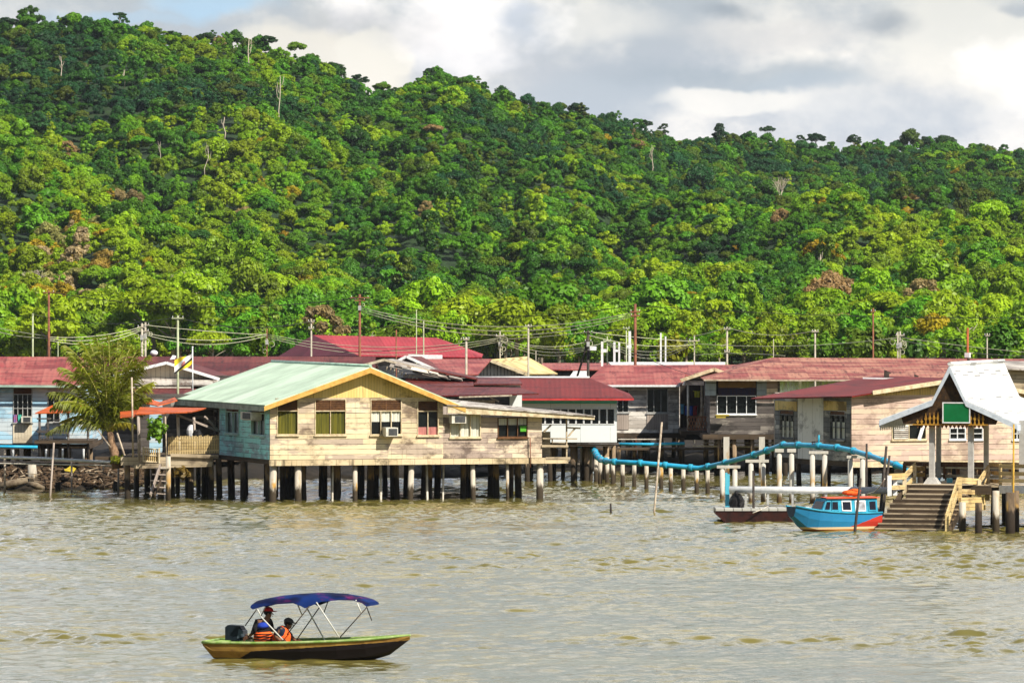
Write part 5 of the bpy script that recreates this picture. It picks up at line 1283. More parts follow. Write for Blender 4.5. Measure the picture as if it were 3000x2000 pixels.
# benches and rail at the far side of the deck
for y, h, m_ in ((1358, .16, M_brownf), (1368, .05, M_fascia), (1392, .10, M_deck)): rail([P(2648, y, 232), P(2992, y + 4, 229)], .06, h, m_, 'back_rail')
for x in (2650, 2676, 2708, 2768, 2806, 2870, 2960): MB().box(X(x, 231) - .06, X(x, 231) + .06, 230.9, 231.05, DZ, Z(1356, 231)).build('rail_post', M_brownf, jt)
for y in (1372, 1390): rail([P(2680, y, 229.8), P(2708, y, 230.2)], .05, .14, MATS['ochre rail wood'], 'bench_board')
random.seed(9)
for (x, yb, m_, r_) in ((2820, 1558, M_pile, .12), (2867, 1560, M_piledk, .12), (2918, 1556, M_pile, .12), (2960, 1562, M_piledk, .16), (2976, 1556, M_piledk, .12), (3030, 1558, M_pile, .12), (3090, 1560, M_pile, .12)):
    Y = Yw(yb); MB().tube((X(x, Y), Y, -1), (X(x, Y), Y, DZ - (.45 if x < 2900 else .1)), r_, r_ * .95, 9).build('stilt', m_, jt)
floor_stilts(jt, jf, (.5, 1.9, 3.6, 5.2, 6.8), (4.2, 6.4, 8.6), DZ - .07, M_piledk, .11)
# blue crates and bottles on the deck
for i, (x0, x1, y0, y1, c, l) in enumerate(((2743, 2754, 1404, 1411, (.03, .3, .55), 'blue crate on the jetty deck beside the pillar foot'), (2774, 2790, 1404, 1415, (.15, .5, .6), 'pale turquoise crate in the middle of the jetty deck'), (2813, 2824, 1408, 1413, (.03, .5, .2), 'green crate on the jetty deck behind the handrail'))):
    Y = 226.6; w = X(x1, Y) - X(x0, Y); h = .16
    mb = MB().box(X(x0, Y), X(x1, Y), Y - .1, Y + .1, DZ + .002, DZ + h)
    for k in (.25, .6): mb.box(X(x0, Y) - .012, X(x1, Y) + .012, Y - .112, Y + .112, DZ + h * k, DZ + h * (k + .15))
    one('crate', mb, plain(f'crate plastic {i}', c, None, .5), (X(x0, Y), Y, DZ), l, 'crate')

# ================================================================== the shelter on the jetty
sO = P(2729, 1416, 225.4); sO.z = DZ
pf2 = Frame(sO, R(-17))
sh_ = thing('jetty_shelter', 'open jetty shelter with a steep white metal roof and gold fretwork gable', 'shelter', sO)
V0, V1 = -.35, 7.6
def q2(x, y, v=V0): a = pf2.px(x, y, v); return a
ap, bl, br, el_, er_ = q2(2782, 1068), q2(2731, 1170), q2(2830, 1172), q2(2576, 1229), q2(2980, 1240)
pl = lambda a, v, dw=0.0: pf2.pt(a[0], v, a[1] + dw)
roofm = MB()
for a, b in ((ap, bl), (bl, el_), (ap, br), (br, er_)):
    roofm.slab([pl(a, V0), pl(b, V0), pl(b, V1), pl(a, V1)], .05)
roofm.build('roof', M_whiter, sh_)
mb = MB(); 
for a, b in ((ap, bl), (bl, el_), (ap, br), (br, er_)):
    mb.prism([pl(a, V0 - .02, -.03), pl(b, V0 - .02, -.03), pl(b, V0 - .02, -.20), pl(a, V0 - .02, -.27 if a is ap else -.20)], pf2.v * .04)
mb.build('bargeboard', M_barge, sh_)
MB().path([pl(ap, V0 - .03, .03), pl(ap, V1, .03)], .07, 6).build('ridge_cap', M_whiter, sh_)
gw = q2(2700, 1243, .12)[1]
gl_ = (bl[0] + (el_[0] - bl[0]) * .62, bl[1] + (el_[1] - bl[1]) * .62); gr_ = (br[0] + (er_[0] - br[0]) * .62, br[1] + (er_[1] - br[1]) * .62)
MB().prism([pf2.pt(u_, -.20, w_) for u_, w_ in ((ap[0], ap[1] - .15), (bl[0], bl[1] - .08), (gl_[0], gl_[1] - .1), (gl_[0] + .1, gw + .02), (gr_[0] - .1, gw + .02), (gr_[0], gr_[1] - .1), (br[0], br[1] - .08))], pf2.v * .05).build('gable', plain('dark stained gable', (.03, .018, .010), (.07, .035, .012), .85, 7), sh_)
M_gold = plain('gold fretwork', (.44, .24, .03), (.28, .13, .02), .75, 9)
fw = MB(); ft = MB()
u0, u1 = q2(2690, 1240, .1)[0], q2(2893, 1240, .1)[0]
n = 17
for i in range(n):
    u = u0 + (u1 - u0) * (i + .5) / n; d_ = (u1 - u0) / n
    x = 2690 + 203 * (i + .5) / n
    top = q2(x, 1200 if abs(x - 2735) < 25 or x > 2845 else 1216, .1)[1] - abs(x - 2800) * .0012
    fw.prism([pf2.pt(u + a_ * d_, -.27, w_) for a_, w_ in ((-.30, gw), (-.08, gw * .7 + top * .3), (-.34, (gw + top) / 2), (-.10, gw * .25 + top * .75), (0, top), (.10, gw * .25 + top * .75), (.34, (gw + top) / 2), (.08, gw * .7 + top * .3), (.30, gw))], pf2.v * .03)
    ft.prism([pf2.pt(u + a_ * d_, -.26, w_) for a_, w_ in ((-.48, gw), (.48, gw), (.2, gw - .07), (0, gw - .12), (-.2, gw - .07))], pf2.v * .03)
fw.obox(pf2, u0 - .1, u1 + .1, -.285, -.225, gw - .015, gw + .03)
fw.build('fretwork', M_gold, sh_); ft.build('fringe', M_brownf, sh_)
fr2 = MB()
for a, b, s_ in ((el_, bl, 1), (er_, br, -1)):
    k = (b[1] - a[1]) / (b[0] - a[0])
    for i in range(14):
        for vv in ((V0 + .02) + i * .26,):
            w = a[1] - .24; fr2.prism([pf2.pt(a[0], vv, w), pf2.pt(a[0], vv + .2, w), pf2.pt(a[0], vv + .1, w - .12)], pf2.u * .02 * s_)
    fr2.obox(pf2, a[0] - .015, a[0] + .015, V0, V1, w - .0, w + .2)
fr2.build('eave_fringe', M_barge, sh_)
for (x, yb, v, w, m_) in ((2729, 1416, 0, .17, 'l'), (2843, 1416, 0, .17, 'd'), (2888, 1400, 2.6, .15, 'l'), (2994, 1400, 0.1, .2, 'd'), (2600, 1416, 5.5, .15, 'd')):
    u = pf2.px(x, 1330, v)[0]
    if x in (2600,): u = el_[0] + .6
    MB().obox(pf2, u - w / 2, u + w / 2, v, v + w, 0, gw + (.15 if v < 3 else .3)).build('pillar', plain('grey pillar', (.46, .45, .43), (.36, .35, .33), .8, 5) if 'grey pillar' not in MATS else MATS['grey pillar'], sh_)
u = pf2.px(2729, 1330, 0)[0]; MB().hexa([pf2.pt(u + a * .26, .1 + b * .22, 0) for a, b in ((-1, -1), (1, -1), (1, 1), (-1, 1))] + [pf2.pt(u + a * .12, .1 + b * .12, .22) for a, b in ((-1, -1), (1, -1), (1, 1), (-1, 1))]).build('pillar_foot', MATS['grey pillar'], sh_)
a, b = q2(2762, 1238, -.33), q2(2842, 1179, -.33)
sg = thing('sign', 'blank dark green sign board with a thin white border on the shelter gable', 'sign', pf2.pt(a[0], -.33, a[1]))
MB().obox(pf2, a[0], b[0], -.34, -.30, a[1], b[1]).build('panel', plain('green sign paint', (.004, .13, .035), (.006, .16, .05), .45, 2), sg)
mb = MB(); e = .028
mb.obox(pf2, a[0] - .01, b[0] + .01, -.355, -.342, a[1] - .01, a[1] + e).obox(pf2, a[0] - .01, b[0] + .01, -.355, -.342, b[1] - e, b[1] + .01).obox(pf2, a[0] - .01, a[0] + e, -.355, -.342, a[1] + e, b[1] - e).obox(pf2, b[0] - e, b[0] + .01, -.355, -.342, a[1] + e, b[1] - e)
mb.build('border', M_trimw, sg)
c = pf2.px(2880, 1222, .3)
one('lantern', MB().path([pf2.pt(c[0], .0, c[1] + .42), pf2.pt(c[0], .0, c[1] + .1)], .012, 5).ball(pf2.pt(c[0], .0, c[1] - .05), .13, .13, .16, 10, 7), plain('grey glass lamp', (.35, .36, .33), None, .3), pf2.pt(c[0], .0, c[1]), 'round grey lamp hanging under the shelter eave beside the green sign', 'lamp')

# ================================================================== poles standing in the water
def pole(a, b, r_, m_, lab, cat='pole', nm='water_pole', r1=None):
    a = Vector(a); return one(nm, MB().path([a - Vector((0, 0, .9)) - (Vector(b) - a) * .3, a, Vector(b)], [r_, r_, r1 or r_ * .8], 8), m_, a, lab, cat)
def wp(x, y): Y = Yw(y); return P(x, y, Y), Y
a, Y = wp(2131, 1524); one('mooring_post', MB().box(a.x - .075, a.x + .0, Y - .07, Y + .07, -.8, Z(1384, Y)).box(a.x + .001, a.x + .075, Y - .066, Y + .066, -.8, Z(1388, Y)), plain('light blue paint', (.05, .38, .55), (.10, .46, .60), .5, 5, stretch=(1, 1, .3)), a, 'square light blue mooring post at the end of the grey pontoon', 'post')
a, Y = wp(2208, 1528); pole(a, P(2207, 1378, Y), .045, M_polek, 'upright black pole on the river side of the grey pontoon')
a, Y = wp(2504, 1560); pole(a, P(2521, 1400, Y), .048, M_polek, 'leaning black pole just off the stern of the blue boat')
a, Y = wp(2578, 1512); pole(a, P(2597, 1306, Y), .055, M_polek, 'taller of the crossed black poles beside the jetty stairs')
pole(P(2586, 1508, Y + .4), P(2606, 1334, Y + .4), .048, M_polek, 'shorter of the crossed black poles beside the jetty stairs')
a, Y = wp(2538, 1490); pole(a, P(2539, 1299, Y), .045, M_polek, 'upright dark pole between the jetty and the last white trestle')
a, Y = wp(2968, 1561); pole(a, P(2970, 1242, Y), .034, plain('yellow ochre pole', (.50, .30, .03), (.36, .2, .02), .6), 'slim ochre yellow pole before the jetty railing')
a, Y = wp(1916, 1506); pole(a, P(1939, 1236, Y), .038, M_stick, 'tall thin leaning stick alone in open water', 'stick', 'stick', .035)
a, Y = wp(1790, 1506); pole(a, P(1789, 1474, Y), .04, M_polek, 'short black stump of a stick sticking out of open water', 'stick', 'stick')
a, Y = wp(147, 1454); pole(a, P(158, 1296, Y), .04, M_greyv, 'tall leaning grey pole in front of the rubble bank')
a, Y = wp(96, 1432); one('broken_pile', MB().path([a - Vector((0, 0, .8)), a + Vector((0, 0, .3)), P(93, 1358, Y)], [.24, .2, .16], 9), M_pile, a, 'thick broken pile stump before the rubble bank', 'pile')
a, Y = wp(170, 1436); one('broken_pile', MB().path([a - Vector((0, 0, .8)), P(170, 1412, Y)], [.13, .11], 8), M_piledk, a, 'short dark pile stump at the edge of the rubble bank', 'pile')
a, Y = wp(340, 1434); one('broken_pile', MB().path([a - Vector((0, 0, .8)), P(340, 1410, Y)], [.12, .11], 8), M_piledk, a, 'dark pile stump below the coconut palm', 'pile')
for (x0, y0, x1, y1, r_, l) in ((-10, 1428, 80, 1408, .14, 'grey driftwood log lying at the river edge on the bank'), (84, 1418, 128, 1430, .12, 'short driftwood log leaning against the thick broken pile')):
    one('driftwood_log', MB().path([P(x0, y0, 264.3), P((x0 + x1) / 2, (y0 + y1) / 2 - 3, 264.2), P(x1, y1, 264.4)], [r_, r_ * 1.05, r_ * .7], 8), plain('driftwood', (.20, .16, .11), (.11, .08, .055), .9, 6) if 'driftwood' not in MATS else MATS['driftwood'], P(x0, y0, 264.3), l, 'log')
# rubble on the bank
def rubble():
    random.seed(21); mb = MB()
    for i in range(620):
        x = random.uniform(-60, 420); k = random.random() ** 1.4; y = 1425 - 62 * k + random.uniform(-6, 4); Y = 264.6 + 5.0 * k + .01 * (x > 260) * (x - 260)
        p = P(x, y, Y); s_ = random.uniform(.04, .13)
        p.z = max(.02, min(p.z, .25 + .9 * k * (1 - abs(x - 200) / 420)))
        mb.ball(p, s_ * random.uniform(.8, 1.7), s_, s_ * random.uniform(.5, .9), 7, 5, .3)
    o = mb.build('rubble', plain('brown rubble', (.11, .07, .04), (.030, .021, .014), .95, 2.6), None, P(150, 1400, 266))
    tag(o, 'heap of broken brown stones and scraps along the river bank', kind='stuff')
    m2 = MB()
    for i in range(60):
        x = random.uniform(-40, 400); p = P(x, random.uniform(1378, 1424), 264.3 + random.random() * 2); a = random.uniform(0, 3); L = random.uniform(.2, .7)
        m2.bar(p, p + Vector((L * math.cos(a), .1, L * .3 * math.sin(a))), .05, .03)
    tag(m2.build('litter', plain('driftwood scraps', (.45, .36, .25), (.14, .10, .07), .9, 1.2), None, P(150, 1400, 265)), 'scraps of driftwood strewn over the rubble bank', kind='stuff')
rubble()
one('yellow_sheet', MB().slab([P(190, 1378, 265.2), P(214, 1383, 264.8), P(223, 1371, 265.8), P(205, 1364, 266.4)], .03).slab([P(190, 1378, 265.2), P(205, 1364, 266.4), P(200, 1370, 266.6), P(188, 1374, 265.6)], .02), plain('yellow sheet', (.55, .42, .03), None, .7), P(205, 1374, 265.5), 'crumpled yellow sheet lying on the rubble bank', 'sheet')
one('pipe_rail', MB().path([P(-60, 1337, 260.9), P(120, 1342, 260.5), P(260, 1350, 260), P(396, 1356, 258.5)], .055, 8), M_trimw, P(0, 1340, 261), 'thick off white pipe running along above the rubble bank', 'pipe')
one('pipe_rail', MB().path([P(-60, 1356, 260.6), P(60, 1358, 260.3), P(150, 1360, 260), P(280, 1362, 259.5), P(400, 1367, 258.2)], .028, 6), M_ltpipe, P(0, 1357, 260.6), 'thin pale hose running just below the thick off white pipe', 'pipe')
wk = thing('walkway', 'dark plank walkway on short posts between the blue house and the palm', 'walkway', P(150, 1345, 261))
MB().box(X(-80, 261.5), X(400, 261.5), 261.6, 263, Z(1352, 261.5) - .1, Z(1352, 261.5) - .02).build('deck', M_deckdk, wk)
for x, y0, m_ in ((14, 1318, M_stick), (38, 1316, M_trimw), (135, 1315, M_trimw), (184, 1314, M_trimw), (210, 1340, M_greyv), (245, 1314, M_trimw), (347, 1355, M_greyv), (395, 1364, M_stick)):
    MB().tube((X(x, 261.3), 261.3, Z(1346, 261.3) if m_ is M_trimw else -.3), (X(x, 261.3), 261.3, Z(y0, 261.3)), .04, None, 7).build('walkway_post', m_, wk)
# ================================================================== grey pontoon behind the blue boat
po = P(2120, 1527, 230.3); po.z = 0
pt_ = thing('pontoon', 'long flat grey pontoon with dark red hull and a white tube rail', 'pontoon', po)
Y = 230.0; zd = Z(1496, Y); L0, L1 = X(2095, Y), X(2575, Y)
hull = [[(L0, Y, zd - .10), (L0, Y, zd), (L0, Y + 1.7, zd), (L0, Y + 1.7, zd - .10)], [(L0 + .55, Y + .05, -.2), (L0 + .4, Y, zd), (L0 + .4, Y + 1.7, zd), (L0 + .55, Y + 1.65, -.2)], [(L1, Y + .05, -.2), (L1, Y, zd), (L1, Y + 1.7, zd), (L1, Y + 1.65, -.2)]]
mb = MB()
for a, b in zip(hull, hull[1:]): mb.add(a + b, [(0, 4, 5, 1), (2, 6, 7, 3), (3, 7, 4, 0)])
mb.add(hull[0], [(0, 1, 2, 3)]); mb.add(hull[2], [(3, 2, 1, 0)])
mb.build('hull', plain('dark maroon hull', (.045, .014, .012), (.02, .010, .010), .5, 4), pt_)
MB().box(L0, L1, Y - .03, Y + 1.73, zd + .002, zd + .09).build('deck', planks('grey deck', (.40, .40, .38), (.50, .50, .47), (.22, .21, .18), .3, True, dirt_amt=.5), pt_)
zr1, zr0 = Z(1423, 231), Z(1444, 231)
MB().path([(X(2136, 231), 231, (zr0 + zr1) / 2), (X(2600, 231), 231, (zr0 + zr1) / 2 - .03)], (zr1 - zr0) / 2, 10).build('rail', M_trimw, pt_)
for x in (2140, 2185, 2250, 2322, 2420, 2520): MB().box(X(x, 231) - .035, X(x, 231) + .035, 230.96, 231.04, zd + .09, zr0).build('stanchion', M_grey1, pt_)
MB().path([(X(2190, 230.8), 230.8, zd + .16), (X(2330, 230.8), 230.8, zd + .16)], .025, 6).build('edge_tube', M_darkside, pt_)
c = P(2159, 1478, 230.8)
one('covered_motor', MB().ball(c + Vector((0, 0, .05)), .27, .22, .33, 11, 8, .10).ball(c + Vector((-.02, 0, .36)), .08, .08, .12, 8, 6), plain('black tarpaulin', (.010, .009, .010), None, .6), c, 'black covered lump standing on the grey pontoon deck', 'cover')
one('mooring_rope', MB().path([P(2205, 1502, 229.8), P(2228, 1493, 229.9), P(2250, 1482, 230.6)], .018, 6), M_ltpipe, P(2205, 1502, 229.8), 'pale rope tied from the black pole to the pontoon', 'rope')
one('mooring_rope', MB().path([P(2540, 1446, 226), P(2562, 1440, 225), P(2580, 1422, 224), P(2592, 1402, 223.4)], .018, 6), M_ltpipe, P(2540, 1446, 226), 'slack rope from the pontoon rail up to the crossed black poles', 'rope')

# ================================================================== blue covered boat by the stairs
bO = P(2556, 1552, 223.4); bO.z = 0
bfm = Frame(bO, R(180 + 30))                 # u points to the bow: left and a little towards the camera; v is then towards the camera's left hand
def B(s_, t, w): return bfm.O + bfm.u * (s_ * .84) + bfm.v * t * .86 + Vector((0, 0, w))
blue = thing('blue_boat', 'bright blue covered boat with orange roof and red patch moored at the jetty stairs', 'boat', bO)
# v axis of a frame turned by 210 degrees points (sin30.., -cos30): towards the camera; t>0 is therefore the near side
ST = [  # s, half beam at gunwale, gunwale height, half beam at chine, chine height, keel height
    (0.0, .70, .56, .60, .02, -.10), (.7, .76, .55, .66, .02, -.14), (1.6, .78, .57, .66, .02, -.15), (2.3, .76, .61, .60, .03, -.14), (2.85, .70, .66, .50, .05, -.10), (3.25, .58, .72, .34, .14, .02), (3.75, .34, .80, .20, .50, .44)]
def hull_rows(inset=0.0, dz=0.0):
    rows = []
    for (s_, hb, gw_, cb, cw, kw) in ST:
        hb, cb = max(.01, hb - inset), max(.006, cb - inset)
        rows.append([B(s_, hb, gw_ + dz), B(s_, (hb + cb) / 2 + .03, (gw_ + cw) / 2), B(s_, cb, cw), B(s_, 0, kw), B(s_, -cb, cw), B(s_, -(hb + cb) / 2 - .03, (gw_ + cw) / 2), B(s_, -hb, gw_ + dz)])
    return rows
rows = hull_rows(); mb = MB().grid(rows, False); mb.add(rows[0], [tuple(range(7))]); MB().add(rows[-1], [tuple(reversed(range(7)))]).build('bow_board', plain('shade toned blue bow paint', (.008, .03, .06), (.02, .06, .10), .5, 4), blue)  # bow face coloured darker blue in place of its shade
m, t, b = newmat('blue boat paint')
geo = t.node('ShaderNodeTexCoord').outputs['Object']; x, y, z = t.sep(geo)
sx = t.math('MULTIPLY', t.math('ADD', t.math('MULTIPLY', x, math.cos(R(30))), t.math('MULTIPLY', y, math.sin(R(30)))), -1.0)
n = t.noise(geo, 3.0, 4, .6)
col = t.mix(n, (.008, .15, .36), (.02, .24, .46))
red = t.math('LESS_THAN', t.math('ADD', z, t.math('MULTIPLY', sx, .30)), t.math('ADD', .50, t.math('MULTIPLY', t.math('SUBTRACT', n, .5), .1)))
col = t.mix(red, col, (.45, .035, .02))
col = t.mix(t.math('LESS_THAN', z, .125), col, (.72, .56, .34)); col = t.mix(t.math('LESS_THAN', z, .055), col, (.42, .12, .02))
t.put(b.inputs['Base Color'], col); b.inputs['Roughness'].default_value = .4
mb.build('hull', m, blue)
dk = MB(); top = [r[0] for r in rows]; bot = [r[6] for r in rows]
dk.grid([[p - Vector((0, 0, .03)) for p in top], [p - Vector((0, 0, .03)) for p in bot]], False); dk.build('deck', plain('turquoise deck', (.05, .42, .50), (.08, .48, .54), .5, 5), blue)
M_boatt = plain('turquoise boat paint', (.035, .34, .50), (.02, .20, .32), .5, 2.2)
mb = MB(); mb.path([p + Vector((0, 0, .01)) for p in top], .035, 6); mb.path([p + Vector((0, 0, .01)) for p in bot], .035, 6); mb.build('rubbing_strake', M_boatt, blue)
# cabin with slanting front
cs = [(.15, .60), (1.2, .64), (2.1, .60), (2.62, .44)]
zb, zt = .56, 1.04
def cab(s_, hb, w): return [B(s_, hb, w), B(s_, -hb, w)]
lower = [B(s_, hb, zb + (.04 if s_ > 2 else 0)) for s_, hb in cs]; upper = [B(s_ - (.26 if s_ > 2.5 else 0), hb - .07, zt) for s_, hb in cs]
lower2 = [B(s_, -hb, zb + (.04 if s_ > 2 else 0)) for s_, hb in cs]; upper2 = [B(s_ - (.26 if s_ > 2.5 else 0), -hb + .07, zt) for s_, hb in cs]
mb = MB().grid([lower, upper], False).grid([upper2, lower2], False).add([lower[-1], lower2[-1], upper2[-1], upper[-1]], [(0, 1, 2, 3)]).add([lower[0], lower2[0], upper2[0], upper[0]], [(3, 2, 1, 0)])
mb.build('cabin', M_boatt, blue)
rp = [B(s_ + (-.2 if s_ > 2.5 else (-.08 if s_ < .2 else 0)), hb + .02, zt + .0) for s_, hb in cs]; rp2 = [B(s_ + (-.2 if s_ > 2.5 else (-.08 if s_ < .2 else 0)), -hb - .02, zt + .0) for s_, hb in cs]
mid = [(a + b_) / 2 + Vector((0, 0, .055)) for a, b_ in zip(rp, rp2)]
mb = MB().grid([[p + Vector((0, 0, .005)) for p in rp], [p + Vector((0, 0, .028)) for p in rp], mid, [p + Vector((0, 0, .028)) for p in rp2], [p + Vector((0, 0, .005)) for p in rp2]], False)
mb.build('cabin_roof', plain('orange roof paint', (.62, .09, .02), (.50, .06, .02), .5, 4), blue)
def on_cab(k0, k1, h0, h1, out):
    """a patch of the near cabin side between fractions along the wall and up it"""
    def pt(k, h):
        i = min(2, int(k * 3)); f = k * 3 - i
        a = lower[i].lerp(lower[i + 1], f); c = upper[i].lerp(upper[i + 1], f)
        nrm = (lower[i + 1] - lower[i]).cross(upper[i] - lower[i]).normalized()
        if nrm.dot(bfm.v) < 0: nrm = -nrm
        return a.lerp(c, h) + nrm * out
    return [pt(k0, h0), pt(k1, h0), pt(k1, h1), pt(k0, h1)]
M_bglass = glassy('boat window glass', (.010, .010, .018), .1)
for i, (k0, k1) in enumerate(((.02, .14), (.18, .34), (.40, .56), (.61, .77), (.81, .97))):
    fr_ = MB(); q = on_cab(k0, k1, .12, .86, .022); nrm = (q[1] - q[0]).cross(q[3] - q[0]).normalized()
    fr_.prism([p for p in q], nrm * .018 if nrm.dot(bfm.v) < 0 else -nrm * .018)
    w_ = fr_.build('window', M_trimw if i in (1, 2) else M_boatt, blue)
    g = MB(); q = on_cab(k0 + .014, k1 - .014, .21, .77, .028); g.prism(q, nrm * .005 if nrm.dot(bfm.v) < 0 else -nrm * .005)
    g.build('pane', plain('misted pane', (.45, .46, .50), (.2, .2, .22), .3) if i == 1 else M_bglass, w_)
q = [lower[-1].lerp(lower2[-1], .12).lerp(upper[-1].lerp(upper2[-1], .12), .25), lower[-1].lerp(lower2[-1], .88).lerp(upper[-1].lerp(upper2[-1], .88), .25), lower[-1].lerp(lower2[-1], .88).lerp(upper[-1].lerp(upper2[-1], .88), .8), lower[-1].lerp(lower2[-1], .12).lerp(upper[-1].lerp(upper2[-1], .12), .8)]
MB().prism([p + bfm.u * .02 for p in q], -bfm.u * .014).build('windscreen', M_bglass, blue)
MB().box(*(lambda c: (c.x - .06, c.x + .06, c.y - .06, c.y + .06, .66, .78))(B(3.0, 0, 0))).build('bow_post', M_trimw, blue)
c = B(1.0, .05, zt + .10)
one('orange_bundle', MB().ball(c + Vector((0, 0, .07)), .30, .22, .10, 12, 7, .08).ball(c + Vector((.1, 0, .14)), .2, .16, .07, 10, 6, .1), plain('orange canvas', (.65, .14, .02), (.5, .08, .02), .8, 8), c, 'bright orange bundle lying on the roof of the blue boat', 'bundle')

# ================================================================== speedboat with two people
sbO = P(618, 1932, 149.2); sbO.z = 0
sb = Frame(sbO, R(-14)); q = sb.pt
boat = thing('speedboat', 'open speedboat with ochre and black hull and a blue canopy on thin poles', 'boat', sbO)
S2 = [  # u, half beam, gunwale, chine half beam, chine height, keel
    (0.0, .64, .34, .62, .28, .26), (.22, .66, .335, .54, .0, -.06), (1.2, .70, .34, .58, -.01, -.09), (2.2, .70, .365, .57, .0, -.10), (3.0, .62, .40, .48, .02, -.08), (3.6, .46, .435, .30, .07, -.04), (4.05, .27, .475, .13, .17, .10), (4.5, .025, .52, .015, .47, .44)]
ro = [[q(u, -hb, gw_), q(u + .0, -(hb * .55 + cb * .45) - .02, gw_ * .5 + cw * .5), q(u, -cb, cw), q(u, 0, kw), q(u, cb, cw), q(u, (hb * .55 + cb * .45) + .02, gw_ * .5 + cw * .5), q(u, hb, gw_)] for (u, hb, gw_, cb, cw, kw) in S2]
ri = [[q(u + (.05 if i == 0 else 0), -max(.012, hb - .05), gw_), q(u + (.05 if i == 0 else 0), -max(.01, cb - .07), max(cw, 0) + .06), q(u + (.05 if i == 0 else 0), max(.01, cb - .07), max(cw, 0) + .06), q(u + (.05 if i == 0 else 0), max(.012, hb - .05), gw_)] for i, (u, hb, gw_, cb, cw, kw) in enumerate(S2)]
mb = MB().grid(ro, False).add(ro[0], [tuple(range(7))])
m, t, b = newmat('speedboat hull paint')
oc = t.node('ShaderNodeTexCoord').outputs['Object']; x, y, z = t.sep(oc); ca, sa = math.cos(R(-14)), math.sin(R(-14))
uu = t.math('ADD', t.math('MULTIPLY', x, ca), t.math('MULTIPLY', y, sa)); n = t.noise(t.scale(oc, (2, 2, 6)), 1.0, 5, .65); n2 = t.noise(oc, 12, 3)
col = t.mix(t.ramp(n, .35, .65), (.36, .22, .05), (.22, .12, .03)); col = t.mix(t.math('MULTIPLY', t.ramp(n2, .55, .75), .6), col, (.10, .05, .02))
line = t.math('ADD', .165, t.math('MULTIPLY', t.math('MAXIMUM', t.math('SUBTRACT', uu, 1.0), 0.0), .073))
line = t.math('MINIMUM', line, t.math('MULTIPLY', t.math('SUBTRACT', uu, .80), .55))
blk = t.math('LESS_THAN', z, t.math('ADD', line, t.math('MULTIPLY', t.math('SUBTRACT', n2, .5), .025)))
blk = t.math('MAXIMUM', blk, t.math('LESS_THAN', z, .02))
col = t.mix(blk, col, (.010, .007, .008))
t.put(b.inputs['Base Color'], col); b.inputs['Roughness'].default_value = .55; b.inputs['Specular IOR Level'].default_value = .15
mb.build('hull', m, boat)
MB().grid(ri, False).add(ri[0], [(0, 1, 2, 3)]).build('inside', plain('pale green inside', (.20, .33, .07), (.28, .38, .14), .7, 4), boat)
M_gun = plain('pale green gunwale', (.17, .29, .06), (.34, .42, .18), .6, 5)
g = MB()
for sd in (0, 6): g.path([r[sd] + Vector((0, 0, .012)) for r in ro], [.035] * 7 + [.02], 6)
g.path([ro[0][0] + Vector((0, 0, .012)), ro[0][6] + Vector((0, 0, .012))], .035, 6); g.build('gunwale', M_gun, boat)
MB().slab([ri[5][0] + Vector((0, 0, -.02)), ri[7][0] + Vector((0, 0, -.02)), ri[7][3] + Vector((0, 0, -.02)), ri[5][3] + Vector((0, 0, -.02))], .02).build('foredeck', M_gun, boat)
for u in (1.02, 1.55, 2.5): MB().obox(sb, u, u + .24, -.56, .56, .20, .235).build('thwart', M_deck, boat)
# outboard motor
mt_ = thing('outboard_motor', 'dark blue black outboard motor tilted at the stern of the speedboat', 'motor', q(.52, 0, .2))
def P_(x, y, v=0.0):
    a = sb.px(x, y, v); return a
a, b_ = P_(665, 1873), P_(716, 1829)
prof = [(a[0], a[1]), (b_[0] - .04, a[1]), (b_[0], a[1] + .1), (b_[0] - .01, b_[1] - .10), (b_[0] - .06, b_[1] - .02), (a[0] + .06, b_[1]), (a[0], b_[1] - .05)]
mb = MB(); mb.prism([q(u, -.15, w) for u, w in prof], sb.v * .30); mb.build('cowl', plain('blue black cowl', (.004, .009, .015), (.007, .013, .02), .6, 3), mt_)
mb = MB(); mb.prism([q(b_[0] - .12, -.165, a[1] + .04), q(b_[0] + .03, -.165, a[1] + .08), q(b_[0] + .02, -.165, b_[1] - .12), q(b_[0] - .08, -.165, b_[1] - .08)], sb.v * .33); mb.build('cowl_front', plain('grey cowl panel', (.10, .13, .16), (.05, .07, .09), .4), mt_)
MB().obox(sb, a[0] + .12, a[0] + .26, -.06, .06, -.4, a[1] + .02).build('leg', M_polek, mt_)
hb_ = P_(722, 1866, -.1)
MB().path([q(b_[0] - .02, -.05, a[1] + .06), q(hb_[0] - .02, -.1, hb_[1] - .03), q(hb_[0] + .14, -.12, hb_[1] + .0)], [.03, .025, .022], 7).build('tiller', M_polek, mt_)
MB().obox(sb, P_(722, 1880)[0], P_(731, 1880)[0], .1, .25, .3, P_(726, 1866)[1]).build('fuel_filler', M_fascia, boat)
# canopy: arched cloth between bows
cpx = [(743, 1779, 1764), (750, 1784, 1757), (780, 1776, 1750), (820, 1769, 1743), (868, 1766, 1738), (890, 1774, 1737), (903, 1781, 1736), (920, 1774, 1735), (950, 1762, 1735), (1000, 1757, 1738), (1045, 1758, 1747), (1070, 1766, 1754), (1083, 1776, 1761)]
near, ridge_, far = [], [], []
for x, ye, yt in cpx:
    a = sb.px(x, ye, -.52); near.append((a[0], a[1])); c = sb.px(x, yt, 0.0); ridge_.append((c[0], c[1]))
rows = []
for (ua, wa), (uc, wc) in zip(near, ridge_):
    wd = max(.05, wc - wa); r = []
    for k in range(13):
        th = PI * k / 12; v = -.52 * math.cos(th); r.append(q((ua + uc) / 2 + .0, v, wa + wd * math.sin(th) ** .7))
    rows.append(r)
cv = MB().grid(rows); cv.add(rows[0], [tuple(range(13))]); cv.add(rows[-1], [tuple(reversed(range(13)))])
m, t, b = newmat('blue canopy cloth')
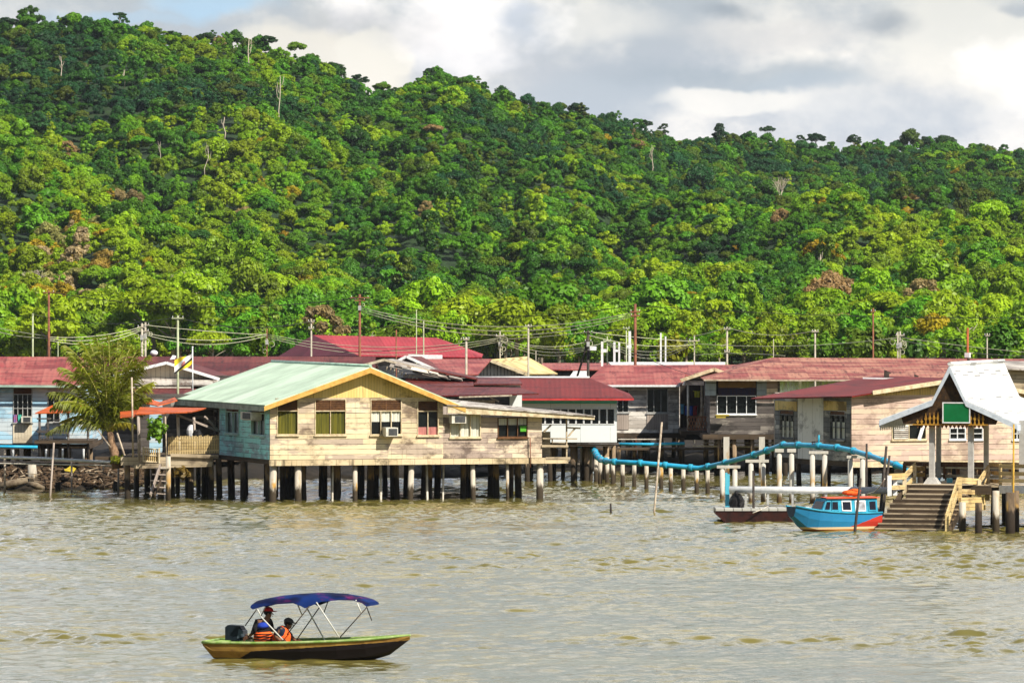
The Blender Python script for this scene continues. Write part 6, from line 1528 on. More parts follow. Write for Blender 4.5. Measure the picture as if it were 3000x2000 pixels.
oc = t.node('ShaderNodeTexCoord').outputs['Object']
n = t.noise(t.scale(oc, (1.4, 1.4, 3)), 1.0, 3, .5); x, y, z = t.sep(oc); n2 = t.noise(t.scale(oc, (1.6, 1.2, 5), (5, 2, 1)), 1.0, 4, .65)
col = t.mix(t.ramp(n, .4, .6), (.003, .007, .038), (.006, .024, .13)); col = t.mix(t.math('MULTIPLY', t.ramp(n2, .50, .66), t.ramp(z, 1.18, 1.34)), col, (.15, .012, .10)); col = t.mix(t.math('MULTIPLY', t.ramp(n2, .60, .70), t.ramp(z, 1.25, 1.36)), col, (.36, .03, .04))
t.put(b.inputs['Base Color'], col); b.inputs['Roughness'].default_value = .8; b.inputs['Specular IOR Level'].default_value = .1
cv.build('canopy', m, boat)
def c7(x, y): return 580 + x / 3.564, 1700 + y / 3.564
def pole7(x0, y0, x1, y1, v, m_, r_=.014):
    a = sb.px(*c7(x0, y0), v); b2 = sb.px(*c7(x1, y1), v)
    MB().path([q(a[0], v, a[1]), q(b2[0], v, b2[1])], r_, 6).build('canopy_pole', m_, boat)
M_alu = plain('bright metal tube', (.62, .62, .58), (.5, .5, .46), .35, 4)
for (x0, y0, x1, y1, v, m_) in ((612, 300, 492, 470, .5, M_polek), (705, 268, 655, 378, -.5, M_polek), (618, 290, 660, 375, -.5, M_alu), (655, 372, 888, 618, -.6, M_alu), (1042, 250, 1085, 352, .5, M_alu), (1165, 262, 930, 560, -.6, M_polek), (1270, 275, 1028, 618, .55, M_polek), (1236, 225, 1478, 595, -.6, M_alu), (1365, 195, 1310, 345, .5, M_polek), (1135, 280, 1215, 425, .5, M_alu), (1215, 425, 1335, 640, .5, M_alu), (1648, 200, 1710, 345, -.5, M_alu), (1765, 275, 1475, 598, -.6, M_polek), (1760, 270, 1815, 415, .5, M_polek)):
    pole7(x0, y0, x1, y1, v, m_, .016 if m_ is M_alu else .013)

# ---- people
def skinned(name, nodes, edges, mat, parent, root=0, sub=2):
    base = WORLD[parent.name]
    me = bpy.data.meshes.new(name); me.from_pydata([tuple(Vector(p) - base) for p, _ in nodes], edges, [])
    o = bpy.data.objects.new(name, me); COL.objects.link(o); o.parent = parent; WORLD[o.name] = base.copy()
    md = o.modifiers.new('Skin', 'SKIN'); md.use_smooth_shade = True
    if not me.skin_vertices: me.skin_vertices.new()
    sv = me.skin_vertices[0].data
    for i, (_, r_) in enumerate(nodes): sv[i].radius = r_ if isinstance(r_, tuple) else (r_, r_); sv[i].use_root = (i == root)
    s = o.modifiers.new('Subdivision', 'SUBSURF'); s.levels = sub; s.render_levels = sub
    me.materials.append(mat); return o
M_skin = plain('brown skin', (.17, .085, .048), (.12, .058, .033), .6, 6)
M_vest = plain('orange life vest', (.90, .13, .02), (.80, .10, .016), .8, 6)
M_royal = plain('royal blue cloth', (.014, .045, .36), (.01, .03, .24), .85, 6)
M_black = plain('black cloth', (.008, .008, .009), (.014, .014, .015), .9, 6)
M_navy = plain('dark blue cloth', (.012, .022, .05), (.008, .014, .03), .85, 6)
def hand(mb, wrist, direction, thumb, curl, s=1.0):
    """palm with four unequal bent fingers and a thumb from its side"""
    d_ = Vector(direction).normalized(); th = (Vector(thumb) - d_ * Vector(thumb).dot(d_)).normalized(); nrm = d_.cross(th).normalized(); c = Vector(curl)
    w = Vector(wrist)
    mb.hexa([w + d_ * a * s + th * b2 * s + nrm * e * s for e in (-.013, .013) for a, b2 in ((0, -.028), (0, .028), (.085, .04), (.085, -.04))])
    for i, L in enumerate((.062, .075, .080, .070)):
        p0 = w + (d_ * .08 + th * (-.032 + .0215 * i)) * s; p1 = p0 + (d_ * L * .5 + c * .012) * s; p2 = p1 + (d_ * L * .22 + c * L * .45) * s; p3 = p2 + (c * L * .3 - d_ * L * .12) * s
        mb.path([p0, p1, p2, p3], [.0095 * s, .0088 * s, .008 * s, .006 * s], 6)
    p0 = w + (d_ * .025 + th * .03) * s; p1 = p0 + (th * .035 + d_ * .025) * s; p2 = p1 + (d_ * .03 + c * .02) * s
    mb.path([p0, p1, p2], [.012 * s, .0105 * s, .008 * s], 6)
def cap_brim(mb, c, r_, fwd, side, up=Vector((0, 0, 1)), L=.09):
    top = []
    for k in range(9):
        a = -1.1 + 2.2 * k / 8; top.append((c + (fwd * math.cos(a) + side * math.sin(a)) * r_, c + (fwd * (math.cos(a) * (r_ + L) ) + side * math.sin(a) * (r_ * .95)) - up * .018))
    mb.grid([[p for p, _ in top], [p for _, p in top]]); mb.grid([[p - up * .008 for _, p in top], [p - up * .008 for p, _ in top]]); mb.grid([[p for _, p in top], [p - up * .008 for _, p in top]])
def bodyp(name, lab, J, tops, capm, faces, hips_u):
    root = thing('person', lab, 'person', J['hip'])
    f = faces; up = Vector((0, 0, 1)); sd = up.cross(f).normalized()
    H0 = J['head']
    nodes = [(J['hip'], (.13, .11)), (J['waist'], (.12, .10)), (J['chest'], (.15, .115)), (J['neck'], .055), (H0 - up * .05 + f * .012, (.066, .07)), (H0 + up * .035, (.078, .088)), (H0 + up * .10, (.05, .055)),
             (J['shl'], .06), (J['ell'], .044), (J['wrl'], .031), (J['shr'], .06), (J['elr'], .044), (J['wrr'], .031),
             (J['hip'] + sd * .09 + f * .05, .095), (J['knl'], .066), (J['ftl'], .045), (J['hip'] - sd * .09 + f * .05, .095), (J['knr'], .066), (J['ftr'], .045), (J['ftl'] + f * .13, .032), (J['ftr'] + f * .13, .032)]
    edges = [(0, 1), (1, 2), (2, 3), (3, 4), (4, 5), (5, 6), (2, 7), (7, 8), (8, 9), (2, 10), (10, 11), (11, 12), (0, 13), (13, 14), (14, 15), (15, 19), (0, 16), (16, 17), (17, 18), (18, 20)]
    body = skinned('body', nodes, edges, M_skin, root)
    fc = MB()
    fc.path([H0 + f * .085 + up * .015, H0 + f * .108 - up * .012, H0 + f * .095 - up * .022], [.009, .015, .011], 6)      # nose
    for e in (-1, 1):
        fc.ball(H0 - f * .005 + sd * e * .082 - up * .005, .018, .012, .03, 8, 6)                                        # ears
    fc.path([H0 + f * .088 - up * .052 + sd * .024, H0 + f * .096 - up * .05, H0 + f * .088 - up * .052 - sd * .024], .007, 6)  # lips
    fc.build('face', M_skin, root)
    ey = MB(); [ey.ball(H0 + f * .086 + sd * e * .032 + up * .02, .011, .011, .009, 8, 6) for e in (-1, 1)]; ey.build('eye', plain('eye', (.3, .28, .26), (.02, .02, .02), .3, 40), root)
    hm = MB(); hand(hm, J['wrl'], J['hdl'], J['thl'], J['cul']); hand(hm, J['wrr'], J['hdr'], J['thr'], J['cur']); hm.build('hands', M_skin, root)
    tr = skinned('trousers', [(J['hip'] - up * .02, (.15, .13)), (J['hip'] + up * .06, (.145, .125)), (J['hip'] + sd * .09 + f * .06, .105), (J['knl'], .078), (J['ftl'] + up * .05, .062), (J['hip'] - sd * .09 + f * .06, .105), (J['knr'], .078), (J['ftr'] + up * .05, .062)], [(0, 1), (0, 2), (2, 3), (3, 4), (0, 5), (5, 6), (6, 7)], M_navy, root)
    tops(root, J, f, sd)
    hr = MB(); hr.ball(H0 - f * .012 + up * .045, .095, .095, .085, 12, 8); hr.build('hair', plain('black hair', (.008, .007, .006), None, .7) if 'black hair' not in MATS else MATS['black hair'], root)
    cp = MB(); c = H0 + up * .068
    n_ = 8; rows = []
    for j in range(n_ + 1):
        ph = PI / 2 * j / n_; rows.append([c + (f * math.cos(2 * PI * k / 14) * 1.06 + sd * math.sin(2 * PI * k / 14)) * .107 * math.cos(ph) + up * .088 * math.sin(ph) for k in range(15)])
    cp.grid(rows); cap_brim(cp, c + up * .004, .105, f, sd); cp.ball(c + up * .09, .012, .012, .008, 8, 5); cp.build('cap', capm, root)
    return root
def q3(x, y, v):
    v -= .22; a = sb.px(x, y, v); return q(a[0], v, a[1])
fw_ = (sb.u * .96 + sb.v * .28).normalized()
def tops1(root, J, f, sd):
    up = Vector((0, 0, 1))
    skinned('shirt', [(J['waist'] - up * .08, (.145, .12)), (J['waist'], (.15, .125)), (J['chest'], (.185, .145)), (J['neck'] - up * .03, .075), (J['shl'], .080), (J['ell'].lerp(J['shl'], -.05), .060), (J['wrl'].lerp(J['ell'], .55), .047), (J['shr'], .080), (J['elr'], .060), (J['wrr'].lerp(J['elr'], .55), .047)], [(0, 1), (1, 2), (2, 3), (2, 4), (4, 5), (5, 6), (2, 7), (7, 8), (8, 9)], M_black, root, 1)
    skinned('vest_shoulders', [(J['chest'] - up * .06 - f * .02, (.225, .185)), (J['chest'] + up * .04 - f * .03, (.225, .18)), (J['chest'] + up * .12 - f * .03, (.15, .12))], [(0, 1), (1, 2)], M_royal, root, 0)
    skinned('life_vest', [(J['waist'] - up * .13, (.23, .195)), (J['waist'], (.23, .20)), (J['chest'] - up * .07, (.235, .20))], [(0, 1), (1, 2)], M_vest, root, 0)
    st_ = MB()
    for dz in (-.06, 0.0, .06):
        c = J['waist'] + up * (dz + .02); st_.path([c + (f * math.cos(2 * PI * k / 16) * .198 + sd * math.sin(2 * PI * k / 16) * .228) for k in range(17)], .014, 6)
    st_.build('vest_strap', M_black, root)
def tops2(root, J, f, sd):
    up = Vector((0, 0, 1))
    skinned('shirt', [(J['waist'] - up * .06, (.135, .115)), (J['waist'], (.14, .12)), (J['chest'], (.17, .14)), (J['neck'] - up * .03, .07), (J['shl'], .078), (J['ell'], .058), (J['shr'], .078), (J['elr'], .058)], [(0, 1), (1, 2), (2, 3), (2, 4), (4, 5), (2, 6), (6, 7)], M_navy, root, 1)
    skinned('life_vest', [(J['waist'] - up * .16, (.225, .20)), (J['waist'], (.225, .20)), (J['chest'] - up * .02, (.215, .195)), (J['chest'] + up * .08 + f * .02, (.14, .14)), (J['neck'] + up * .02 - f * .01, (.095, .10))], [(0, 1), (1, 2), (2, 3), (3, 4)], M_vest, root, 0)
J1 = dict(hip=q3(772, 1888, .0), waist=q3(771, 1866, .0), chest=q3(772, 1834, .0), neck=q3(780, 1812, 0), head=q3(786, 1797, 0),
          shl=q3(790, 1818, .17), ell=q3(797, 1843, .22), wrl=q3(813, 1846, .16), shr=q3(753, 1820, -.12), elr=q3(743, 1850, -.18), wrr=q3(730, 1863, -.13),
          knl=q3(822, 1886, .16), knr=q3(822, 1887, -.14), ftl=q3(822, 1920, .16), ftr=q3(822, 1921, -.14),
          hdl=sb.u, thl=Vector((0, 0, 1)), cul=-sb.v, hdr=-sb.u * .9 - Vector((0, 0, .35)), thr=Vector((0, 0, 1)), cur=Vector((0, 0, -1)))
bodyp('person', 'person in red cap steering the speedboat, in blue and orange vest, hand on the tiller', J1, tops1, plain('red cap', (.62, .02, .02), (.5, .015, .015), .8, 6), fw_, 0)
J2 = dict(hip=q3(822, 1897, .05), waist=q3(822, 1875, .05), chest=q3(829, 1852, .05), neck=q3(838, 1836, .05), head=q3(846, 1829, .05),
          shl=q3(838, 1848, .22), ell=q3(856, 1866, .24), wrl=q3(868, 1878, .16), shr=q3(819, 1842, -.13), elr=q3(806, 1862, -.16), wrr=q3(822, 1876, -.20),
          knl=q3(872, 1892, .18), knr=q3(872, 1893, -.1), ftl=q3(874, 1922, .18), ftr=q3(874, 1923, -.1),
          hdl=sb.u, thl=Vector((0, 0, 1)), cul=Vector((0, 0, -1)), hdr=sb.u, thr=Vector((0, 0, 1)), cur=Vector((0, 0, -1)))
bodyp('person', 'person in grey cap and orange life vest crouched in front of the steersman', J2, tops2, plain('grey cap', (.07, .068, .066), (.05, .05, .05), .8, 6), (sb.u * .98 + Vector((0, 0, -.1))).normalized(), 0)
# ================================================================== utility poles and cables
def upole(x, y0, y1, Y, m_, r_, label, arms=(), gear=0, lean=0, z0=None):
    zb = -.3 if z0 is None else z0
    t = thing('utility_pole', label, 'pole', (X(x, Y), Y, max(zb, 0)))
    top = P(x + lean, y0, Y)
    MB().path([(X(x, Y), Y, zb), top], [r_ * 1.15, r_ * .85], 8).build('pole', m_, t)
    for (y, w, h) in arms:
        c = P(x + lean, y, Y); MB().bar(c - Vector((w / 2, .06, 0)), c + Vector((w / 2, -.06, 0)), .045, .05).build('crossarm', m_, t)
        for k in (-.42, .42): MB().path([c + Vector((w * k, -.06, .03)), c + Vector((w * k, -.06, .09))], [.02, .014], 6).build('insulator', M_trimw, t)
    if gear:
        g = MB(); random.seed(int(x))
        for i in range(gear):
            c = P(x, y0 + 25 + 45 * random.random(), Y) + Vector((random.uniform(-.25, .25), -.1, 0)); R_ = random.uniform(.06, .15)
            g.path([c + Vector((R_ * math.cos(a * .7), .02 * a, R_ * math.sin(a * .7))) for a in range(10)], .011, 5)
        g.build('cable_coil', M_wire, t)
        b = MB(); c = P(x, y0 + 40, Y); b.box(c.x - .07, c.x + .07, c.y - .2, c.y - .07, c.z - .11, c.z + .11); b.build('junction_box', M_grey1, t)
    return t
UP = [  # x, top, base row hidden behind the roofs, distance, material, radius, label
    (96, 918, 0, 305, M_poleg, .06, 'pale green slender pole beside the tall rusty pole over the blue house roof', (), 0),
    (143, 852, 0, 303, M_rust, .075, 'tall rusty brown pole over the ridge of the blue house roof', ((857, .5, 0),), 0),
    (170, 1000, 0, 308, M_poleg, .03, 'short thin stub of a pole next to the tall rusty pole above the blue house', (), 0),
    (416, 948, 0, 310, M_polew, .08, 'pale pole hung with cable coils, left half of the twin pole above the palm', ((958, .4, 0),), 5),
    (426, 944, 0, 310.6, M_polew, .07, 'pale pole of the twin pole above the palm, with an insulator at its top', ((952, .35, 0), (970, .3, 0)), 3),
    (521, 925, 0, 283, M_poleg, .07, 'green grey pole in front of the cream gable beside the flag', ((932, .5, 0),), 0),
    (782, 962, 0, 330, M_rust, .04, 'thin brown pole tangled in leaves before the coral roof', (), 4),
    (912, 934, 0, 312, M_polew, .06, 'white pole in front of the dark side of the coral roof', ((942, .3, 0), (962, .25, 0)), 0),
    (1054, 862, 0, 313, M_rust, .085, 'tall rusty pole with a crossarm standing before the coral roof', ((872, .9, 0), (880, .5, 0)), 1),
    (1161, 966, 0, 334, M_rust, .05, 'slim brown rod standing against the middle of the coral roof', (), 0),
    (1220, 905, 0, 318, M_poleg, .035, 'thin pale yellow rod, taller of the two in front of the coral roof', (), 0),
    (1241, 940, 0, 317, M_poleg, .045, 'thin pale rod, shorter of the two in front of the coral roof', (), 0),
    (1366, 988, 0, 272, M_polew, .07, 'white pole above the broken red lean-to roof', ((994, .25, 0),), 0),
    (1465, 968, 0, 322, M_polew, .05, 'pole with a tangle of cable coils behind the pale slatted gable', ((984, .4, 0),), 6),
    (1548, 950, 0, 312, M_polew, .065, 'white pole over the end of the tan roof', ((956, .3, 0),), 0),
    (1570, 1026, 0, 330, M_polew, .03, 'short rod between tan roof and the far maroon roof', (), 0),
    (1723, 968, 0, 312, M_polek, .09, 'black pole with lamp box, upright beside its leaning stay by the white shed', ((974, .4, 0), (1000, .3, 0)), 2),
    (1835, 958, 0, 332, M_poleg, .045, 'thin green pole among the white columns', ((962, .3, 0),), 0),
    (1779, 985, 0, 333, M_poleg, .045, 'thin mossy pole where cables meet above the white columns', ((998, .4, 0),), 0),
    (1861, 890, 0, 302, M_rust, .09, 'tall dark rusty pole above the pink hip roof', ((913, .45, 0), (925, .4, 0)), 0),
    (2034, 982, 0, 320, M_polew, .05, 'slim pole where cables meet above the little cream gable', ((998, .5, 0),), 0),
    (2130, 957, 0, 312, M_polew, .07, 'white pole at the low end of the patched red roof', ((964, .3, 0), (1030, .25, 0)), 0),
    (2266, 992, 0, 300, M_polew, .025, 'thin white rod at the corner of the patched red roof', (), 0),
    (2388, 965, 0, 305, M_polew, .06, 'cream pole behind the ridge of the patched red roof', ((971, .3, 0),), 0),
    (2558, 902, 0, 304, M_rust, .055, 'tall thin brownish pole behind the middle of the patched red roof', ((913, .2, 0),), 0),
    (2630, 972, 0, 306, M_polew, .05, 'twin pole behind the patched roof, the shorter pale one', (), 3),
    (2637, 970, 0, 306.5, M_polew, .055, 'twin pole behind the patched roof, the taller one with coils', ((982, .4, 0),), 4),
    (2835, 960, 0, 302, plain('red brown pole', (.40, .10, .04), (.3, .08, .03), .7), .075, 'red brown pole with a floodlight above the white shelter roof', (), 0),
    (2892, 976, 0, 312, M_polew, .045, 'thin pale pole above the far end of the shelter roof', ((983, .25, 0),), 0),
]
for (x, y0, _, Y, m_, r_, lab, arms, gear) in UP: upole(x, y0, 0, Y, m_, r_ * .74, lab, arms, gear)
one('stay_pole', MB().path([P(1690, 1106, 312), P(1714, 1030, 312), P(1722, 985, 312)], .05, 7), M_polek, P(1690, 1106, 312), 'thin black stay leaning against the black pole by the white shed', 'pole')
one('lamp_box', MB().obox(Frame(P(1728, 1026, 311.7), 0), 0, .3, -.1, .1, 0, .18).path([P(1724, 1026, 311.9), P(1730, 1022, 311.7)], .02, 5), M_trimw, P(1732, 1024, 311.7), 'small white lamp box on the black pole by the white shed', 'lamp')
fl = thing('floodlight', 'dark floodlight with a white face on a stub above the patched roof by the shelter', 'lamp', P(2837, 1064, 288))
MB().path([P(2838, 1066, 288), P(2837, 1042, 288)], .06, 7).build('stub', M_polek, fl)
MB().obox(Frame(P(2827, 1047, 287.8), R(-25)), 0, .22, -.05, .1, 0, .2).build('face', M_trimw, fl); MB().bar(P(2832, 1036, 287.9), P(2850, 1034, 287.9), .05, .04).build('arm', M_polew, fl)
def cable(a, b, sagpx, m_, lab, r_=.02, group=None, strands=1, dy=9):
    (xa, ya, Ya), (xb, yb, Yb) = a, b
    for s_ in range(strands):
        pts = []
        for i in range(17):
            k = i / 16; x = xa + (xb - xa) * k; y = ya + (yb - ya) * k + s_ * dy * (.6 + .8 * math.sin(PI * k)) + sagpx * 4 * k * (1 - k); pts.append(P(x, y, Ya + (Yb - Ya) * k))
        nm = ('upper strand', 'second strand', 'lower strand')[s_] if strands > 1 else None
        one('power_cable', MB().path(pts, r_, 5), m_, pts[0], (f'{nm} of the ' if nm else '') + lab, 'cable', group or 'cables strung over the roofs')
cable((-60, 950, 306), (143, 985, 303), 2, M_wire, 'pale cable reaching the tall rusty pole from outside the picture', 0.0135, None, 2)
cable((143, 987, 303), (416, 957, 310), 12, M_wire, 'pale cables from rusty pole to twin pole above the palm', 0.0135, None, 3, 8)
cable((426, 952, 310.6), (782, 981, 330), 3, M_wire, 'pale cable from twin pole to the leafy pole', 0.0135)
cable((426, 975, 310.6), (782, 978, 330), 20, M_wire, 'sagging pale cables from twin pole to the leafy pole', 0.0135, None, 2)
cable((-40, 928, 306), (96, 919, 305), 4, M_wirek, 'dark cable ending at the pale green slender pole', 0.0120)
cable((96, 920, 305), (521, 928, 283), 24, M_wirek, 'dark cable from the pale green pole to the flag side pole', 0.0120)
cable((521, 930, 283), (912, 941, 312), 24, M_wirek, 'dark cable from the flag side pole to the white pole', 0.0135)
cable((912, 941, 312), (1220, 944, 318), 18, M_wirek, 'dark cable from the white pole past the coral roof', 0.0135)
cable((143, 856, 303), (1054, 872, 313), 34, M_wirek, 'long black cable sagging between the two tall rusty poles', 0.0195)
cable((1054, 874, 313), (1861, 893, 302), 42, M_wirek, 'long black cable from the coral roof pole to the dark rusty pole', 0.0150)
cable((1861, 895, 302), (3060, 930, 306), 12, M_wirek, 'long black cable running along the foot of the hill', 0.0150)
cable((1054, 900, 313), (1861, 914, 302), 50, M_wire, 'bright cables sagging from the crossarm pole to the dark rusty pole', 0.0150, None, 3, 9)
cable((782, 979, 330), (1465, 990, 322), 32, M_wire, 'pale cables sagging across the coral roof', 0.0135, None, 3, 8)
cable((1000, 1032, 320), (1465, 992, 322), 8, M_wirek, 'black cable rising over the coral roof', 0.0135)
cable((1465, 990, 322), (1723, 1016, 312), 18, M_wire, 'pale cables drooping from coil pole to black pole', 0.0135, None, 3, 7)
cable((1465, 994, 322), (1723, 972, 312), 3, M_wire, 'taut pale cable from coil pole to black pole', 0.0135)
cable((1548, 1010, 312), (1723, 1000, 312), 10, M_wire, 'short pale cable from the tan roof pole to the black pole', 0.0120)
cable((1723, 1014, 312), (1779, 998, 333), 3, M_wire, 'short pale cable from black pole to the mossy pole', 0.0120)
cable((1723, 972, 312), (2034, 1000, 320), 3, M_wire, 'pale cables from the black pole above the pink hip roof', 0.0135, None, 2, 16)
cable((1723, 974, 312), (1835, 962, 332), 2, M_wirek, 'dark cable from black pole to the green pole', 0.0120)
cable((1779, 1000, 333), (2034, 996, 320), 32, M_wire, 'slack pale cables looping above the pink hip roof', 0.0120, None, 3, 7)
cable((2034, 984, 320), (2130, 959, 312), 2, M_wire, 'short cable rising to the white pole', 0.0120)
cable((2130, 959, 312), (2388, 968, 305), 18, M_wire, 'sagging pale cable hanging between the white and the cream pole', 0.0135)
cable((2034, 1006, 320), (2637, 988, 306), 16, M_wire, 'pale cable running just above the patched red roof', 0.0135)
cable((2034, 1019, 320), (2637, 1001, 306), 18, M_wirek, 'dark cable running just above the patched red roof', 0.0135)
cable((2034, 1040, 320), (2300, 1042, 306), -6, M_wire, 'low pale cable touching the patched roof corner', 0.0120)
cable((2637, 988, 306.5), (3060, 1036, 300), 4, M_wire, 'pale cables falling from the twin pole beyond the shelter roof', 0.0135, None, 2, 12)
cable((2637, 986, 306.5), (2892, 981, 312), 12, M_wirek, 'dark cable from twin pole to the thin pale pole', 0.0120)
cable((1861, 1035, 302), (2040, 1102, 288), 4, M_wirek, 'black cable dropping to the little cream gable', 0.0135)

# ================================================================== flag
ft_ = thing('flag', 'yellow flag with white and black diagonal stripes on a thin white staff', 'flag', P(565, 1140, 280))
MB().path([P(565, 1190, 280), P(564, 1018, 280)], .025, 7).ball(P(564, 1017, 280), .04, .04, .04, 8, 6).build('staff', M_trimw, ft_)
Yf = 279.9; rows = []
for j in range(13):
    row = []
    for i in range(23):
        s_, tt = i / 22, j / 12
        x = 563 - 52 * s_; y = (1034 + 20 * s_ ** .8) + (30 + 12 * s_ ) * tt + 2 * math.sin(s_ * 7)
        row.append(P(x, y, Yf) + Vector((0, .06 * math.sin(s_ * 9 + tt), 0)))
    rows.append(row)
fb = MB().grid(rows); 
m, t, b = newmat('flag cloth')
oc = t.node('ShaderNodeTexCoord').outputs['Object']; x, y, z = t.sep(oc)
fx = t.math('DIVIDE', t.math('SUBTRACT', X(563, Yf) - X(565, 280), x), X(563, Yf) - X(511, Yf)); fz = t.math('SUBTRACT', z, Z(1062, Yf) - Z(1140, 280))
dgn = t.math('ADD', fz, t.math('MULTIPLY', t.math('SUBTRACT', fx, .5), .62))
w_ = t.math('LESS_THAN', t.math('ABSOLUTE', t.math('ADD', dgn, -.02)), .12); k_ = t.math('LESS_THAN', t.math('ABSOLUTE', t.math('ADD', dgn, .14)), .05)
col = t.mix(w_, (.72, .56, .02), (.74, .72, .70)); col = t.mix(k_, col, (.012, .012, .012))
cr_ = t.math('LESS_THAN', t.math('ADD', t.math('POWER', t.math('MULTIPLY', t.math('SUBTRACT', fx, .5), 8.0), 2.0), t.math('POWER', t.math('MULTIPLY', t.math('ADD', dgn, .04), 12.0), 2.0)), 1.0)
col = t.mix(t.math('MULTIPLY', cr_, .75), col, (.45, .03, .02))
t.put(b.inputs['Base Color'], col); b.inputs['Roughness'].default_value = .85
fb.build('cloth', m, ft_)

# ================================================================== coconut palm
M_frond = leafmat('palm frond leaves', (.175, .205, .018), False, .45, .55)
M_frondy = leafmat('yellowing palm leaves', (.30, .26, .03), False, .35, .3)
M_rach = plain('palm rib', (.30, .32, .06), (.40, .34, .10), .7, 5)
PC = P(322, 1272, 258.2)
pm = thing('coconut_palm', 'young coconut palm with tall arching yellow green fronds on the river bank', 'palm', P(340, 1346, 258.2))
MB().path([P(345, 1372, 258.2), P(338, 1335, 258.2), P(328, 1300, 258.2), P(322, 1265, 258.2)], [.22, .19, .15, .12], 10).build('trunk', plain('fibrous palm trunk', (.32, .20, .12), (.13, .08, .05), .95, 7), pm)
random.seed(31)
tips = [(205, 1040, -.4), (238, 1000, .5), (283, 990, -.3), (318, 985, .8), (368, 990, -.6), (405, 1022, .4), (438, 1040, -.2), (188, 1010, 1.2), (345, 1000, 1.5), (262, 1005, 1.6), (160, 1112, .3), (142, 1150, -.6), (150, 1195, 1.0), (448, 1120, .6), (440, 1165, -.8), (225, 1060, -1.4), (392, 1060, -1.5), (180, 1235, 1.1), (138, 1268, -.5), (420, 1210, .8), (240, 1250, 1.2), (405, 1250, -.6), (250, 1030, .9), (300, 1008, -1.1), (385, 1010, 1.0), (415, 1075, -.9), (175, 1075, .6), (160, 1180, -1.0), (432, 1140, .9)]
for fi, (tx, ty, dd) in enumerate(tips):
    tip = P(tx, ty, 258.2 + dd); C0 = PC + Vector((random.uniform(-.08, .08), random.uniform(-.08, .08), .1)); D = tip - C0; L = D.length
    ctrl = C0 + D * .5 + Vector((0, 0, .12 * L + .5 * abs(D.x) * .55)) + Vector((-D.x * .12, 0, 0))
    n = 26; pts = [(C0 * (1 - k) ** 2 + ctrl * 2 * k * (1 - k) + tip * k * k) for k in [i / n for i in range(n + 1)]]
    f_ = MB(); f_.path(pts, [.035 * (1 - .8 * i / n) + .004 for i in range(n + 1)], 5)
    fr_o = f_.build('frond', M_rach, pm)
    lf_ = MB(); low_f = ty > 1225
    for i in range(3, n + 1):
        d_ = (pts[i] - pts[i - 1]).normalized(); sd = d_.cross(Vector((random.uniform(-.3, .3), random.uniform(-.3, .3), 1)))
        sd = sd.normalized() if sd.length > .05 else Vector((1, 0, 0))
        s_ = i / n; ll = .80 * math.sin(PI * (.12 + .80 * s_)) ** .8 * min(1, L / 2.4)
        for sg in (-1, 1):
            for h in (0.0, .5):
                o = pts[i - 1].lerp(pts[i], h)
                dv = (d_ * .85 + sd * sg * random.uniform(.45, .8) + Vector((0, 0, -random.uniform(.15, .75)))).normalized()
                wv = dv.cross(sd * sg + Vector((0, 0, .3))).normalized() * .025; ln = ll * random.uniform(.75, 1.1)
                m1 = o + dv * ln * .55; e_ = o + (dv + Vector((0, 0, -.38))).normalized() * ln
                lf_.add([o - wv * .6, o + wv * .6, m1 + wv, e_, m1 - wv], [(0, 1, 2, 4), (4, 2, 3)])
    lf_.build('leaflets', M_frondy if low_f and fi % 2 else M_frond, fr_o)
# fallen fronds and grass at its foot
one('fallen_frond', MB().bar(P(343, 1268, 257.6), P(366, 1336, 257.4), .07, .04).bar(P(285, 1258, 257.6), P(325, 1310, 257.5), .05, .03), M_stick, P(350, 1330, 257.5), 'dry pale palm stalks hanging at the foot of the coconut palm', 'frond')
def tuft(name, lab, x0, x1, y0, y1, Y, n, size, m_, cat, seed):
    r = np.random.default_rng(seed)
    C = np.stack([r.uniform(X(x0, Y), X(x1, Y), n), r.uniform(Y - .4, Y + .6, n), np.zeros(n)], 1)
    cx, cz = (X(x0, Y) + X(x1, Y)) / 2, (Z(y0, Y) + Z(y1, Y)) / 2; hx, hz = (X(x1, Y) - X(x0, Y)) / 2, (Z(y0, Y) - Z(y1, Y)) / 2
    dv = r.normal(0, 1, (n, 3)); dv /= np.linalg.norm(dv, axis=1)[:, None]; rad = r.uniform(.45, 1.0, n)[:, None] * (1 + .25 * np.sin(dv[:, :1] * 7))
    C = np.array([cx, Y, cz]) + dv * rad * np.array([hx, .45, hz])
    V, Q = leaf_quads(C, dv + np.array([0, 0, .4]), size, r)
    base = np.array([cx, Y, cz - hz]); me = np_mesh('foliage', V - base, Q, False); me.materials.append(m_)
    t = thing(name, lab, cat, tuple(base)); o = bpy.data.objects.new('foliage', me); COL.objects.link(o); o.parent = t
    st = MB()
    for k in range(5): st.path([Vector(base) + Vector((random.uniform(-.05, .05), 0, 0)), Vector((cx + hx * random.uniform(-.6, .6), Y + random.uniform(-.2, .2), cz + hz * random.uniform(-.2, .5)))], [.025, .01], 5)
    st.build('stem', M_bark, t)
    return t
M_shrub = leafmat('bright shrub leaves', (.12, .24, .015), False, .35, .35)
tuft('potted_shrub', 'bright green leafy shrub inside the porch under the orange awning', 430, 488, 1218, 1290, 252.6, 420, .13, M_shrub, 'shrub', 3)
tuft('bush', 'yellow green low bush of grass at the foot of the coconut palm', 322, 400, 1334, 1358, 257.4, 520, .12, leafmat('yellow green grass', (.20, .22, .02), False, .3, .3), 'bush', 4)
tuft('creeper', 'dry brown creeper hanging under the porch deck', 508, 556, 1366, 1402, 253.2, 260, .12, leafmat('dry creeper', (.18, .12, .03), False, .3, .3), 'plant', 5)
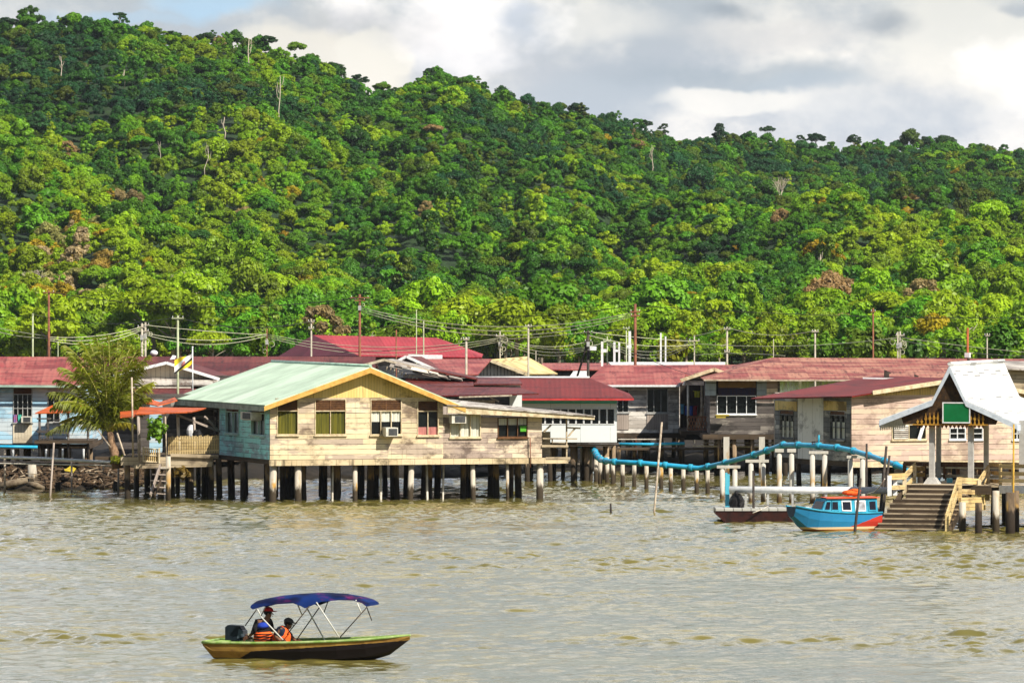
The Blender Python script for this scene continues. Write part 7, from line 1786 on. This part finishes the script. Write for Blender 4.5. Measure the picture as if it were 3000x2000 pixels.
tuft('bush', 'yellowish bushy tree crown between white columns and the dark rusty pole', 1925, 2010, 985, 1062, 345, 900, .22, leafmat('yellow bush leaves', (.26, .27, .03), False, .3, .4), 'bush', 6)
tuft('bush', 'pale leafy bush wrapped around the leafy pole before the coral roof', 728, 800, 920, 1040, 336, 1300, .2, leafmat('light bush leaves', (.15, .25, .02), False, .3, .4), 'bush', 8)
for i, (x0, x1, y0, y1, Y, c, l) in enumerate(((2370, 2450, 975, 1060, 350, (.11, .23, .02), 'fresh green bush behind the patched roof, left of the tall thin pole'), (2470, 2625, 955, 1060, 352, (.15, .24, .03), 'big pale bush with whitish shoots behind the patched roof'), (2650, 2715, 990, 1060, 350, (.08, .18, .03), 'small rounded bush beside the twin pole'), (2770, 2830, 985, 1060, 350, (.10, .22, .02), 'light green bush beside the red brown pole'), (2880, 2990, 930, 1055, 353, (.09, .22, .025), 'tall fresh green bush beyond the shelter roof'))):
    tuft('bush', l, x0, x1, y0, y1, Y, int(10 * (x1 - x0)), .2, leafmat(f'bush leaves {i}', c, False, .3, .4), 'bush', 20 + i)

# ================================================================== dead and special trees on the hill
def find_on_hill(px_, py_):
    """distance at which the hill ground shows in this photo row and column"""
    for Y in np.arange(595, 1400, 3.0):
        x = X(px_, Y); h = float(hill_h(np.array([x]), np.array([Y]))[0])
        if 800 - (h - H) / Y * F <= py_: return float(Y), h
    return 1200.0, float(hill_h(np.array([X(px_, 1200.0)]), np.array([1200.0]))[0])
def branchy(seed, base, h, spread, r0, depth=4, n=3, start=.25):
    rd = random.Random(seed); mb = MB()
    def grow(p, d_, L, r_, k):
        e = p + d_ * L; mid = p.lerp(e, .5) + Vector((rd.uniform(-1, 1), rd.uniform(-1, 1), rd.uniform(-.3, .3))) * L * .07
        mb.path([p, mid, e], [r_, r_ * .85, r_ * .7], 5 if k < 2 else 4)
        if k >= depth: return
        for i in range(n if k else n + 1):
            a = rd.uniform(0, 2 * PI); s_ = spread * rd.uniform(.6, 1.2)
            nd = (d_ + Vector((math.cos(a) * s_, math.sin(a) * s_ * .8, rd.uniform(-.1, .35)))).normalized()
            grow(e if i else mid.lerp(e, .5), nd, L * rd.uniform(.58, .8), r_ * .62, k + 1)
    grow(Vector(base), Vector((rd.uniform(-.08, .08), 0, 1)), h * start, r0, 0)
    return mb
for i, (x, yb, yt, sp, r_, dep, lab) in enumerate((
    (545, 905, 765, .75, .13, 5, 'leafless spreading pale tree standing low on the hill above the maroon roof'),
    (1905, 870, 800, .85, .09, 5, 'bare pinkish white spreading tree low on the hill above the pink hip roof'),
    (95, 850, 775, .8, .08, 5, 'bare whitish shrubby tree on the lowest slope near the tall rusty pole'),
    (2290, 590, 500, .45, .08, 4, 'dead tree with forked bare white branches on the right hand slope'))):
    Y, g = find_on_hill(x, yb + 20); Y -= 14; b0 = P(x, yb + 25, Y); hh = (yb + 25 - yt) / F * Y
    t = thing('bare_tree', lab, 'tree', b0)
    branchy(40 + i, b0, hh, sp, r_, dep, 3, .30).build('branches', M_dead, t)
for i, (x, yb, yt, r_, lean, lab) in enumerate((
    (728, 200, 112, .10, 2, 'white dead trunk with one bare arm high on the hill near the skyline'),
    (820, 360, 222, .09, 1, 'tallest white dead trunk with short side arms in the upper hill'),
    (657, 390, 343, .08, 1, 'short white snag in the middle of the upper hill'),
    (178, 225, 165, .08, 0, 'pale bare trunk in the dark upper left woods'),
    (364, 235, 205, .07, 0, 'short pale trunk under a yellow crown in the upper woods'),
    (600, 505, 425, .06, 9, 'crooked pale dead trunk leaning on the middle hill'),
    (1908, 500, 425, .08, 2, 'pale broken trunk on the right shoulder of the hill'),
    (2398, 800, 745, .09, 6, 'curved white trunk under a light crown on the right lower slope'),
    (470, 455, 415, .05, 0, 'thin white snag between dark crowns on the middle hill'))):
    Y, g = find_on_hill(x, yb + 22); Y -= 9; a, b_ = P(x, yb + 25, Y), P(x + lean, yt, Y); L = (b_ - a).length
    t = thing('dead_trunk', lab, 'tree', a)
    random.seed(i + 50); wob = [Vector((random.uniform(-.05, .05) * L, 0, 0)) for _ in range(3)]
    MB().path([a, a.lerp(b_, .35) + wob[0], a.lerp(b_, .65) + wob[1], b_], [r_ * 1.1, r_ * .9, r_ * .7, r_ * .3], 6).build('trunk', M_dead, t)
    mb = MB(); random.seed(i)
    for k in (.55, .66, .8):
        o = a.lerp(b_, k) + wob[1]; s_ = random.choice((-1, 1)) * random.uniform(.4, 1); mb.path([o, o + Vector((s_ * L * .07, .1, L * .07)), o + Vector((s_ * L * .10, .1, L * random.uniform(.16, .3)))], [r_ * .5, r_ * .35, r_ * .15], 5)
    mb.build('branch', M_dead, t)
# emergent trees that stand out along the skyline
EM = [(22, 35, 130, 3, 1.0, 'tree with a ragged top and open crown at the far left end of the skyline'), (85, 36, 95, 2, .9, 'dark pointed tree second from the left end of the skyline'), (350, 36, 70, 3, .55, 'tiny flat umbrella tree standing clear of the left ridge'), (318, 52, 95, 2, .8, 'dark narrow tree just left of the tiny umbrella tree on the ridge'),
      (505, 75, 130, 6, 1.1, 'open crowned tree in the dip of the left skyline'), (605, 80, 150, 6, 1.1, 'see-through crowned tree right of the skyline dip'), (680, 92, 140, 3, .8, 'umbrella crowned tree near the white dead trunk on the skyline'), (785, 88, 140, 0, .9, 'domed tree on the last bump of the left ridge'), (975, 166, 225, 0, 1.0, 'dark round tree on the falling ridge'),
      (1053, 202, 262, 6, .95, 'open dark tree at the saddle of the ridge'), (1258, 184, 255, 2, 1.1, 'tallest dark tree crowning the middle hilltop'), (1155, 240, 285, 6, .6, 'small dark tree at the bottom of the saddle'), (1690, 285, 345, 0, 1.0, 'bushy dark tree on the right hand ridge slope'), (1890, 335, 385, 6, .8, 'ragged tree before the white cloud at the ridge bend'), (1945, 346, 405, 2, .7, 'thin dark tree standing clear before the white cloud'),
      (2108, 345, 425, 2, 1.15, 'largest dark ragged tree of the right hand skyline'), (2250, 368, 425, 3, .7, 'leaning umbrella tree standing clear of the right skyline'), (2345, 380, 430, 2, .8, 'pointed dark tree in the middle of the right skyline'), (2390, 374, 430, 0, 1.1, 'broad dark crown right of the pointed skyline tree'), (2502, 378, 440, 6, 1.0, 'round open tree alone on the right skyline'), (2765, 380, 445, 1, 1.4, 'broad dark dome at the right end of the skyline'), (2705, 384, 440, 6, 1.1, 'lacy crowned tree beside the broad dark dome'), (2870, 408, 450, 0, .9, 'low dark crown near the right corner of the skyline')]
for i, (x, yt, yb, kind, s_, lab) in enumerate(EM):
    yt += 0 if i == 2 or x == 2250 else 15
    Y = float(ridge_y(x)) - 2; b0 = P(x, yb, Y); me = CROWNS[kind]
    top = max(v.co.z for v in me.vertices); hh = (yb - yt) / F * Y; k = hh / top
    t = thing('skyline_tree', lab, 'tree', b0, 'trees standing out along the skyline')
    w = s_ * (.85 if kind == 2 else 1)
    t.scale = (w, w, k); t.rotation_euler = (0, 0, i * 1.3)
    o = bpy.data.objects.new('crown', me); COL.objects.link(o); o.parent = t; o['tint'] = (.022 * (1 + .3 * (i % 3)), .058 * (1 + .2 * (i % 3)), .026)
    o = bpy.data.objects.new('trunk', TRUNKS[kind]); COL.objects.link(o); o.parent = t

# small things on the roofs
def vent(x0, x1, y0, y1, Y, lab):
    b0 = P((x0 + x1) / 2, y1, Y); mb = MB(); w = X(x1, Y) - X(x0, Y); h = (y1 - y0) / F * Y
    mb.prism([b0 + Vector((-w * .4, 0, -.05)), b0 + Vector((w * .25, 0, -.05)), b0 + Vector((w * .2, 0, h * .45)), b0 + Vector((w * .5, 0, h * .6)), b0 + Vector((-w * .35, 0, h))], (0, .25, 0))
    mb.path([b0 + Vector((0, .12, -.1)), b0 + Vector((0, .12, h * .5))], .05, 6)
    one('roof_vent', mb, M_polek, b0, lab, 'vent')
vent(2588, 2612, 1083, 1106, 265, 'black bent sheet metal vent standing up from the ridge of the deep red roof')
vent(2677, 2694, 1096, 1110, 265, 'small black vent low on the ridge of the deep red roof near the shelter')
one('ridge_strip', MB().bar(P(2528, 1107, 264.8), P(2750, 1112, 264.2), .05, .06), M_trimw, P(2528, 1107, 264.8), 'torn white metal strip along the ridge of the deep red roof', 'strip')
t = thing('water_tank', 'small white rounded tank on the roofs behind the palm and the flag', 'tank', P(451, 1040, 299))
MB().ball(P(451, 1034, 299), .17, .17, .13, 12, 8).build('tank', M_trimw, t); MB().path([P(451, 1036, 299), P(451, 1052, 299)], .09, 8).build('stand', M_dark, t)
vv = thing('pipe_valve', 'small teal valve spindle with a dark hand rail on top of the blue pipe', 'valve', P(2398, 1300, 249))
MB().path([P(2398, 1300, 249), P(2399, 1274, 249)], .035, 7).build('spindle', M_collar, vv)
MB().bar(P(2376, 1295, 249.2), P(2420, 1289, 249.2), .03, .04).bar(P(2380, 1302, 249.2), P(2380, 1293, 249.2), .03, .03).bar(P(2416, 1302, 249.2), P(2416, 1290, 249.2), .03, .03).build('rail', M_polek, vv)
one('roof_litter', MB().slab([P(498, 1052, 291), P(512, 1050, 291), P(516, 1042, 293), P(506, 1040, 293)], .02), M_trimw, P(498, 1052, 291), 'pale loose sheet lying on the maroon roof beside the flag', 'sheet')
# men at work: jumble below the houses: loose posts, planks and pots on the mud
random.seed(77)
def jumble():
    mb = MB()
    for i in range(90):
        x = random.uniform(820, 1640); Y = random.uniform(281.5, 290); b0 = Vector((X(x, Y), Y, .3)); L = random.uniform(.4, 1.5); a = random.uniform(-.5, .5)
        if random.random() < .4: mb.path([b0, b0 + Vector((a * .4, 0, L))], random.uniform(.03, .07), 6)
        else: mb.bar(b0, b0 + Vector((L, random.uniform(-.3, .3), random.uniform(0, .4))), .12, .05)
    tag(mb.build('driftwood_litter', plain('pale litter', (.42, .38, .32), (.10, .08, .06), .9, .8), None, P(1200, 1380, 285)), 'jumble of loose posts and planks in the dark under the cream house', kind='stuff')
jumble()
# ================================================================== thin humid air
def make_haze():
    o = MB().box(-700, 700, -40, 1750, -3.5, 130).build('haze', None)
    m = bpy.data.materials.new('humid air'); m.use_nodes = True; m.node_tree.nodes.clear()
    t = NT(m.node_tree); out_ = t.node('ShaderNodeOutputMaterial'); v = t.node('ShaderNodeVolumePrincipled')
    v.inputs['Color'].default_value = (0.80, 0.90, 1.0, 1); v.inputs['Density'].default_value = 0.00004; v.inputs['Anisotropy'].default_value = 0.2
    t.l.new(v.outputs[0], out_.inputs['Volume']); o.data.materials.append(m)
    tag(o, 'thin bluish humid air over river and hill', kind='stuff')
make_haze()
